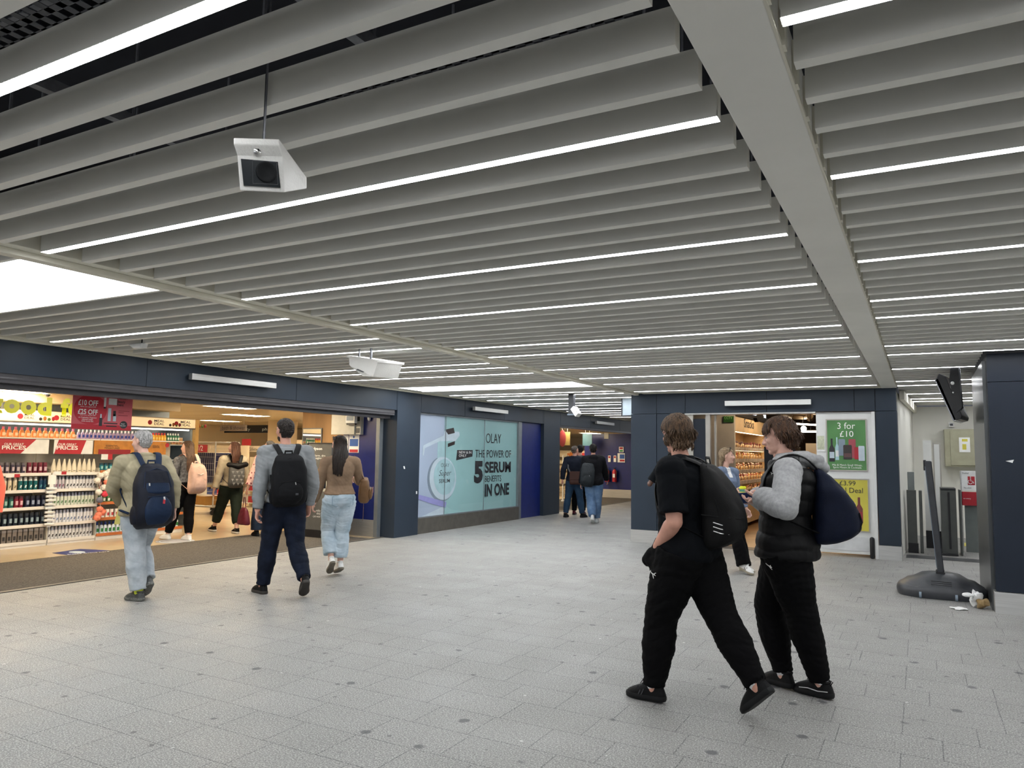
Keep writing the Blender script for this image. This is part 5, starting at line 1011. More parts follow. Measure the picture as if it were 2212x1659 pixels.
# ================================================================ people: poses (position, heading and joint angles)
POSES = {
    'p1': (1.83, 1, 1, [-1.33, 4.83, 0.96, 75.61, 3.58, -0.38, 9.99, 2, -30, 17.37, 3.98, 12.87, -2.1, -2.38, -27.62, -7.31, 7.96, 10.18, -41.61, -4.41, 11.93, 63.73, 41.67, -10.0, 10.0, 18.0, 0.0]),
    'p2': (1.84, 1, 1, [-0.81, 5.37, 0.96, 87.74, -1.77, 2.24, 12.65, 12, -10, -12.48, -6.39, 0.67, 22.07, -2.03, 18.21, -0.37, 29.91, 33.86, -3.32, 2.97, 42.84, 130.89, 38.21, 7.65, 21.89, 125.53, 31.5]),
    'p5': (1.74, 1.12, 1, [-7.12, 5.05, 0.92, 77.8, 2.28, -0.26, 0.11, 2.1, 33.12, -4.72, -3.5, 5.2, -13.4, -1.25, 22.98, -1.24, 58.74, 4.81, -36.14, 32.16, 6.23, 40.01, 72.77, -38.77, 6.57, 45.0, 0.0]),
    'p6': (1.7, 1, 1, [-11.13, 8.69, 0.88, 91.29, -2.04, 0.59, -4.52, -0.79, 32.51, 13.5, 5.77, 0.96, -1.72, 0.01, -11.09, -7.53, 0.98, 4.75, 0.05, 0.0, 10.0, 40.0, 0.0, 0.0, 10.0, 30.0, 0.0]),
    'p7': (1.74, 1.05, 1, [-11.38, 9.89, 0.87, 74.44, -4.37, 0.55, -6.92, -4.06, 45.12, 21.36, 5.9, 0.98, -1.68, -0.1, -20.31, -6.26, 0.93, 0.6, 0.22, 0.68, 11.7, 1.93, 4.26, 0.0, 10.0, 30.0, 0.0]),
    'p8': (1.7, 1, 1, [-10.44, 9.81, 0.91, 76.2, -1.27, 5.7, 0.54, -7.41, 23.7, 1.61, 1.77, 1.86, 5.6, -0.82, 0.42, 0.99, 0.99, 7.0, -0.61, 1.99, 12.09, 1.96, 1.27, 0.0, 10.0, 18.0, 0.0]),
    'p9': (1.9, 1.06, 1, [-6.11, 6.04, 1.0, 60.77, -2.18, -1.51, -5.99, -0.29, 25.97, 7.88, 4.83, 0.97, -10.34, -0.65, -9.01, 3.55, 33.72, 8.89, -38.56, -16.71, 11.24, 18.39, 23.09, -13.68, 14.13, 35.0, 34.19]),
    'p10': (1.68, 1.02, 1.1, [-6.42, 7.27, 0.95, 61.99, -2.13, -0.98, -8.29, 2.6, 37.43, 19.48, -0.34, 44.16, 6.92, -40.93, 3.43, -3.84, 7.6, 0.93, -18.46, 13.35, 11.39, 1.94, 0.23, 20.0, 23.48, 70.0, 0.0]),
    'p11': (1.76, 1, 1, [-7.51, 16.99, 0.93, 4.76, 0.18, -0.05, -0.42, -3.01, -24.49, -5.5, 6.99, 0.99, -0.27, -0.48, 5.69, 7.5, 0.97, 15.82, 0.07, -39.38, 6.4, 40.0, 0.0, 0.0, 10.0, 60.0, 0.0]),
    'p12': (1.78, 1, 1, [-7.72, 17.79, 0.95, 21.05, 0.34, 1.51, -0.08, -6.32, 9.07, 1.08, 2.64, 1.49, 7.0, -0.18, 1.14, 1.75, 2.49, 7.0, -0.08, 0.0, 10.0, 50.0, 0.0, 0.0, 10.0, 50.0, 0.0]),
    'p13': (1.78, 1, 1, [-6.55, 15.93, 0.95, 26.69, -0.44, -1.5, -1.19, -6.25, -4.26, -6.15, -2.87, 26.05, 11.05, -22.27, 1.59, -1.45, 0.99, 7.0, -0.83, 0.0, 10.0, 20.0, 0.0, 30.0, 15.46, 1.96, 1.77]),
    'p14': (1.66, 1, 1, [-14.1, 29.47, 0.87, -46.81, 0.09, -1.12, 0.19, 7.35, 2.15, 12.5, 1.85, 3.87, 7.0, -0.01, 11.36, 2.32, 1.0, 7.0, -0.16, 0.0, 10.0, 60.0, 0.0, 0.0, 10.0, 60.0, 0.0]),
    'p4': (1.7, 1, 1, [-2.38, 10.54, 0.87, -114.43, -0.75, -0.08, -4.08, -2.44, 33.86, 19.94, 4.34, 13.74, 9.34, 0.36, 32.16, -0.97, 15.33, 7.0, -15.89, 0.0, 10.0, 30.0, 0.0, 31.56, 26.09, 54.41, 2.52]),
    'p3': (1.7, 1, 1, [-3.53, 11.79, 0.88, 16.59, -6.04, 0.77, 0.93, 20.62, -60.14, -3.5, 2.11, 15.83, 7.0, 0.01, -3.5, 2.11, 15.83, 7.0, 0.01, -7.84, 31.16, 100, 0.0, 0.0, 10.0, 100, 0.0]),
}
def rx(a): c,s=np.cos(a),np.sin(a); return np.array([[1,0,0],[0,c,-s],[0,s,c]])
def ry(a): c,s=np.cos(a),np.sin(a); return np.array([[c,0,s],[0,1,0],[-s,0,c]])
def rz(a): c,s=np.cos(a),np.sin(a); return np.array([[c,-s,0],[s,c,0],[0,0,1]])
D=np.pi/180
# local: x right, y forward, z up.  rotation about x by +a tips z toward -y (backwards); forward lean = rx(-a)
PN=['x','y','z','yaw','lean','side','twist','nod','turn',
 'lhf','lha','lk','lt','lf','rhf','rha','rk','rt','rf',
 'lsf','lsa','le','lsr','rsf','rsa','re','rsr']
def fk(P,h,sw=1.0,hw=1.0):
    g=dict(zip(PN,P)); J={}
    Rp=rz(g['yaw']*D); p=np.array([g['x'],g['y'],g['z']])*1.0
    J['pel']=p
    Rt=Rp@rx(-g['lean']*D)@ry(g['side']*D)
    up=Rt@np.array([0,0,1.])
    J['waist']=p+up*.08*h
    J['chest']=p+up*.19*h
    J['neck']=p+up*.295*h
    Rs=Rt@rz(g['twist']*D)
    Rh=Rs@rz(g['turn']*D)@rx(-g['nod']*D)
    J['Rh']=Rh; J['Rt']=Rt; J['Rs']=Rs; J['Rp']=Rp
    J['head']=J['neck']+(Rt@rx(-8*D)@np.array([0,0,1.]))*.045*h+Rh@np.array([0,0.018,.062])*h
    for s,sg in (('l',-1),('r',1)):
        hip=p+Rp@np.array([sg*.048*hw*h,0,-.012*h]); J[s+'hip']=hip
        Rl=Rp@rz(0)@ry(-sg*g[s+'ha']*D)@rx(g[s+'hf']*D)      # flex forward: down vector -> +y
        kn=hip+Rl@np.array([0,0,-.242*h]); J[s+'knee']=kn
        Rk=Rl@rx(-g[s+'k']*D)
        an=kn+Rk@np.array([0,0,-.242*h]); J[s+'ank']=an
        Rf=Rp@rz(-g[s+'t']*D)@rx(g[s+'f']*D); J[s+'foot']=Rf    # f + = toes up
        J[s+'toe']=an+Rf@np.array([0,.115*h,-.036*h]); J[s+'heel']=an+Rf@np.array([0,-.03*h,-.036*h])
        sh=J['neck']+Rs@np.array([sg*.105*sw*h,0.005*h,-.028*h]); J[s+'sh']=sh
        Ra=Rs@ry(-sg*g[s+'sa']*D)@rx(g[s+'sf']*D)@rz(sg*g[s+'sr']*D)
        el=sh+Ra@np.array([0,0,-.172*h]); J[s+'el']=el
        Re=Ra@rx(g[s+'e']*D); J[s+'farm']=Re
        wr=el+Re@np.array([0,0,-.148*h]); J[s+'wr']=wr
        J[s+'hand']=wr+Re@np.array([0,0,-.09*h])
    return J
BULK = dict(p1=1.18, p2=1.10, p5=1.08, p9=1.10)
def V3(a): return Vector((float(a[0]), float(a[1]), float(a[2])))
def pose(name):
    h, sw, hw, P = POSES[name]; J = fk(P, h, sw, hw); Q = {}
    for k, v in J.items(): Q[k] = Matrix(v.tolist()) if getattr(v, 'ndim', 1) == 2 else V3(v)
    Q['h'] = h; Q['sw'] = sw; Q['hw'] = hw; Q['u'] = h / 1.8; Q['bk'] = BULK.get(name, 1.0)
    return Q
def fuse(mb, name, m, parent, vox=0.008, smooth=3, fold=None, zones=None, sfac=0.5):
    me = bpy.data.meshes.new('tmp'); me.from_pydata(mb.v, [], mb.f); o = bpy.data.objects.new('tmp', me); COL.objects.link(o)
    r = o.modifiers.new('r', 'REMESH'); r.mode = 'VOXEL'; r.voxel_size = vox; r.adaptivity = 0
    s = o.modifiers.new('s', 'SMOOTH'); s.factor = sfac; s.iterations = smooth
    dg = bpy.context.evaluated_depsgraph_get(); out = bpy.data.meshes.new_from_object(o.evaluated_get(dg)); bpy.data.objects.remove(o); bpy.data.meshes.remove(me)
    n = len(out.vertices); co = np.empty(n*3, 'f'); out.vertices.foreach_get('co', co); co = co.reshape(-1, 3)
    if fold:
        no = np.empty(n*3, 'f'); out.vertices.foreach_get('normal', no); no = no.reshape(-1, 3)
        co = co + no * fold(co, no)[:, None]; out.vertices.foreach_set('co', co.astype('f').ravel())
    out.polygons.foreach_set('use_smooth', [True]*len(out.polygons))
    for q in (m if isinstance(m, (list, tuple)) else [m]): out.materials.append(q)
    if zones:
        ct = np.empty(len(out.polygons)*3, 'f'); out.polygons.foreach_get('center', ct); out.polygons.foreach_set('material_index', zones(ct.reshape(-1, 3)).astype('i'))
    out.name = name; out.update(); o = bpy.data.objects.new(name, out); COL.objects.link(o)
    if parent: attach(o, parent)
    return o
def folds(amp, freq=28, seed=0, aniso=2.2, fine=0.25):
    """soft wrinkles: a warped ridge field, denser along the height"""
    rg = np.random.RandomState(seed + 11)
    K = [(rg.randn(3) * np.array([1, 1, aniso]), rg.rand()*6.28) for _ in range(7)]
    def f(co, no):
        w = co + 0.03*np.sin(co[:, [1, 2, 0]]*19 + seed) ; d = np.zeros(len(co))
        for i, (k, ph) in enumerate(K): d += np.abs(np.sin((w @ k) * freq * (0.35 + 0.16*i) * 0.5 + ph)) * (1.0 / (1 + 0.3*i))
        d = d / 3.2 - 0.6
        d2 = np.zeros(len(co))
        for i, (k, ph) in enumerate(K[:4]): d2 += np.sin((w @ k) * freq * 2.3 + ph)
        return amp * (d * 1.6 + fine * d2 / 4)
    return f
def smooth_path(pts, rad, k=4):
    P_, R_ = [], []
    for i in range(len(pts) - 1):
        a, b = pts[max(i-1, 0)], pts[i]; c, d = pts[i+1], pts[min(i+2, len(pts)-1)]
        for j in range(k):
            t = j/k; P_.append(0.5*((2*b) + (c - a)*t + (2*a - 5*b + 4*c - d)*t*t + (3*b - a - 3*c + d)*t**3)); R_.append(tuple(x + (y - x)*t for x, y in zip(rad[i], rad[i+1])))
    return P_ + [pts[-1]], R_ + [rad[-1]]
def sup(c, X, Y, a, b, n=20, e=2.0):
    out = []
    for k in range(n):
        t = 2*math.pi*k/n; cc, ss = math.cos(t), math.sin(t)
        out.append(c + X*(a*math.copysign(abs(cc)**(2/e), cc)) + Y*(b*math.copysign(abs(ss)**(2/e), ss)))
    return out
# torso sections: (height along the spine / h, half width / h, half depth / h, forward shift / h)
TOR_M = [(-0.055, 0.060, 0.050, 0.0), (-0.03, 0.088, 0.062, -0.004), (0.01, 0.094, 0.066, -0.006), (0.06, 0.084, 0.058, 0.002), (0.10, 0.079, 0.055, 0.006), (0.15, 0.086, 0.062, 0.004), (0.20, 0.093, 0.066, 0.000), (0.24, 0.094, 0.062, -0.004), (0.27, 0.082, 0.048, -0.006), (0.290, 0.056, 0.040, -0.004), (0.305, 0.040, 0.037, 0.000)]
TOR_F = [(-0.055, 0.064, 0.054, 0.0), (-0.03, 0.098, 0.068, -0.006), (0.01, 0.100, 0.070, -0.008), (0.06, 0.080, 0.056, 0.002), (0.10, 0.069, 0.050, 0.006), (0.15, 0.076, 0.060, 0.008), (0.20, 0.083, 0.066, 0.008), (0.24, 0.084, 0.055, 0.0), (0.27, 0.074, 0.042, -0.004), (0.290, 0.048, 0.036, -0.004), (0.305, 0.035, 0.033, 0.000)]
def tframe(J, t):   # spine frame at height t*h over the pelvis
    up = J['Rt'] @ Vector((0, 0, 1)); p = J['pel'] + up * (t * J['h'])
    f = min(max((t - 0.02) / 0.22, 0), 1); A = (J['Rp'] if t < 0 else J['Rt']); B = J['Rs']
    X = (A @ Vector((1, 0, 0))).lerp(B @ Vector((1, 0, 0)), f).normalized(); Y = up.cross(X).normalized()
    return p, X, Y, up
def torso(mb, J, t0, t1, o=0.0, prof=TOR_M, flare=0.0, belly=0.0, wide=0.0):
    h = J['h']; rings = []; ts = sorted({t0, t1} | {s[0] for s in prof if t0 < s[0] < t1})
    T = [s[0] for s in prof]
    for t in ts:
        a, b, sh = [float(np.interp(t, T, [s[i] for s in prof])) for i in (1, 2, 3)]; a *= 1 + (J['bk'] - 1)*0.35; b *= J['bk']
        p, X, Y, up = tframe(J, t); fl = flare * max(0, (0.06 - t) / 0.10)
        bl = belly * math.exp(-((t - 0.07) / 0.05)**2)
        rings.append(sup(p + Y*(sh*h + bl*0.4), X, Y, (a*(J['sw'] if t > 0.12 else J['hw']) + wide)*h + o + fl, b*h + o + fl + bl*0.6, 24, 2.4))
    mb.loft(rings)
def arm(mb, J, s, o=0.0, t1=2.0, o1=None, cuff=0.0):
    h = J['h']; sh, el, wr = J[s+'sh'], J[s+'el'], J[s+'wr']; o1 = o if o1 is None else o1
    pts, rad = [], []
    for t in [0, 0.15, 0.35, 0.6, 0.85, 1.0, 1.2, 1.45, 1.7, 1.9, 2.0]:
        if t > t1: break
        p = sh.lerp(el, t) if t <= 1 else el.lerp(wr, t - 1)
        r = float(np.interp(t, [0, 0.15, 0.35, 0.6, 1.0, 1.2, 1.5, 2.0], [0.030, 0.031, 0.029, 0.0265, 0.0235, 0.0245, 0.0205, 0.0150]))
        pts.append(p); rad.append(r*h*J['bk'] + o + (o1 - o)*min(1, t/max(t1, .01)))
    if pts[-1] != (sh.lerp(el, t1) if t1 <= 1 else el.lerp(wr, t1 - 1)):
        pts.append(sh.lerp(el, t1) if t1 <= 1 else el.lerp(wr, t1 - 1)); rad.append(rad[-1] + cuff)
    mb.tube(pts, rad, 16, rcap=(t1 >= 2 and o == 0)); mb.ell(sh, (0.034*h*J['bk'] + o,)*3); re_ = (0.0238*h*J['bk'] + o + (o1 - o)*min(1, 1/max(t1, .01)))*1.02; mb.ell(el, (re_,)*3) if t1 > 1 else None
    c = J['neck'] + (J['Rs'] @ Vector((0, 0, -0.022*h)))
    mb.tube([c.lerp(sh, 0.0), c.lerp(sh, 0.5) + Vector((0, 0, 0.004*h)), sh], [0.038*h + o, 0.036*h + o, 0.032*h + o], 16)
def leg(mb, J, s, o=0.0, t1=2.0, prof=None, rcap=False):
    h = J['h']; hp, kn, an = J[s+'hip'], J[s+'knee'], J[s+'ank']
    T = [0, 0.25, 0.5, 0.8, 1.0, 1.15, 1.35, 1.6, 1.8, 2.0]; Rr = [0.054, 0.051, 0.045, 0.036, 0.032, 0.031, 0.0335, 0.028, 0.022, 0.020]
    pts, rad = [], []
    ts = [t for t in T if t < t1] + [t1]
    for t in ts:
        q = hp.lerp(kn, t) if t <= 1 else kn.lerp(an, t - 1)
        ex = float(np.interp(t, *prof)) if prof else 0
        pts.append(q); rad.append(float(np.interp(t, T, Rr))*h*J['bk']*(J['hw'] if t < 1 else 1) + o + ex)
    mb.tube(pts, rad, 18, rcap=rcap); mb.ell(kn, (0.033*h + o + (float(np.interp(1, *prof)) if prof else 0),)*3) if t1 > 1 else None
def hand(mb, w, a, th, n, u, curl=25, spread=1.0, thumb=35, curls=None):
    """w wrist, a along the hand, th towards the thumb side, n the way the palm faces"""
    a, th, n = a.normalized(), th.normalized(), n.normalized(); u = u * 1.0
    mb.tube([w - a*0.02*u, w + a*0.02*u, w + a*0.055*u, w + a*0.088*u], [(0.026*u, 0.020*u), (0.034*u, 0.017*u), (0.041*u, 0.015*u), (0.040*u, 0.012*u)], 14, up=n)
    L_ = [0.070, 0.080, 0.074, 0.058]
    for i, l in enumerate(L_):
        p = w + a*(0.086 - 0.004*abs(i - 1))*u + th*(0.030 - 0.0205*i)*u; c = (curls[i] if curls else curl + 5*i); d = (a + th*(0.10 - 0.07*i)*spread).normalized()
        pts = [p - d*0.015*u, p]; ang = 0
        for j, sg in enumerate((0.45, 0.30, 0.25)):
            ang += R(c * (0.7, 1.1, 0.8)[j]); p = p + (d*math.cos(ang) + n*math.sin(ang)) * (l*u*sg); pts.append(p)
        mb.tube(pts, [0.0095*u, 0.0095*u, 0.0088*u, 0.008*u, 0.0066*u], 10, rcap=True)
    b = w + a*0.022*u + th*0.028*u; d = (a*math.cos(R(thumb)) + th*math.sin(R(thumb)) + n*0.35).normalized()
    mb.tube([w + a*0.012*u + th*0.012*u, b + d*0.012*u, b + d*0.045*u, b + (d*0.9 + n*0.25 + a*0.15).normalized()*0.072*u], [0.014*u, 0.0125*u, 0.0105*u, 0.008*u], 10, rcap=True)
def nat_hand(mb, J, s, curl=28):
    Re = J[s+'farm']; sg = 1 if s == 'l' else -1
    hand(mb, J[s+'wr'], Re @ Vector((0, 0, -1)), Re @ Vector((0, 1, 0)), Re @ Vector((sg, 0, 0)), J['u'], curl)
def H(J, x, y, z, k=None): return J['head'] + J['Rh'] @ (Vector((x, y, z)) * J['u'] * (k or 1.0))
def head(mb, J, male=True):
    E = lambda c, r: mb.ell(H(J, *c), tuple(q*J['u'] for q in r), J['Rh'], 18, 12)
    u = J['u']
    E((0, -0.014, 0.034), (0.074, 0.094, 0.082)); E((0, 0.028, -0.015), (0.060, 0.060, 0.085)); E((0, 0.022, -0.066), (0.050 if male else 0.045, 0.056, 0.044))
    E((0, 0.066, -0.096), (0.022 if male else 0.017, 0.018, 0.017))
    for s in (-1, 1): E((s*0.036, 0.054, -0.024), (0.022, 0.026, 0.024)); E((s*0.076, -0.010, -0.008), (0.010, 0.018, 0.031)); E((s*0.079, -0.016, 0.004), (0.010, 0.013, 0.018)); E((s*0.012, 0.094, -0.034), (0.009, 0.011, 0.008))
    T = lambda pts, r: mb.tube([H(J, *p) for p in pts], [q*u for q in r], 10, rcap=True)
    T([(-0.042, 0.068, 0.020), (0, 0.082, 0.018), (0.042, 0.068, 0.020)], [0.010, 0.011, 0.010])
    T([(0, 0.080, 0.014), (0, 0.092, -0.008), (0, 0.106, -0.030)], [0.008, 0.009, 0.0115]); E((0, 0.092, -0.042), (0.012, 0.012, 0.007))
    T([(-0.020, 0.076, -0.060), (0, 0.087, -0.0575), (0.020, 0.076, -0.060)], [0.005, 0.0068, 0.005]); T([(-0.018, 0.073, -0.070), (0, 0.084, -0.071), (0.018, 0.073, -0.070)], [0.005, 0.0075, 0.005])
    nb = J['neck'] + (J['Rs'] @ Vector((0, 0.0, -0.03))) * u
    mb.tube([H(J, 0, -0.018, -0.03), H(J, 0, -0.016, -0.085), J['neck'] + J['Rs'] @ Vector((0, 0.006, 0.02)), nb], [(0.052*u, 0.054*u), (0.050*u if male else 0.043*u, 0.052*u if male else 0.045*u), (0.056*u if male else 0.047*u,)*2, (0.070*u,)*2], 18, up=J['Rh'] @ Vector((0, 1, 0)))
    if male: E((0, 0.048, -0.125), (0.010, 0.012, 0.014))
def face_bits(J, root, iris, brow, lipm=None, closed=False):
    u = J['u']
    for s in (-1, 1):
        e = MB().ell(H(J, s*0.031, 0.066, 0.002), (0.0125*u, 0.0125*u, 0.0095*u if not closed else 0.005*u), J['Rh'], 14, 10).build('eye', mat('eye white', (0.45, 0.42, 0.40), 0.4), root)
        MB().ell(H(J, s*0.0315, 0.0757, 0.0015), (0.0052*u, 0.0035*u, 0.0052*u), J['Rh'], 12, 8).build('iris', iris, e)
        MB().tube([H(J, s*0.017, 0.076, 0.008), H(J, s*0.031, 0.0790, 0.0105), H(J, s*0.046, 0.070, 0.007)], 0.0022*u, 6).build('eyelid', mat('dark lash', (0.05, 0.03, 0.02), 0.6), root)
        MB().tube([H(J, s*0.014, 0.090, 0.026), H(J, s*0.030, 0.086, 0.032), H(J, s*0.049, 0.070, 0.027)], [0.003*u, 0.0038*u, 0.002*u], 8).build('eyebrow', brow, root)
    if lipm:
        mb = MB(); mb.tube([H(J, -0.020, 0.0785, -0.0605), H(J, 0, 0.0915, -0.0585), H(J, 0.020, 0.0785, -0.0605)], [0.0025*u, 0.0046*u, 0.0025*u], 8); mb.tube([H(J, -0.018, 0.0775, -0.068), H(J, 0, 0.090, -0.069), H(J, 0.018, 0.0775, -0.068)], [0.0025*u, 0.005*u, 0.0025*u], 8)
        mb.build('lips', lipm, root)
def hair_mat(name, c, c2): return mat(name, c, 0.5, col2=c2, scale=26, stretch=(3, 3, 0.6), bump=0.5, bscale=90, spec=0.3)
def hair(J, root, m, kind='short', seed=1, thick=0.012, L=0.05, name='hair', n=260, back=0.0, fringe=False, nape=-0.055):
    """cap plus curling locks; kind short | mop | long"""
    rg = random.Random(seed); u = J['u']; mb = MB(); C0 = Vector((0, -0.016, 0.034)); rx_, ry_, rz_ = 0.076 + thick*0.6, 0.096 + thick*0.6, 0.083 + thick*0.7
    nu, nv = 40, 22; V, F = [], []
    def ok(a, b):   # a polar from top, b azimuth: 0 = +x, 90 = front
        fr = math.sin(b) ; lim = 1.30 - 0.42*max(0, fr)**1.2 + (0.9 if fr < -0.2 else 0.9*max(0, 0.35 - fr*0.6) if fr < 0.5 else 0)
        return a < lim
    idx = {}
    for i in range(nv + 1):
        for j in range(nu):
            a = i/nv*2.35; b = 2*math.pi*j/nu; d = Vector((math.sin(a)*math.cos(b), math.sin(a)*math.sin(b), math.cos(a)))
            g = 1 + 0.05*noise.noise(d*5 + Vector((seed,)*3)) - (0.02 if kind == 'short' else 0)
            p = C0 + Vector((d.x*rx_*g, d.y*ry_*g, d.z*rz_*g)); 
            if p.z < 0: p.x *= 1 + p.z*2.2; p.y *= 1 + p.z*1.0
            idx[i, j] = len(V); V.append(H(J, *p))
    for i in range(nv):
        for j in range(nu):
            k = (j + 1) % nu; a = (i + 0.5)/nv*2.35; b = 2*math.pi*(j + 0.5)/nu
            if ok(a, b): F.append((idx[i, j], idx[i+1, j], idx[i+1, k], idx[i, k]))
    mb.add(V, F, True)
    cnt = 0
    while cnt < n:
        a = math.acos(1 - rg.random()*1.55); b = rg.random()*2*math.pi
        if not ok(a - 0.05, b): continue
        cnt += 1; d = Vector((math.sin(a)*math.cos(b), math.sin(a)*math.sin(b), math.cos(a)))
        p = C0 + Vector((d.x*rx_, d.y*ry_, d.z*rz_)); flow = Vector((d.x*0.5, -0.35 if (d.y < 0.35 or not fringe) else 0.55, -0.75)); 
        if a < 0.7: flow = Vector((d.x + rg.uniform(-.6, .6), (-0.4 if not fringe else 0.7) + d.y, -0.2))
        flow = (flow - d*flow.dot(d)); flow = flow.normalized() if flow.length > 1e-4 else Vector((1, 0, 0))
        l = L*(0.6 + 0.8*rg.random()); cu = rg.uniform(-1, 1)*(1.2 if kind == 'mop' else 0.4); sd = d.cross(flow); pts = []
        for q in range(5):
            t = q/4; pts.append(p + flow*l*t + sd*cu*l*0.25*t*t + d*(0.002 + 0.007*math.sin(t*2.6)*(1.3 if kind == 'mop' else 0.6)))
        for q in range(1, 5):   # keep the locks lying on the head
            e = pts[q] - C0; k_ = math.sqrt((e.x/rx_)**2 + (e.y/ry_)**2 + (min(e.z, 0)/0.16)**2 + (max(e.z, 0)/rz_)**2); want = 1.02 + (0.10 if kind == 'mop' else 0.03)*math.sin(q*0.75)
            if e.z > -0.03: pts[q] = C0 + e*(want/max(k_, 0.3))
        w = (0.0048 if kind == 'mop' else 0.0042)*(0.7 + 0.6*rg.random())
        mb.tube([H(J, *q) for q in pts], [(w*u*s_, w*u*0.45*s_) for s_ in (0.5, 1, 1, 0.75, 0.15)], 6, up=J['Rh'] @ d)
    for i in range(int(n*0.35)):
        a0 = rg.uniform(-1.35, 1.35)*(1 if i % 3 else 0.8); z = rg.uniform(nape, 0.0); e = min(1, -z/0.075); rr = 0.098 - 0.036*e
        st = Vector((math.sin(a0)*rr*0.80, -math.cos(a0)*rr - 0.014, z)); dd = Vector((math.sin(a0), -math.cos(a0), 0)); sd = Vector((math.cos(a0), math.sin(a0), 0)); cu = rg.uniform(-1, 1)
        mb.tube([H(J, *(st - dd*0.004*q*e + dd*0.004 + Vector((0, 0, -0.008*q)) + sd*0.0016*cu*q*q)) for q in range(4)], [(0.004*u, 0.003*u), (0.006*u, 0.004*u), (0.005*u, 0.003*u), (0.0015*u, 0.001*u)], 6, up=J['Rh'] @ dd)
    return mb
def long_hair(J, root, m, mb, length=0.34, width=0.085, seed=2, n=90, wave=0.01, depth=0.03, out=0.105, side=0.0):
    """sheet of locks hanging from the back of the head"""
    rg = random.Random(seed + 50); u = J['u']
    Yb = (J['Rs'] @ Vector((0, -1, 0))); Xr = (J['Rh'] @ Vector((1, 0, 0))); dn = Vector((0, 0, -1))
    for i in range(n):
        f = rg.uniform(-1, 1); a0 = f*1.75; st = Vector((math.sin(a0)*0.080, -math.cos(a0)*0.092 - 0.014, 0.04 + rg.uniform(-0.02, 0.03)))
        p = H(J, *st); l = length*(0.86 + 0.2*rg.random())*(1 - 0.12*abs(f)); ph = rg.random()*6; pts = []; 
        bx = Xr*(math.sin(a0)*width*0.9) + Yb*(0.055 + out + depth*max(0, math.cos(a0))*0.6)
        c0 = H(J, 0, 0, 0); tgt = Vector((c0.x, c0.y, 0)) + Vector((bx.x, bx.y, 0))*u + Xr*side
        for q in range(8):
            t = q/7; e = min(1, t*1.6); xy = Vector((p.x, p.y, 0)).lerp(tgt, e*e*(3 - 2*e)*0.9)
            pts.append(Vector((xy.x, xy.y, p.z)) + dn*l*t + Xr*wave*math.sin(ph + t*9) + Yb*wave*math.cos(ph + t*7)*0.6)
        w = rg.uniform(0.013, 0.020)*u
        mb.tube(pts, [(w*s_, w*0.6*s_) for s_ in (0.7, 1, 1, 1, 1, 1, 0.85, 0.3)], 7, up=Yb)
    return mb
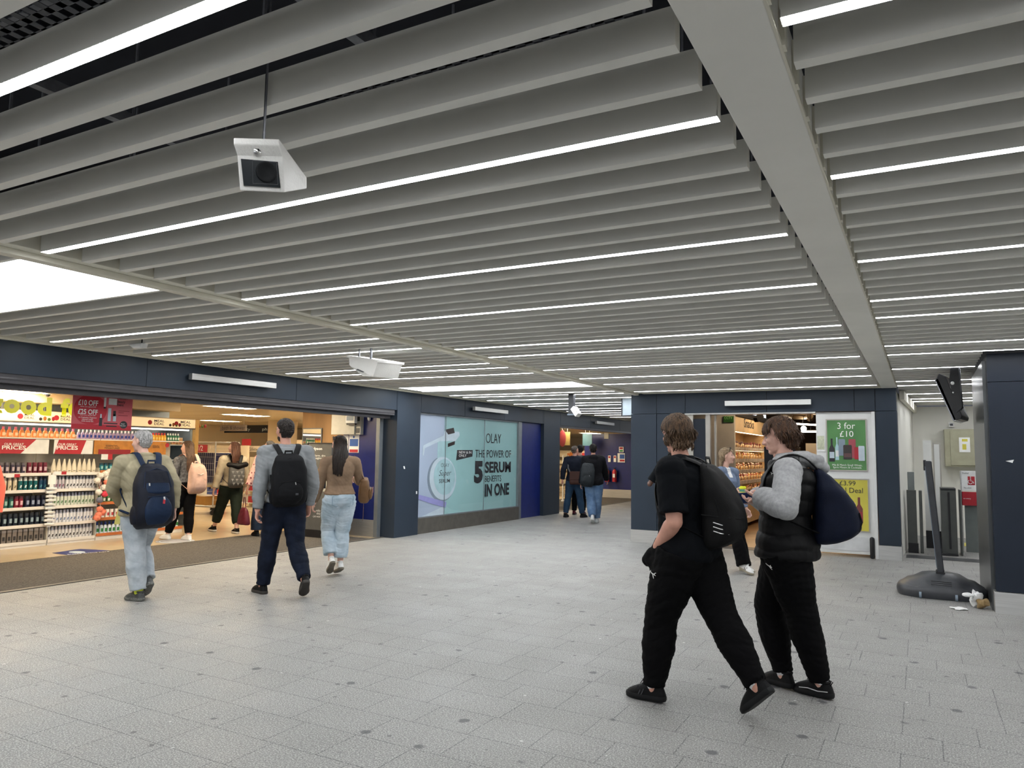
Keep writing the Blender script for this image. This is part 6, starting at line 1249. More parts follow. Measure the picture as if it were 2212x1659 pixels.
def shoe(J, s, root, mu, ms, u=None, high=0.0, name='shoe', stripes=None, lace=None, socks=None, mw=None, trim=None):
    u = (u or J['u']) * 1.06; Rf = J[s+'foot']; A = J[s+'ank']; sg = -1 if s == 'l' else 1
    Lc = lambda x, y, z: A + Rf @ (Vector((x*sg, y, z + 0.0)) * u)      # x outward
    zs = -0.0650 / 1.06
    ol = [(-0.026,-0.066),(-0.034,-0.045),(-0.033,-0.01),(-0.031,0.03),(-0.038,0.08),(-0.042,0.12),(-0.036,0.155),(-0.016,0.180),(0.010,0.184),(0.032,0.168),(0.047,0.135),(0.050,0.10),(0.044,0.06),(0.038,0.02),(0.036,-0.02),(0.034,-0.048),(0.020,-0.068),(-0.004,-0.074)]
    col = [(-0.012,-0.050),(-0.026,-0.040),(-0.031,-0.020),(-0.031,0.0),(-0.029,0.02),(-0.023,0.04),(-0.015,0.055),(-0.006,0.060),(0.006,0.060),(0.015,0.055),(0.023,0.045),(0.029,0.028),(0.031,0.01),(0.032,-0.01),(0.030,-0.028),(0.024,-0.042),(0.012,-0.050),(0,-0.052)]
    rings = []
    for q in (0.0, 0.12, 0.3, 0.5, 0.7, 0.88, 1.0):
        r = []
        for (x0, y0), (x1, y1) in zip(ol, col):
            b = 1.0 + 0.04*math.sin(q*3.1); x = x0*b + (x1 - x0)*q**1.3; y = y0 + (y1 - y0)*q**1.25
            zc = 0.026 + high; z = zs + 0.022 + (zc - zs - 0.022)*(q**0.85 if y0 < 0.05 else q**0.72)
            r.append(Lc(x, y, z))
        rings.append(r)
    o = MB().loft(rings, cap=True).build(name, mu, root)
    R0 = [[Lc(x*sx, y*sy + (0.0), z) for x, y in ol] for sx, sy, z in ((0.93, 0.98, zs), (1.05, 1.02, zs + 0.006), (1.07, 1.025, zs + 0.020), (1.02, 1.0, zs + 0.030))]
    MB().loft(R0).build('sole', ms, o)
    if lace:
        lb = MB()
        for k in range(4):
            y = 0.060 + k*0.018; z = 0.022 + high*0.6 - k*0.0155; lb.tube([Lc(-0.020 - 0.002*k, y + 0.006, z + 0.002), Lc(0, y, z + 0.013), Lc(0.020 + 0.002*k, y + 0.006, z + 0.002)], 0.0034*u, 6)
        lb.tube([Lc(0, 0.058, 0.028 + high), Lc(-0.018, 0.060, 0.045 + high), Lc(-0.03, 0.07, 0.03 + high)], 0.0025*u, 6).tube([Lc(0, 0.058, 0.028 + high), Lc(0.02, 0.062, 0.045 + high), Lc(0.032, 0.072, 0.028 + high)], 0.0025*u, 6)
        lb.build('laces', lace, o)
    if stripes:
        for k in range(3):
            y = 0.045 + k*0.020
            MB().tube([Lc(0.050 - 0.001*k, y + 0.014, zs + 0.030), Lc(0.046 - 0.001*k, y + 0.006, zs + 0.050), Lc(0.034, y, zs + 0.074)], [(0.0022*u, 0.0045*u)]*3, 6, up=Rf @ Vector((0, 1, 0))).build('stripe', stripes, o)
    if trim: MB().tube([Lc(0.038, -0.06, zs + 0.042), Lc(0.043, 0.0, zs + 0.036), Lc(0.050, 0.06, zs + 0.044), Lc(0.046, 0.12, zs + 0.036)], 0.003*u, 6).build('trim_line', trim, o)
    MB().tube([Lc(*(x*1.04, y*1.04, 0.026 + high)) for x, y in col + col[:1]], (0.006*u, 0.009*u), 8, up=Rf @ Vector((0, 0, 1))).build('collar', mu, o)
    MB().tube([Lc(0, 0.055, 0.022 + high), Lc(0, 0.066, 0.050 + high)], [(0.020*u, 0.005*u), (0.017*u, 0.004*u)], 8, up=Rf @ Vector((0, 1, 0))).build('tongue', mu, o)
    MB().tube([Lc(0, -0.058, zs + 0.07), Lc(0, -0.075, zs + 0.095), Lc(0, -0.060, zs + 0.100)], (0.003*u), 6).build('heel_loop', mu, o)
    if socks: MB().tube([Lc(0, 0.012, -0.005), Lc(0, 0.002, 0.02 + high), Lc(0, 0.0, 0.075 + high)], [0.034*u, 0.043*u, 0.043*u], 16).build('sock', socks, root)
    return o
def emblem(pts, parent, nrm, m, size, name='logo'):
    """leaping cat mark drawn with tapering strokes; pts = (origin, right, up)"""
    o, r, up = pts; f = lambda x, y: o + r*(x*size) + up*(y*size) + nrm*0.002
    mb = MB()
    mb.tube([f(-0.9, 0.55), f(-0.5, 0.30), f(-0.1, 0.12), f(0.3, 0.22), f(0.75, 0.50)], [(0.03*size, 0.002), (0.10*size, 0.003), (0.15*size, 0.003), (0.12*size, 0.003), (0.04*size, 0.002)], 8, up=nrm)
    mb.tube([f(0.75, 0.50), f(0.95, 0.52)], [(0.09*size, 0.003), (0.05*size, 0.002)], 8, up=nrm)
    mb.tube([f(-0.15, 0.10), f(-0.10, -0.35), f(0.05, -0.75)], [(0.13*size, 0.003), (0.07*size, 0.003), (0.04*size, 0.002)], 8, up=nrm)
    mb.tube([f(0.35, 0.22), f(0.55, 0.0), f(0.80, -0.05)], [(0.07*size, 0.003), (0.04*size, 0.003), (0.02*size, 0.002)], 8, up=nrm)
    mb.tube([f(-0.9, 0.55), f(-1.0, 0.75), f(-0.85, 0.85)], [(0.03*size, 0.002)]*3, 6, up=nrm)
    return mb.build(name, m, parent)
def emblem_on(obj, root, u, v, m, size):     # sewn on the cloth surface seen at that place
    from mathutils.bvhtree import BVHTree
    me = obj.data; bv = BVHTree.FromPolygons([p.co for p in me.vertices], [tuple(p.vertices) for p in me.polygons])
    loc, nr, _, _ = bv.ray_cast(Vector((0, 0, EYE)), Vector(ray(u, v)).normalized())
    if loc is None: return None
    up = Vector((0, 0, 1)); up = (up - nr*up.dot(nr)).normalized(); return emblem((loc + nr*0.001, up.cross(nr), up), root, nr, m, size)
def child(root, nm): return [c for c in kids(root) if c.name.startswith(nm)][0]
def backpack(J, name, label, m, m2, w, hgt, d, off=0.014, drop=0.0, shift=0.0, tilt=0, bulge=0.6, pocket=True, mpk=None, seed=1, roll=0, strap_m=None, straps=True, side_pockets=True, topd=0.52, sz=None, amp=0.006, top_narrow=0.75, handle=True):
    h = J['h']; Rs = J['Rs'] @ Matrix.Rotation(R(roll), 3, 'Y') @ Matrix.Rotation(R(tilt), 3, 'X')
    X, B, U = Rs @ Vector((1, 0, 0)), Rs @ Vector((0, -1, 0)), Rs @ Vector((0, 0, 1))
    o0 = J['neck'] + (J['Rs'] @ Vector((shift, -(0.060*h + off), -0.03*h - drop)))
    t = empty(name, (o0.x, o0.y, o0.z - hgt), label, 'backpack'); rings = []
    N = 26
    for i in range(N + 1):
        f = i / N; z = -hgt*f
        wf = min(1, top_narrow + (1 - top_narrow)*min(1, f/0.3))*(1 - 0.10*max(0, (f - 0.8)/0.2)); df = topd + (1 - topd)*math.sin(min(1, f/bulge)*math.pi/2) - 0.34*max(0, (f - 0.78)/0.22)
        end = 1.0
        if f < 0.09: end = math.sqrt(max(0.03, 1 - (1 - f/0.09)**2))
        if f > 0.86: end = math.sqrt(max(0.05, 1 - ((f - 0.86)/0.15)**2))
        dd = d*df*end*(1 if f > 0.1 else 0.9); rings.append(sup(o0 + U*z + B*(dd/2 + 0.004), X, B, w/2*wf*(0.55 + 0.45*end), dd/2, 28, 3.2))
    fo = folds(amp, 16, seed, 1.2, 0.35)
    body = fuse(MB().loft(rings), 'main_compartment', m, t, 0.009, 2, fo)
    bp_ = lambda f, lx=0.0, ex=0.0: o0 + U*(-hgt*f) + B*(d*(topd + (1 - topd)*math.sin(min(1, f/bulge)*math.pi/2) - 0.28*max(0, (f - 0.78)/0.22)) + 0.006 + ex) + X*lx
    if pocket:
        rr = []
        for i in range(9):
            f = 0.50 + 0.42*i/8; e = math.sin(math.pi*(i + 0.6)/9.2)**0.35; c = bp_(f) - B*0.02
            rr.append(sup(c, X, B, w*0.36*e, 0.042*e, 22, 3.0))
        fuse(MB().loft(rr), 'front_pocket', mpk or m, t, 0.008, 2, folds(amp*0.6, 22, seed + 3))
    zp = MB()
    if pocket: zp.tube([bp_(0.50, -w*0.3, 0.012), bp_(0.485, 0, 0.016), bp_(0.50, w*0.3, 0.012)], 0.0035, 6)
    zp.tube([bp_(0.36, -w*0.36, -0.012), bp_(0.13, -w*0.30, -0.012), bp_(0.07, 0, -0.010), bp_(0.13, w*0.30, -0.012), bp_(0.36, w*0.36, -0.012)], 0.004, 6); zp.build('zip', m2, t)
    if pocket: MB().bar(bp_(0.50, w*0.12, 0.024), bp_(0.545, w*0.13, 0.028), 0.008, 0.004).build('zip_pull', m_steel, t)
    if handle: MB().tube([o0 + X*-0.04 + U*-0.015 + B*0.03, o0 + X*-0.035 + U*0.03 + B*0.025, o0 + X*0.035 + U*0.03 + B*0.025, o0 + X*0.04 + U*-0.015 + B*0.03], [(0.011, 0.004)]*4, 8, up=B).build('grab_handle', m2, t)
    if side_pockets:
        for s in (-1, 1):
            c = o0 + U*(-hgt*0.78) + X*(s*w*0.47) + B*(d*0.40); rr = []
            for i in range(7): e = math.sin(math.pi*(i + 0.7)/7.4)**0.4; rr.append(sup(c + U*(hgt*0.14 - hgt*0.28*i/6), X, B, 0.03*e, d*0.26*e, 16, 2.6))
            fuse(MB().loft(rr), 'side_pocket', m, t, 0.008, 2)
    if straps:
        sz = off if sz is None else sz; nk = J['neck']; Q = lambda x, y, z: nk + J['Rs'] @ Vector((x + 0, y, z))
        for s in (-1, 1):
            bx = s*0.062*h; dy = 0.064*h + off*0.75
            top_ = o0 + X*(s*w*0.20) + U*(-0.02) + B*0.02
            pts = [top_, Q(bx, -0.036*h - off*0.6, 0.000*h + sz), Q(bx*1.03, 0.0, 0.008*h + sz), Q(bx*1.05, 0.038*h + off*0.5, -0.014*h + sz*0.6), Q(bx*1.1, dy, -0.06*h), Q(bx*1.25, dy + 0.004, -0.12*h), Q(bx*1.5, dy*0.72, -0.17*h), Q(bx*1.62 + s*off, 0.0, -0.20*h), o0 + X*(s*w*0.40) + U*(-hgt*0.86) + B*0.03]
            sp_, sr_ = smooth_path(pts, [(0.030, 0.006)]*5 + [(0.024, 0.005), (0.014, 0.004), (0.012, 0.003), (0.012, 0.003)])
            MB().tube(sp_, sr_, 10, up=U.lerp(B, 0.5)).build('shoulder_strap', strap_m or m2, t)
    return t, (o0, X, B, U, bp_)
def trousers(J, root, m, o=0.008, prof=None, t1=1.9, top=0.075, vox=0.009, amp=0.006, seed=3, P=TOR_M, name='trousers', freq=30, smooth=3, ms=None, zones=None):
    mb = MB(); torso(mb, J, -0.055, top, o, P); prof = prof or ([0, 1, 2], [0.006, 0.008, 0.010])
    for s in 'lr': leg(mb, J, s, o, t1, prof)
    return fuse(mb, name, ms or m, root, vox, smooth, folds(amp, freq, seed, 2.6), zones)
def top_garment(J, root, m, name, o=0.014, so=0.010, hem=0.0, sleeve=1.9, so1=None, flare=0.0, vox=0.009, amp=0.006, seed=5, P=TOR_M, belly=0.0, collar=None, extra=None, sl='lr', freq=26, zones=None, ms=None, wide=0.0, cuff=0.004):
    mb = MB(); torso(mb, J, hem, 0.303, o, P, flare, belly, wide)
    if sleeve > 0:
        for s in sl: arm(mb, J, s, so, sleeve, so1, cuff)
    elif sleeve == 0:
        c = J['neck'] + (J['Rs'] @ Vector((0, 0, -0.022*J['h'])))
        for s in 'lr': mb.tube([c, c.lerp(J[s+'sh'], 0.86)], [0.040*J['h'] + o, 0.040*J['h'] + o], 16)
    if collar:
        nk = J['neck'] + J['Rs'] @ Vector((0, 0, 0.022)); n = 20; rr = collar[0]; mb.tube([nk + J['Rs'] @ Vector((rr*math.cos(2*math.pi*k/n), rr*1.05*math.sin(2*math.pi*k/n) + 0.006, collar[2]*math.sin(2*math.pi*k/n)*-1)) for k in range(n + 1)], (collar[1][0], collar[1][1]), 8, up=(0, 0, 1))
    if extra: extra(mb)
    return fuse(mb, name, ms or m, root, vox, 3, folds(amp, freq, seed, 2.0), zones)
def person(key, label, skin, male=True, vox=0.008, hands='lr', curl=28, P=None, extra=None):
    J = pose(key); g = (J['lank'] + J['rank'])/2
    root = empty('person', (g.x, g.y, 0), label, 'person')
    mb = MB(); torso(mb, J, -0.055, 0.292, 0, P or (TOR_M if male else TOR_F)); head(mb, J, male)
    for s in 'lr': arm(mb, J, s); leg(mb, J, s, rcap=True)
    for s in hands: nat_hand(mb, J, s, curl)
    for s in 'lr': mb.tube([J[s+'ank'], J[s+'ank'] + J[s+'foot'] @ Vector((0, 0.05, -0.03)), J[s+'ank'] + J[s+'foot'] @ Vector((0, 0.11, -0.042))], [0.028, 0.020, 0.014], 12, rcap=True)
    if extra: extra(mb, J)
    fuse(mb, 'body', skin, root, vox, 2)
    return J, root
# ================================================================ the people
sk_fair = mat('fair skin', sr(205, 152, 132), 0.5, var=0.06, scale=14); sk_pale = mat('pale skin', sr(212, 168, 150), 0.5, var=0.05, scale=14)
sk_warm = mat('light brown skin', sr(190, 140, 115), 0.5, var=0.06, scale=14); sk_dark = mat('dark brown skin', sr(92, 62, 50), 0.45, var=0.08, scale=14)
cl = lambda n, c, **k: mat(n, c, k.pop('rough', 0.85), **{**dict(var=0.10, scale=12, bump=0.15, bscale=160, spec=0.2), **k})
c_black = cl('black jersey', (0.0016, 0.0016, 0.0020), spec=0.12); c_blackn = cl('black nylon', (0.0026, 0.0026, 0.003), rough=0.55); c_tee = cl('black cotton tee', (0.0022, 0.0030, 0.0046), spec=0.14)
m_iris = mat('dark iris', (0.05, 0.04, 0.03), 0.2); m_rub = mat('black rubber sole', (0.006, 0.0062, 0.007), 0.6, spec=0.25); m_sock = cl('white sock', (0.75, 0.75, 0.76))
m_patent = mat('glossy black trim', (0.02, 0.02, 0.022), 0.15); m_blks = mat('black knit shoe', (0.0035, 0.0035, 0.004), 0.65, spec=0.2, bump=0.2, bscale=120)
m_lace = mat('black lace', (0.02, 0.02, 0.022), 0.6)
# ---- man in black tee, black backpack
J, r = person('p1', 'man in black t-shirt and black joggers walking left, hand in his pocket', sk_fair, vox=0.0065)
top_garment(J, r, c_tee, 't_shirt', o=0.034, so=0.026, hem=-0.045, sleeve=0.84, so1=0.036, vox=0.0075, amp=0.012, seed=4, collar=(0.066, (0.010, 0.014), 0.012), flare=0.012)
def pocket(mb):
    w_ = J['lwr']; mb.tube([w_ + Vector((0.0, 0.0, 0.0)), w_ + J['lfarm'] @ Vector((0, 0, -0.06)), w_ + J['lfarm'] @ Vector((0, 0, -0.13))], [0.045, 0.052, 0.030], 14, rcap=True)
mb = MB(); torso(mb, J, -0.055, 0.02, 0.034, TOR_M)
for s in 'lr': leg(mb, J, s, 0.012, 1.94, ([0, 0.5, 1, 1.3, 1.7, 2.0], [0.032, 0.028, 0.022, 0.020, 0.012, 0.008]))
mb.ell(J['pel'] + J['Rp'] @ Vector((-0.12, 0.115, -0.07)), (0.07, 0.085, 0.15), J['Rp'])
w_ = J['lwr'] + J['lfarm'] @ Vector((0, 0, -0.045)); mb.tube([w_, w_ + J['lfarm'] @ Vector((0, 0, -0.05)), w_ + J['lfarm'] @ Vector((0, 0, -0.11))], [0.030, 0.042, 0.040], 14, rcap=True)
mb.tube([w_ + J['lfarm'] @ Vector((0, 0, -0.07)), J['lhip'].lerp(J['lknee'], 0.30) + J['Rp'] @ Vector((-0.03, 0.075, 0)), J['lhip'].lerp(J['lknee'], 0.62) + J['Rp'] @ Vector((-0.01, 0.045, 0))], [0.045, 0.062, 0.060], 14, rcap=True)
fuse(mb, 'joggers', c_black, r, 0.0075, 3, folds(0.011, 22, 6, 2.6))
for s in 'lr': shoe(J, s, r, m_blks, m_rub, stripes=m_patent, lace=m_lace, socks=m_sock)
emblem_on(child(r, 'joggers'), r, 1412, 1242, m_txtw, 0.030)
m_h1 = hair_mat('tousled brown hair', (0.030, 0.016, 0.008), (0.135, 0.078, 0.042))
hb = hair(J, r, m_h1, 'mop', 3, 0.014, 0.075, n=1300)
rg = random.Random(5)
for i in range(260):    # curls at the nape and sides
    a0 = rg.uniform(-1.9, 1.9); st = Vector((math.sin(a0)*0.083, -math.cos(a0)*0.100 - 0.016, rg.uniform(-0.075, 0.01)*(1 if abs(a0) < 1.2 else 0.5))); d = Vector((math.sin(a0), -math.cos(a0), 0)); pts = [st + d*0.006*math.sin(q*1.1) + Vector((0, 0, -0.011*q)) + Vector((math.cos(a0), math.sin(a0), 0))*0.006*math.sin(q*1.5 + i) for q in range(5)]
    hb.tube([H(J, *q) for q in pts], [(0.005, 0.003), (0.006, 0.004), (0.006, 0.004), (0.004, 0.003), (0.002, 0.001)], 6, up=J['Rh'] @ d)
hb.build('hair', m_h1, r)
face_bits(J, r, m_iris, m_h1)
c_pack = cl('matte black pack fabric', (0.0034, 0.0034, 0.0036), rough=0.7)
t, (o0, X, B, U, bpf) = backpack(J, 'backpack', 'big black rounded backpack on the man in the black t-shirt', c_pack, c_blackn, 0.34, 0.54, 0.24, off=0.030, drop=-0.055, tilt=2, bulge=0.72, topd=0.16, pocket=False, sz=0.022, seed=2, amp=0.008, side_pockets=False, top_narrow=0.7)
MB().tube([o0 + U*-0.32 + B*0.03 + X*-0.172, o0 + U*-0.33 + B*0.12 + X*-0.174, o0 + U*-0.34 + B*0.20 + X*-0.155, o0 + U*-0.345 + B*0.238 + X*-0.09, o0 + U*-0.345 + B*0.247], (0.003, 0.004), 6).build('seam_piping', c_blackn, t)
MB().tube([o0 + U*-0.02 + B*0.05 + X*-0.10, o0 + U*-0.12 + B*0.085 + X*-0.155, o0 + U*-0.30 + B*0.14 + X*-0.172, o0 + U*-0.46 + B*0.15 + X*-0.165], (0.003, 0.004), 6).build('seam_piping', c_blackn, t)
for k in range(3): MB().tube([o0 + U*(-0.365 - 0.026*k) + B*(0.105) + X*(-0.175), o0 + U*(-0.378 - 0.026*k) + B*0.15 + X*(-0.173), o0 + U*(-0.388 - 0.024*k) + B*0.195 + X*(-0.155)], [(0.005, 0.003), (0.0035, 0.003), (0.0015, 0.001)], 6).build('stripe', mat('silver reflective stripe', (0.75, 0.75, 0.74), 0.3, 0.3), t)
# ---- man in the vest with the phone
def p2_hands(mb, J):
    for s in 'lr':
        w_ = J[s+'wr']; tgt = PH - w_; a = (PH + ((J['Rp'] @ Vector((-0.055 if s == 'l' else 0.055, 0.0, -0.035)))) - w_).normalized()
        n = Vector((0, 0, 1)) - a*a.z; th = (J['Rp'] @ Vector((0, 1, 0.3)))
        hand(mb, w_, a, th - a*th.dot(a), n.normalized(), J['u'], 34, thumb=50, curls=[30, 36, 42, 50])
J = pose('p2'); PH = (J['lwr'] + J['rwr'])/2 + J['Rp'] @ Vector((0, 0.080, -0.050))
J, r = person('p2', 'man in padded vest over grey hoodie walking left, looking at a phone', sk_pale, vox=0.0055, hands='', extra=p2_hands)
c_hood = cl('light grey marl fleece', (0.36, 0.365, 0.37), var=0.10, scale=60); c_vest = cl('black padded nylon', (0.0024, 0.0024, 0.003), rough=0.6)
def hoodx(mb):
    nk = J['neck']; q = lambda x, y, z: nk + J['Rs'] @ Vector((x, y, z))
    n = 22
    for rr, zz, th, sl in ((0.090, 0.012, 0.022, 0.030), (0.098, 0.040, 0.020, 0.020), (0.082, 0.062, 0.014, 0.014)):
        mb.tube([q(rr*math.cos(2*math.pi*k/n), rr*0.95*math.sin(2*math.pi*k/n) - 0.012 - (0.03 if math.sin(2*math.pi*k/n) < 0 else 0)*abs(math.sin(2*math.pi*k/n)), zz - sl*math.sin(2*math.pi*k/n)) for k in range(n + 1)], [(th, th*1.1)]*(n + 1), 10, up=(0, 0, 1))
    mb.ell(q(0, -0.125, 0.035), (0.105, 0.070, 0.045), J['Rs']); mb.ell(q(0, -0.180, 0.010), (0.095, 0.055, 0.042), J['Rs']); mb.tube([q(-0.105, -0.06, 0.045), q(-0.07, -0.195, 0.035), q(0.07, -0.195, 0.035), q(0.105, -0.06, 0.045)], [0.026, 0.030, 0.030, 0.026], 12); mb.ell(q(0, -0.225, -0.01), (0.06, 0.03, 0.035), J['Rs'])
top_garment(J, r, c_hood, 'hoodie', o=0.020, so=0.018, hem=-0.055, sleeve=1.93, so1=0.042, vox=0.007, amp=0.012, seed=8, extra=hoodx, freq=15, cuff=-0.012)
mb = MB(); torso(mb, J, -0.040, 0.284, 0.052, TOR_M, 0.030, 0.0, 0.0)
c = J['neck'] + (J['Rs'] @ Vector((0, 0, -0.030*J['h'])))
for s in 'lr': mb.tube([c, c.lerp(J[s+'sh'], 0.93) + Vector((0, 0, 0.012))], [0.085, 0.088], 16)
nk = J['neck'] + J['Rs'] @ Vector((0, 0.01, -0.006)); mb.tube([nk + J['Rs'] @ Vector((0.098*math.cos(2*math.pi*k/20), 0.098*math.sin(2*math.pi*k/20), -0.008*math.sin(2*math.pi*k/20))) for k in range(21)], (0.024, 0.034), 10, up=(0, 0, 1))
def quilt(co, no):
    z = co[:, 2]; q = np.abs(np.sin((z + 0.012*np.sin(co[:, 0]*20)) * math.pi / 0.105)); return 0.013*(q**0.45) - 0.009 + folds(0.005, 24, 9)(co, no)
fuse(mb, 'padded_vest', c_vest, r, 0.0075, 3, quilt)
trousers(J, r, c_black, 0.016, ([0, 0.5, 1, 1.3, 1.7, 2.0], [0.034, 0.030, 0.020, 0.016, 0.010, 0.004]), 1.92, 0.02, 0.0075, 0.011, 12, name='joggers')
for s in 'lr': shoe(J, s, r, m_blks, m_rub, lace=m_lace, socks=m_sock, trim=mat('pale grey piping', (0.5, 0.5, 0.5), 0.4))
m_h2 = hair_mat('brown mop hair', (0.024, 0.011, 0.006), (0.105, 0.050, 0.025))
hb = hair(J, r, m_h2, 'mop', 9, 0.014, 0.085, n=1300, fringe=True)
rg = random.Random(15)
for i in range(200):
    a0 = rg.uniform(-1.25, 1.25); st = Vector((math.sin(a0)*0.082, -math.cos(a0)*0.100 - 0.016, rg.uniform(-0.05, 0.0))); d = Vector((math.sin(a0), -math.cos(a0), 0)); pts = [st + d*0.004*math.sin(q*1.1) + Vector((0, 0, -0.012*q)) for q in range(5)]
    hb.tube([H(J, *q) for q in pts], [(0.005, 0.003), (0.006, 0.004), (0.006, 0.004), (0.004, 0.003), (0.002, 0.001)], 6, up=J['Rh'] @ d)
for i in range(110):
    x = rg.uniform(-0.065, 0.065); st = Vector((x, 0.070 - abs(x)*0.35, 0.086 - abs(x)*0.12)); pts = [st + Vector((0.002*math.sin(i + q), 0.007*q - 0.0014*q*q, -0.009*q)) for q in range(6)]
    hb.tube([H(J, *q) for q in pts], [(0.005, 0.004), (0.006, 0.004), (0.006, 0.004), (0.005, 0.003), (0.004, 0.003), (0.002, 0.001)], 6, up=J['Rh'] @ Vector((0, 1, 0.2)))
hb.build('hair', m_h2, r)
face_bits(J, r, m_iris, m_h2, mat('muted lip', sr(170, 105, 98), 0.5))
emblem_on(child(r, 'joggers'), r, 1664, 1224, m_txtw, 0.030)
emblem_on(child(r, 'padded_vest'), r, 1668, 1024, m_txtw, 0.014)
c_navyp = cl('navy pack fabric', (0.003, 0.006, 0.019), rough=0.7)
t, (o0, X, B, U, bpf) = backpack(J, 'backpack', 'navy blue rounded backpack on the man in the padded vest', c_navyp, c_blackn, 0.35, 0.50, 0.28, off=0.052, drop=-0.045, tilt=0, bulge=0.72, topd=0.15, pocket=False, sz=0.045, handle=False, seed=5, amp=0.010, side_pockets=False, top_narrow=0.6)
for k in range(2): MB().tube([bpf(0.56, -0.12 + 0.045*k, -0.004), bpf(0.68, -0.12 + 0.045*k, 0.0), bpf(0.80, -0.12 + 0.045*k, -0.012)], 0.005, 6).build('piping', c_blackn, t)
t = empty('mobile_phone', PH, 'dark blue phone held by the man in the padded vest', 'phone')
pr_ = J['Rp'] @ Vector((0, 1, 0)); lat = J['Rp'] @ Vector((1, 0, 0)); upn = (Vector((0, 0, 1))*0.35 - pr_*0.1 + lat*0.9).normalized()
ax = (pr_*0.95 - Vector((0, 0, 1))*0.12).normalized(); ay = (ax.cross(upn)).normalized(); az = ax.cross(ay)
pc = PH + Vector((0, 0, 0.028)) + pr_*0.02
MB().obox(pc, ax*0.080, ay*0.040, az*0.006).build('case', mat('blue phone case', (0.008, 0.025, 0.10), 0.5), t, 0.006)
sgn = 1 if (az.dot(Vector((0, 0, EYE)) - pc) < 0) else -1
MB().obox(pc + az*0.0062*sgn, ax*0.075, ay*0.036, az*0.0006).build('screen', m_black, t); MB().obox(pc - az*0.0068*sgn + ax*0.058 + ay*0.016, ax*0.014, ay*0.014, az*0.0015).build('camera_bump', mat('blue grey lens bump', (0.05, 0.08, 0.16), 0.3), t)
# ---- person hidden behind him
J, r = person('p3', 'person in black t-shirt and pale jeans mostly hidden behind the man with black backpack', sk_dark, vox=0.012)
top_garment(J, r, c_tee, 't_shirt', o=0.018, so=0.018, hem=-0.02, sleeve=0.8, so1=0.03, vox=0.012, amp=0.005)
c_pj = cl('pale blue denim', sr(160, 180, 200), col2=sr(190, 205, 215), scale=8)
trousers(J, r, c_pj, 0.012, None, 1.9, 0.04, 0.012, 0.005, 3, name='jeans')
for s in 'lr': shoe(J, s, r, m_blks, m_rub)
hair(J, r, None, 'short', 2, 0.008, 0.02, n=120).build('hair', hair_mat('black hair', (0.006, 0.005, 0.005), (0.02, 0.016, 0.014)), r)
# ---- woman with the coffee cup
def p4_hand(mb, J):
    a = (J['rfarm'] @ Vector((0, 0, -1))); hand(mb, J['rwr'], a, Vector((0, 0, 1)) - a*a.z, J['Rp'] @ Vector((-0.3, 1, 0)), J['u']*0.95, 40, thumb=60)
J, r = person('p4', 'woman in blue grey cardigan and black flared trousers carrying a yellow cup', sk_pale, male=False, vox=0.0065, hands='l', extra=p4_hand)
c_card = cl('blue grey knit', sr(112, 126, 150), scale=40, var=0.12); c_wt = cl('white cotton tee', (0.72, 0.72, 0.73))
top_garment(J, r, c_wt, 'inner_tee', o=0.006, so=0.004, hem=0.04, sleeve=0.3, vox=0.009, P=TOR_F, collar=(0.060, (0.008, 0.012), 0.02), amp=0.002)
mbx = MB(); 
def open_front(co, no): return folds(0.005, 26, 3)(co, no)
mb = MB(); torso(mb, J, 0.0, 0.278, 0.014, TOR_F, 0.006)
for s in 'lr': arm(mb, J, s, 0.012, 1.9, 0.016, 0.004)
cd = fuse(mb, 'cardigan', [c_card, c_wt], r, 0.008, 3, folds(0.005, 26, 3), lambda c: (((np.array([(Matrix(J['Rs']).transposed() @ (Vector(p) - J['neck']))[:] for p in c])[:, 1] > 0.035) & (np.abs(np.array([(Matrix(J['Rs']).transposed() @ (Vector(p) - J['neck']))[:] for p in c])[:, 0]) < 0.035)) & (c[:, 2] > J['neck'].z - 0.11)).astype(int))
def flareprof(z0=0.0): return ([0, 0.5, 1, 1.5, 2.0], [0.006, 0.006, 0.010, 0.030, 0.060])
trousers(J, r, c_black, 0.006, flareprof(), 1.97, 0.075, 0.009, 0.004, 6, TOR_F, 'flared_trousers')
MB().tube([J['lknee'].lerp(J['lank'], 0.28) + Vector((-0.06, -0.055, 0)), J['lknee'].lerp(J['lank'], 0.28) + Vector((0.0, -0.075, -0.005)), J['lknee'].lerp(J['lank'], 0.28) + Vector((0.06, -0.05, 0.004))], 0.003, 6).build('zip_line', m_p1, r)
for s in 'lr': shoe(J, s, r, mat('white leather', (0.75, 0.75, 0.74), 0.4), mat('cream rubber sole', (0.35, 0.32, 0.25), 0.6), stripes=m_txtk, u=J['u']*0.95)
m_h4 = hair_mat('dark blonde hair', (0.15, 0.095, 0.05), (0.40, 0.30, 0.19))
hb = hair(J, r, m_h4, 'short', 6, 0.006, 0.05, n=500)
long_hair(J, r, m_h4, hb, 0.27, 0.11, 4, 70, 0.006, 0.03, 0.05); hb.build('hair', m_h4, r)
face_bits(J, r, m_iris, hair_mat('brown brow', (0.06, 0.04, 0.03), (0.10, 0.07, 0.05)), mat('rose lip', sr(165, 85, 85), 0.4), True)
sg_ = MB()
for s in (-1, 1): sg_.tube([H(J, s*0.035 + 0.027*math.cos(q), 0.055, 0.105 + 0.018*math.sin(q)) for q in np.linspace(0, 6.28, 14)], 0.0035, 6)
sg_.build('sunglasses', m_black, r)
cpt = J['rwr'] + (J['rfarm'] @ Vector((0, 0, -0.075))) + (J['Rp'] @ Vector((-0.01, 0.045, 0.0)))
t = empty('coffee_cup', (cpt.x, cpt.y, cpt.z - 0.06), 'yellow reusable cup with teal sleeve in the woman\'s hand', 'cup'); cb = cpt - Vector((0, 0, 0.055))
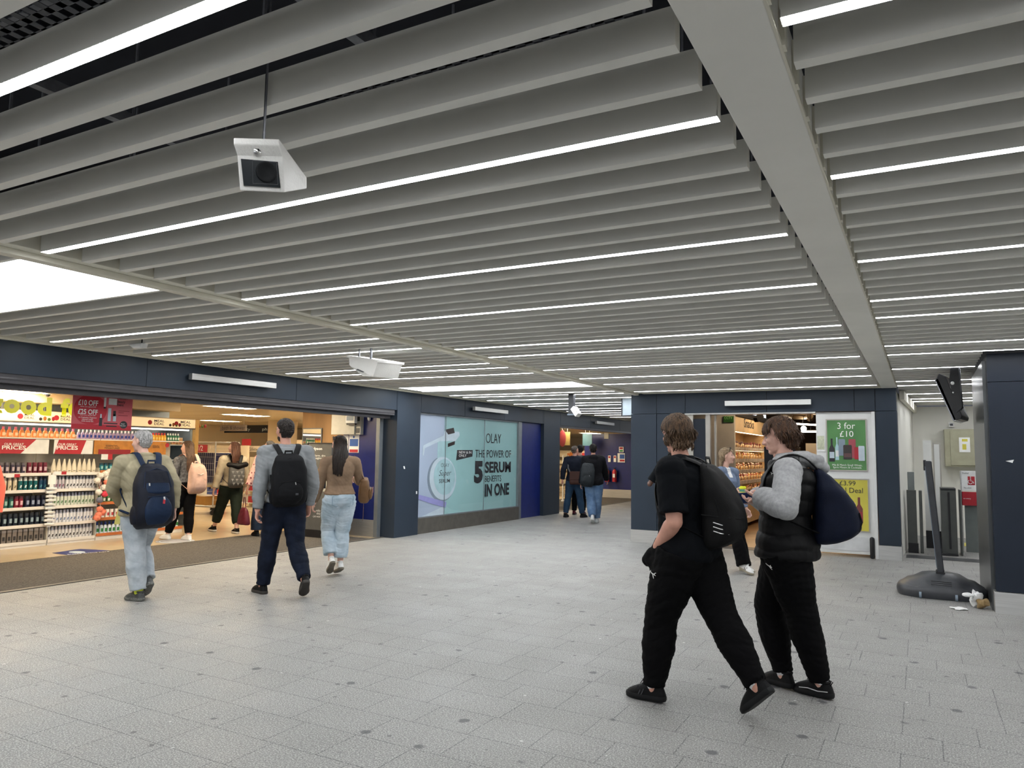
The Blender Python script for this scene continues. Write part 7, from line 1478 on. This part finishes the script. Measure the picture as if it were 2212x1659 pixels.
MB().lathe(cb, [(0, 0), (0.030, 0), (0.042, 0.115), (0, 0.115)], 20).build('cup_body', mat('yellow plastic', sr(225, 215, 70), 0.4), t); MB().lathe(cb + Vector((0, 0, 0.113)), [(0.045, 0), (0.045, 0.014), (0.036, 0.018), (0.036, 0.026), (0, 0.026)], 20).build('lid', mat('lime lid', sr(225, 235, 40), 0.4), t); MB().lathe(cb, [(0.0395, 0.068), (0.0435, 0.070), (0.0455, 0.100), (0.042, 0.102)], 20).build('sleeve', mat('teal silicone', sr(90, 150, 130), 0.5), t)
# ---- old man in olive with the big navy rucksack
def front_hand(mb, J): pass
J, r = person('p5', 'grey-haired man in olive jacket and pale jeans standing outside the shop', sk_pale, vox=0.009)
c_olive = cl('olive cotton jacket', sr(156, 146, 120), scale=9, var=0.14); c_lj = cl('washed pale denim', sr(150, 158, 164), col2=sr(182, 188, 193), scale=7, bump=0.2)
top_garment(J, r, c_olive, 'jacket', o=0.035, so=0.028, hem=-0.035, sleeve=1.93, so1=0.022, flare=0.03, vox=0.009, amp=0.013, seed=21, belly=0.03, collar=(0.076, (0.020, 0.030), 0.012), freq=20)
trousers(J, r, c_lj, 0.012, ([0, 0.5, 1, 1.5, 2.0], [0.018, 0.020, 0.022, 0.022, 0.026]), 1.9, 0.05, 0.009, 0.009, 22, name='jeans', freq=24)
m_yl = mat('lime yellow lining', sr(215, 225, 60), 0.5); m_tr = mat('grey trainer mesh', (0.055, 0.057, 0.055), 0.6, var=0.3, scale=40)
for s in 'lr': shoe(J, s, r, m_tr, mat('speckled grey sole', (0.12, 0.12, 0.11), 0.6, var=0.5, scale=60), lace=m_lace, socks=m_yl)
m_h5 = hair_mat('short white grey hair', (0.30, 0.29, 0.28), (0.52, 0.50, 0.49))
hair(J, r, m_h5, 'short', 12, 0.006, 0.022, n=800).build('hair', m_h5, r)
c_ruck = cl('dark navy rucksack nylon', (0.0075, 0.009, 0.017), rough=0.6); c_ruck2 = cl('mid navy rucksack panel', (0.008, 0.019, 0.048), rough=0.6)
t, (o0, X, B, U, bpf) = backpack(J, 'rucksack', 'large dark navy rucksack with blue pockets on the grey-haired man', c_ruck, c_ruck2, 0.38, 0.66, 0.25, off=0.045, drop=0.0, tilt=2, bulge=0.8, mpk=c_ruck2, seed=7, amp=0.007, top_narrow=0.62)
rr = [sup(bpf(f) - B*0.025, X, B, 0.125*e, 0.038*e, 20, 3) for f, e in ((0.27, 0.5), (0.29, 0.95), (0.36, 1.0), (0.43, 0.97), (0.46, 0.6))]
fuse(MB().loft(rr), 'upper_pocket', c_ruck2, t, 0.008, 2)
MB().tube([bpf(0.285, -0.10, 0.018), bpf(0.28, 0.0, 0.022), bpf(0.285, 0.10, 0.018)], 0.004, 6).build('zip', c_ruck, t)
MB().bar(bpf(0.50, 0.03, 0.045), bpf(0.545, 0.03, 0.05), 0.012, 0.005).build('zip_pull', m_steel, t); MB().bar(bpf(0.54, 0.03, 0.05), bpf(0.60, 0.025, 0.05), 0.022, 0.006).build('red_tag', m_red, t); MB().bar(bpf(0.29, -0.10, 0.03), bpf(0.33, -0.10, 0.03), 0.012, 0.005).build('zip_pull', m_steel, t)
for s in (-1, 1): MB().tube([o0 + X*s*0.20 + U*-0.50 + B*0.03, o0 + X*s*0.26 + U*-0.47 + B*0.0, o0 + X*s*0.22 + U*-0.48 - B*0.10], [(0.04, 0.012), (0.035, 0.012), (0.02, 0.006)], 10).build('hip_belt', c_ruck2, t)
c_ = J['lhand'] + J['Rp'] @ Vector((-0.01, 0.0, -0.03)); MBc = MB().obox(c_, Vector((0.02, 0.075, 0.0)), Vector((0.0, 0.02, 0.10)), Vector((0.002, 0, 0)))
tag(MBc.build('paper_bag', mat('pale yellow paper', sr(220, 210, 120), 0.6)), 'pale yellow paper packet held in front by the grey-haired man', 'packet')
# ---- woman with the pink backpack
J, r = person('p6', 'woman with long brown hair, black trousers and white trainers standing in the shop', sk_pale, male=False, vox=0.011)
c_gt = cl('mottled grey top', (0.13, 0.13, 0.14), var=0.4, scale=30)
top_garment(J, r, c_gt, 'top', o=0.014, so=0.014, hem=0.05, sleeve=1.5, vox=0.011, P=TOR_F, seed=31)
trousers(J, r, c_black, 0.012, ([0, 1, 2], [0.016, 0.018, 0.010]), 1.86, 0.09, 0.011, 0.005, 32, TOR_F)
m_wl = mat('white leather', (0.75, 0.75, 0.74), 0.4)
for s in 'lr': shoe(J, s, r, m_wl, m_wl, lace=m_paper, u=J['u']*0.95)
m_h6 = hair_mat('long chestnut hair', (0.045, 0.022, 0.012), (0.13, 0.07, 0.04)); hb = hair(J, r, m_h6, 'short', 32, 0.012, 0.05, n=160); long_hair(J, r, m_h6, hb, 0.47, 0.165, 33, 160, 0.010); hb.build('hair', m_h6, r)
c_pink = cl('dusty pink fabric', sr(188, 156, 142))
t, (o0, X, B, U, bpf) = backpack(J, 'backpack', 'dusty pink backpack on the woman with long brown hair', c_pink, cl('pale pink trim', sr(215, 175, 160)), 0.32, 0.52, 0.17, off=0.05, drop=0.03, seed=33, side_pockets=False, shift=0.05, amp=0.005)
MB().tube([bpf(0.33, -0.05, 0.01), bpf(0.36, -0.01, 0.012), bpf(0.31, 0.06, 0.01)], [(0.006, 0.003), (0.008, 0.003), (0.002, 0.002)], 6).build('logo', m_paper, t)
tag(fuse(MB().ell(J['rwr'] + J['Rs'] @ Vector((-0.02, 0.03, 0.03)), (0.14, 0.06, 0.055)).ell(J['rwr'] + J['Rs'] @ Vector((0.10, 0.02, 0.0)), (0.10, 0.05, 0.06)), 'folded_coat', cl('steel blue cloth', (0.03, 0.055, 0.12)), None, 0.012, 2, folds(0.02, 22, 4)), 'blue folded garment held by the woman with the pink backpack', 'coat')
# ---- woman with the heart backpack
J, r = person('p7', 'woman with auburn hair, beige top and dark green trousers looking left in shop', sk_pale, male=False, vox=0.011)
c_bei = cl('beige sweatshirt', sr(172, 160, 138)); c_grn = cl('black green trousers', (0.010, 0.016, 0.011))
top_garment(J, r, c_bei, 'sweatshirt', o=0.028, so=0.026, hem=0.0, sleeve=1.85, vox=0.011, P=TOR_F, seed=41, amp=0.008, flare=0.01)
trousers(J, r, c_grn, 0.014, ([0, 1, 2], [0.022, 0.022, 0.014]), 1.70, 0.08, 0.011, 0.006, 42, TOR_F)
for s in 'lr': shoe(J, s, r, m_blks, m_wl, u=J['u']*0.95)
m_h7 = hair_mat('auburn hair', (0.035, 0.014, 0.009), (0.10, 0.04, 0.022)); hb = hair(J, r, m_h7, 'short', 42, 0.012, 0.05, n=160); long_hair(J, r, m_h7, hb, 0.36, 0.155, 43, 150, 0.014, side=0.03); hb.build('hair', m_h7, r)
c_hrt = cl('grey fabric', (0.085, 0.085, 0.085)); m_hrt = cl('pale grey print', (0.22, 0.22, 0.22))
t, (o0, X, B, U, bpf) = backpack(J, 'backpack', 'grey roll-top backpack printed with hearts in the shop queue', c_hrt, c_blackn, 0.28, 0.46, 0.14, off=0.04, drop=0.03, seed=44, pocket=False, side_pockets=False, amp=0.004, top_narrow=0.95)
MB().tube([o0 + X*-0.15 + U*-0.03 + B*0.05, o0 + X*0.0 + U*-0.055 + B*0.10, o0 + X*0.16 + U*-0.02 + B*0.05], [0.045, 0.055, 0.05], 12, rcap=True).build('rolled_flap', c_blackn, t)
for i in range(4):
    for j in range(3):
        c = bpf(0.36 + 0.15*i, -0.09 + 0.08*j + (0.03 if i % 2 else 0), 0.001); MB().tube([c + X*-0.022 + U*0.012, c + X*-0.010 + U*0.018, c + U*-0.020, c + X*0.010 + U*0.018, c + X*0.022 + U*0.012], [(0.008, 0.003), (0.013, 0.003), (0.010, 0.003), (0.013, 0.003), (0.008, 0.003)], 8, up=B).build('heart_print', m_hrt, t)
# ---- person behind the man in grey
J, r = person('p8', 'person in pink floral sleeve with black hair hidden behind the man in grey', sk_warm, male=False, vox=0.012)
def dots(c): 
    return ((np.sin(c[:, 0]*70)*np.sin(c[:, 1]*75)*np.sin(c[:, 2]*65) > 0.45)).astype(int)
top_garment(J, r, None, 'floral_top', o=0.022, so=0.022, hem=0.0, sleeve=1.8, so1=0.03, vox=0.009, P=TOR_F, seed=51, ms=[cl('pale pink cotton', sr(205, 165, 155)), cl('dark rose dots', sr(110, 35, 50))], zones=dots)
trousers(J, r, cl('indigo denim', (0.018, 0.03, 0.055)), 0.012, ([0, 1, 2], [0.016, 0.03, 0.06]), 1.88, 0.07, 0.012, 0.006, 52, TOR_F)
for s in 'lr': shoe(J, s, r, m_blks, m_rub, u=J['u']*0.95)
mh8 = hair_mat('black hair', (0.006, 0.005, 0.005), (0.02, 0.016, 0.014)); hb = hair(J, r, mh8, 'short', 52, 0.012, 0.05, n=120); hb.build('hair', mh8, r)
w_ = J['lhand']; c_mar = cl('maroon leather', (0.10, 0.012, 0.022), rough=0.45, bump=0.1)
t = empty('tote_bag', (w_.x, w_.y, w_.z - 0.5), 'maroon tote bag hanging from the hand beside the man in grey', 'bag')
Xb = J['Rp'] @ Vector((0, 1, 0)); Yb_ = J['Rp'] @ Vector((1, 0, 0))
fuse(MB().loft([sup(w_ + Vector((0, 0, -0.20 - 0.30*f)), Xb, Yb_, a_, b_, 18, 3) for f, a_, b_ in ((0, 0.05, 0.02), (0.15, 0.10, 0.04), (0.6, 0.15, 0.06), (0.95, 0.17, 0.065), (1.0, 0.15, 0.05))]), 'bag_body', c_mar, t, 0.009, 2, folds(0.006, 22, 8))
MB().tube([w_ + Xb*0.06 + Vector((0, 0, -0.25)), w_ + Xb*0.02 + Vector((0, 0, -0.02)), w_ - Xb*0.02 + Vector((0, 0, -0.02)), w_ - Xb*0.06 + Vector((0, 0, -0.25))], 0.007, 8).build('handle', c_mar, t)
# ---- tall man in grey sweatshirt
J, r = person('p9', 'tall man in grey sweatshirt and dark jeans walking towards the shop', sk_fair, vox=0.0075, curl=30)
c_gs = cl('blue grey sweatshirt', sr(136, 139, 142), scale=14); c_dj = cl('dark indigo denim', (0.0060, 0.0095, 0.021), var=0.25, scale=9)
top_garment(J, r, c_gs, 'sweatshirt', o=0.026, so=0.024, hem=-0.005, sleeve=1.93, so1=0.018, flare=0.004, vox=0.009, amp=0.010, seed=61, collar=(0.068, (0.012, 0.016), 0.008), belly=0.02, freq=20)
mb = MB(); torso(mb, J, -0.03, 0.05, 0.020, TOR_M); fuse(mb, 'undershirt_hem', cl('charcoal cotton', (0.035, 0.036, 0.04)), r, 0.009, 2)
trousers(J, r, c_dj, 0.010, ([0, 0.5, 1, 1.5, 2.0], [0.014, 0.014, 0.014, 0.014, 0.016]), 1.93, 0.05, 0.009, 0.008, 62, name='jeans', freq=26)
for s in 'lr': shoe(J, s, r, m_blks, mat('dark brown sole', (0.035, 0.03, 0.026), 0.7), lace=m_lace)
m_h9 = hair_mat('short black brown hair', (0.012, 0.009, 0.008), (0.045, 0.035, 0.030)); hair(J, r, m_h9, 'short', 62, 0.007, 0.022, n=800).build('hair', m_h9, r)
bd = MB(); E_ = lambda c, q: bd.ell(H(J, *c), tuple(z*J['u'] for z in q), J['Rh'], 16, 10); E_((0, 0.030, -0.080), (0.053, 0.052, 0.040)); E_((0, 0.062, -0.098), (0.028, 0.026, 0.024))
bd.build('beard', m_h9, r); MB().tube([H(J, -0.080, -0.02, 0.012), H(J, -0.076, 0.05, 0.010)], 0.002, 6).tube([H(J, 0.080, -0.02, 0.012), H(J, 0.076, 0.05, 0.010)], 0.002, 6).build('glasses', m_black, r)
MB().tube([J['lwr'] + (J['lfarm'] @ Vector((0.030*math.cos(q), 0.030*math.sin(q), 0.012))) for q in np.linspace(0, 6.28, 14)], (0.008, 0.003), 8).build('watch', m_black, r)
t, (o0, X, B, U, bpf) = backpack(J, 'backpack', 'black backpack worn by the tall man in grey sweatshirt', cl('soft black pack cloth', (0.0040, 0.0042, 0.0055), rough=0.75), c_blackn, 0.36, 0.56, 0.22, off=0.032, drop=-0.01, tilt=2, bulge=0.7, seed=63, amp=0.008, top_narrow=0.72)
MB().obox(bpf(0.72, 0.06, 0.03), X*0.014, U*0.010, B*0.002).build('logo', m_dgrey, t)
for s in (-1, 1): MB().tube([o0 + X*s*0.175 + U*-0.34 + B*0.12, o0 + X*s*0.18 + U*-0.28 + B*0.06, o0 + X*s*0.18 + U*-0.22 + B*0.02], [(0.010, 0.003)]*3, 6).build('compression_strap', c_blackn, t)
# ---- woman in tan jacket
J, r = person('p10', 'woman in tan suede jacket and light ripped jeans walking beside the tall man', sk_pale, male=False, vox=0.008)
c_tan = cl('tan suede', sr(140, 117, 96), scale=10, rough=0.9); c_bj = cl('light blue denim', sr(160, 180, 194), col2=sr(192, 206, 216), scale=6, bump=0.2)
top_garment(J, r, c_tan, 'jacket', o=0.022, so=0.020, hem=0.035, sleeve=1.93, so1=0.012, vox=0.0085, amp=0.008, seed=71, P=TOR_F, collar=(0.062, (0.014, 0.022), 0.01), wide=0.004, freq=22)
trousers(J, r, c_bj, 0.012, ([0, 0.5, 1, 1.5, 2.0], [0.016, 0.014, 0.018, 0.026, 0.034]), 1.74, 0.085, 0.0085, 0.009, 72, TOR_F, 'jeans', freq=24)
for s, y in (('l', -1), ('r', 1)):
    c = J['pel'] + J['Rp'] @ Vector((y*0.085, -0.118, -0.02)); MB().tube([c + J['Rp'] @ Vector((x, 0, z)) for x, z in ((-0.05, 0.05), (-0.05, -0.05), (0, -0.075), (0.05, -0.05), (0.05, 0.05), (-0.05, 0.05))], 0.0025, 6).build('pocket_seam', cl('faded denim seam', sr(120, 145, 165)), r)
for s in 'lr': shoe(J, s, r, m_wl, mat('grey brown sole', (0.16, 0.14, 0.11), 0.7), lace=m_paper, high=0.02, u=J['u']*0.96)
m_h10 = hair_mat('long dark brown hair', (0.008, 0.005, 0.004), (0.030, 0.018, 0.013)); hb = hair(J, r, m_h10, 'short', 72, 0.012, 0.05, n=200); long_hair(J, r, m_h10, hb, 0.41, 0.155, 73, 200, 0.004); hb.build('hair', m_h10, r)
MB().tube([H(J, -0.055, 0.05, 0.10), H(J, -0.078, 0.0, 0.075), H(J, -0.084, -0.02, 0.055)], [(0.006, 0.018), (0.006, 0.012), (0.004, 0.006)], 8, rcap=True).build('sunglasses', m_black, r)
q = J['rel'] + J['Rs'] @ Vector((0.045, -0.02, -0.10)); c_bag = cl('brown leather', sr(112, 84, 58), rough=0.5)
t = empty('small_backpack', (q.x, q.y, q.z - 0.2), 'small brown leather backpack hanging off right arm of woman in tan', 'bag')
Rb = J['Rs'] @ Matrix.Rotation(R(70), 3, 'Z') @ Matrix.Rotation(R(-14), 3, 'Y'); X, B, U = Rb @ Vector((1, 0, 0)), Rb @ Vector((0, -1, 0)), Rb @ Vector((0, 0, 1))
fuse(MB().loft([sup(q + U*z, X, B, a_, b_, 22, 3) for z, a_, b_ in ((0.15, 0.04, 0.02), (0.14, 0.08, 0.045), (0.08, 0.105, 0.06), (-0.05, 0.115, 0.07), (-0.13, 0.11, 0.07), (-0.16, 0.08, 0.05))]), 'bag_body', c_bag, t, 0.007, 2, folds(0.004, 24, 5))
fuse(MB().loft([sup(q + U*z + B*0.075, X, B, a_, b_, 18, 3) for z, a_, b_ in ((0.02, 0.05, 0.015), (0.0, 0.075, 0.028), (-0.08, 0.08, 0.032), (-0.12, 0.05, 0.018))]), 'front_pocket', c_bag, t, 0.006, 2)
MB().obox(q + U*-0.01 + B*0.108, X*0.035, U*0.035, B*0.004).build('pink_patch', cl('blush leather', sr(160, 120, 110)), t)
MB().tube([q + U*0.14, q.lerp(J['rsh'], 0.55) + J['Rs'] @ Vector((0.03, -0.03, 0)), J['rsh'] + J['Rs'] @ Vector((-0.01, -0.015, 0.085)), J['rsh'] + J['Rs'] @ Vector((-0.01, 0.06, 0.03))], [(0.012, 0.003)]*4, 8, up=B).build('strap', c_bag, t)
MB().tube([q + U*-0.10 - X*0.03, q + U*-0.10 - X*0.06 + Vector((0, 0, -0.15)), q - X*0.05 + Vector((0, 0, -0.38))], [(0.010, 0.003)]*3, 8, up=B).build('loose_strap', c_bag, t)
# ---- far group
J, r = person('p11', 'man in navy jacket and jeans with brown satchel at the far entrance', sk_fair, vox=0.014)
top_garment(J, r, cl('dark navy jacket', (0.008, 0.011, 0.020)), 'jacket', o=0.030, so=0.026, hem=-0.02, sleeve=1.93, vox=0.013, amp=0.006, seed=81, collar=(0.07, (0.015, 0.02), 0.01))
trousers(J, r, cl('dark blue denim', (0.020, 0.045, 0.085)), 0.012, ([0, 1, 2], [0.014, 0.014, 0.016]), 1.9, 0.05, 0.013, 0.006, 82, name='jeans')
for s in 'lr': shoe(J, s, r, m_blks, m_rub)
mh = hair_mat('grey brown hair', (0.07, 0.055, 0.045), (0.16, 0.13, 0.11)); hair(J, r, mh, 'short', 82, 0.008, 0.02, n=120).build('hair', mh, r)
q = J['pel'] + J['Rp'] @ Vector((0.10, -0.16, 0.05)); X, B = J['Rp'] @ Vector((0.96, 0.25, 0)), J['Rp'] @ Vector((0.25, -0.96, 0)); U = Vector((0, 0, 1)); c_sat = cl('brown red leather', (0.055, 0.022, 0.016), rough=0.45)
t = empty('satchel', (q.x, q.y, q.z - 0.17), 'brown leather satchel slung across the man in navy', 'bag')
fuse(MB().loft([sup(q + U*z, X, B, a_, b_, 20, 4) for z, a_, b_ in ((0.15, 0.13, 0.02), (0.14, 0.15, 0.045), (-0.12, 0.16, 0.055), (-0.17, 0.14, 0.04))]), 'bag_body', c_sat, t, 0.01, 1)
MB().obox(q + U*0.04 + B*0.056, X*0.15, U*0.10, B*0.006).build('flap', c_sat, t, 0.005)
MB().tube([q - X*0.14 + U*0.12, J['pel'] + J['Rs'] @ Vector((-0.10, -0.165, 0.28)), J['lsh'] + J['Rs'] @ Vector((0.05, -0.06, 0.055)), J['lsh'] + J['Rs'] @ Vector((0.05, 0.05, 0.045))], [(0.018, 0.004)]*4, 8, up=B).build('strap', m_dgrey, t)
J, r = person('p12', 'black-haired person in grey top half hidden behind the man in navy', sk_fair, vox=0.014)
top_garment(J, r, cl('charcoal grey top', (0.06, 0.063, 0.07)), 'top', o=0.02, so=0.018, hem=-0.02, sleeve=1.9, vox=0.013)
trousers(J, r, c_black, 0.012, None, 1.9, 0.05, 0.013)
for s in 'lr': shoe(J, s, r, cl('maroon leather', (0.1, 0.012, 0.022)), m_rub)
hair(J, r, None, 'mop', 83, 0.014, 0.03, n=120).build('hair', mh8, r)
J, r = person('p13', 'man in black hooded coat and baggy blue jeans walking to the far entrance', sk_fair, vox=0.014)
def hood2(mb): mb.ell(J['neck'] + J['Rs'] @ Vector((0, -0.09, 0.0)), (0.11, 0.06, 0.07), J['Rs']); mb.tube([J['neck'] + J['Rs'] @ Vector((0.09*math.cos(2*math.pi*k/16), 0.09*math.sin(2*math.pi*k/16), 0.03)) for k in range(17)], 0.022, 8)
top_garment(J, r, cl('black coat cloth', (0.006, 0.006, 0.008)), 'coat', o=0.042, so=0.034, hem=-0.055, sleeve=1.95, vox=0.013, amp=0.010, seed=91, extra=hood2, flare=0.02)
trousers(J, r, cl('mid blue denim', sr(78, 104, 138), col2=sr(105, 130, 160), scale=7), 0.014, ([0, 1, 2], [0.022, 0.034, 0.030]), 1.9, 0.0, 0.013, 0.010, 92, name='jeans')
for s in 'lr': shoe(J, s, r, m_wl, m_wl, high=0.02)
hair(J, r, None, 'short', 93, 0.012, 0.025, n=200).build('hair', mh8, r)
t, _b = backpack(J, 'backpack', 'dark grey backpack on left shoulder of the man in black coat', cl('dark slate pack', (0.022, 0.026, 0.030), rough=0.6), c_blackn, 0.31, 0.54, 0.18, off=0.055, drop=0.06, shift=-0.13, tilt=0, roll=5, seed=94, side_pockets=False, straps=False)
J, r = person('p14', 'woman all in black with long skirt standing inside the far entrance', sk_warm, male=False, vox=0.016)
top_garment(J, r, c_black, 'coat', o=0.035, so=0.03, hem=-0.055, sleeve=1.9, vox=0.015, P=TOR_F)
trousers(J, r, c_black, 0.014, None, 1.9, 0.0, 0.015, 0.005, 95, TOR_F)
for s in 'lr': shoe(J, s, r, m_blks, m_rub, high=0.05)
hb = hair(J, r, None, 'short', 96, 0.02, 0.03, n=80); long_hair(J, r, None, hb, 0.3, 0.09, 97, 40); hb.build('hair', mh8, r)
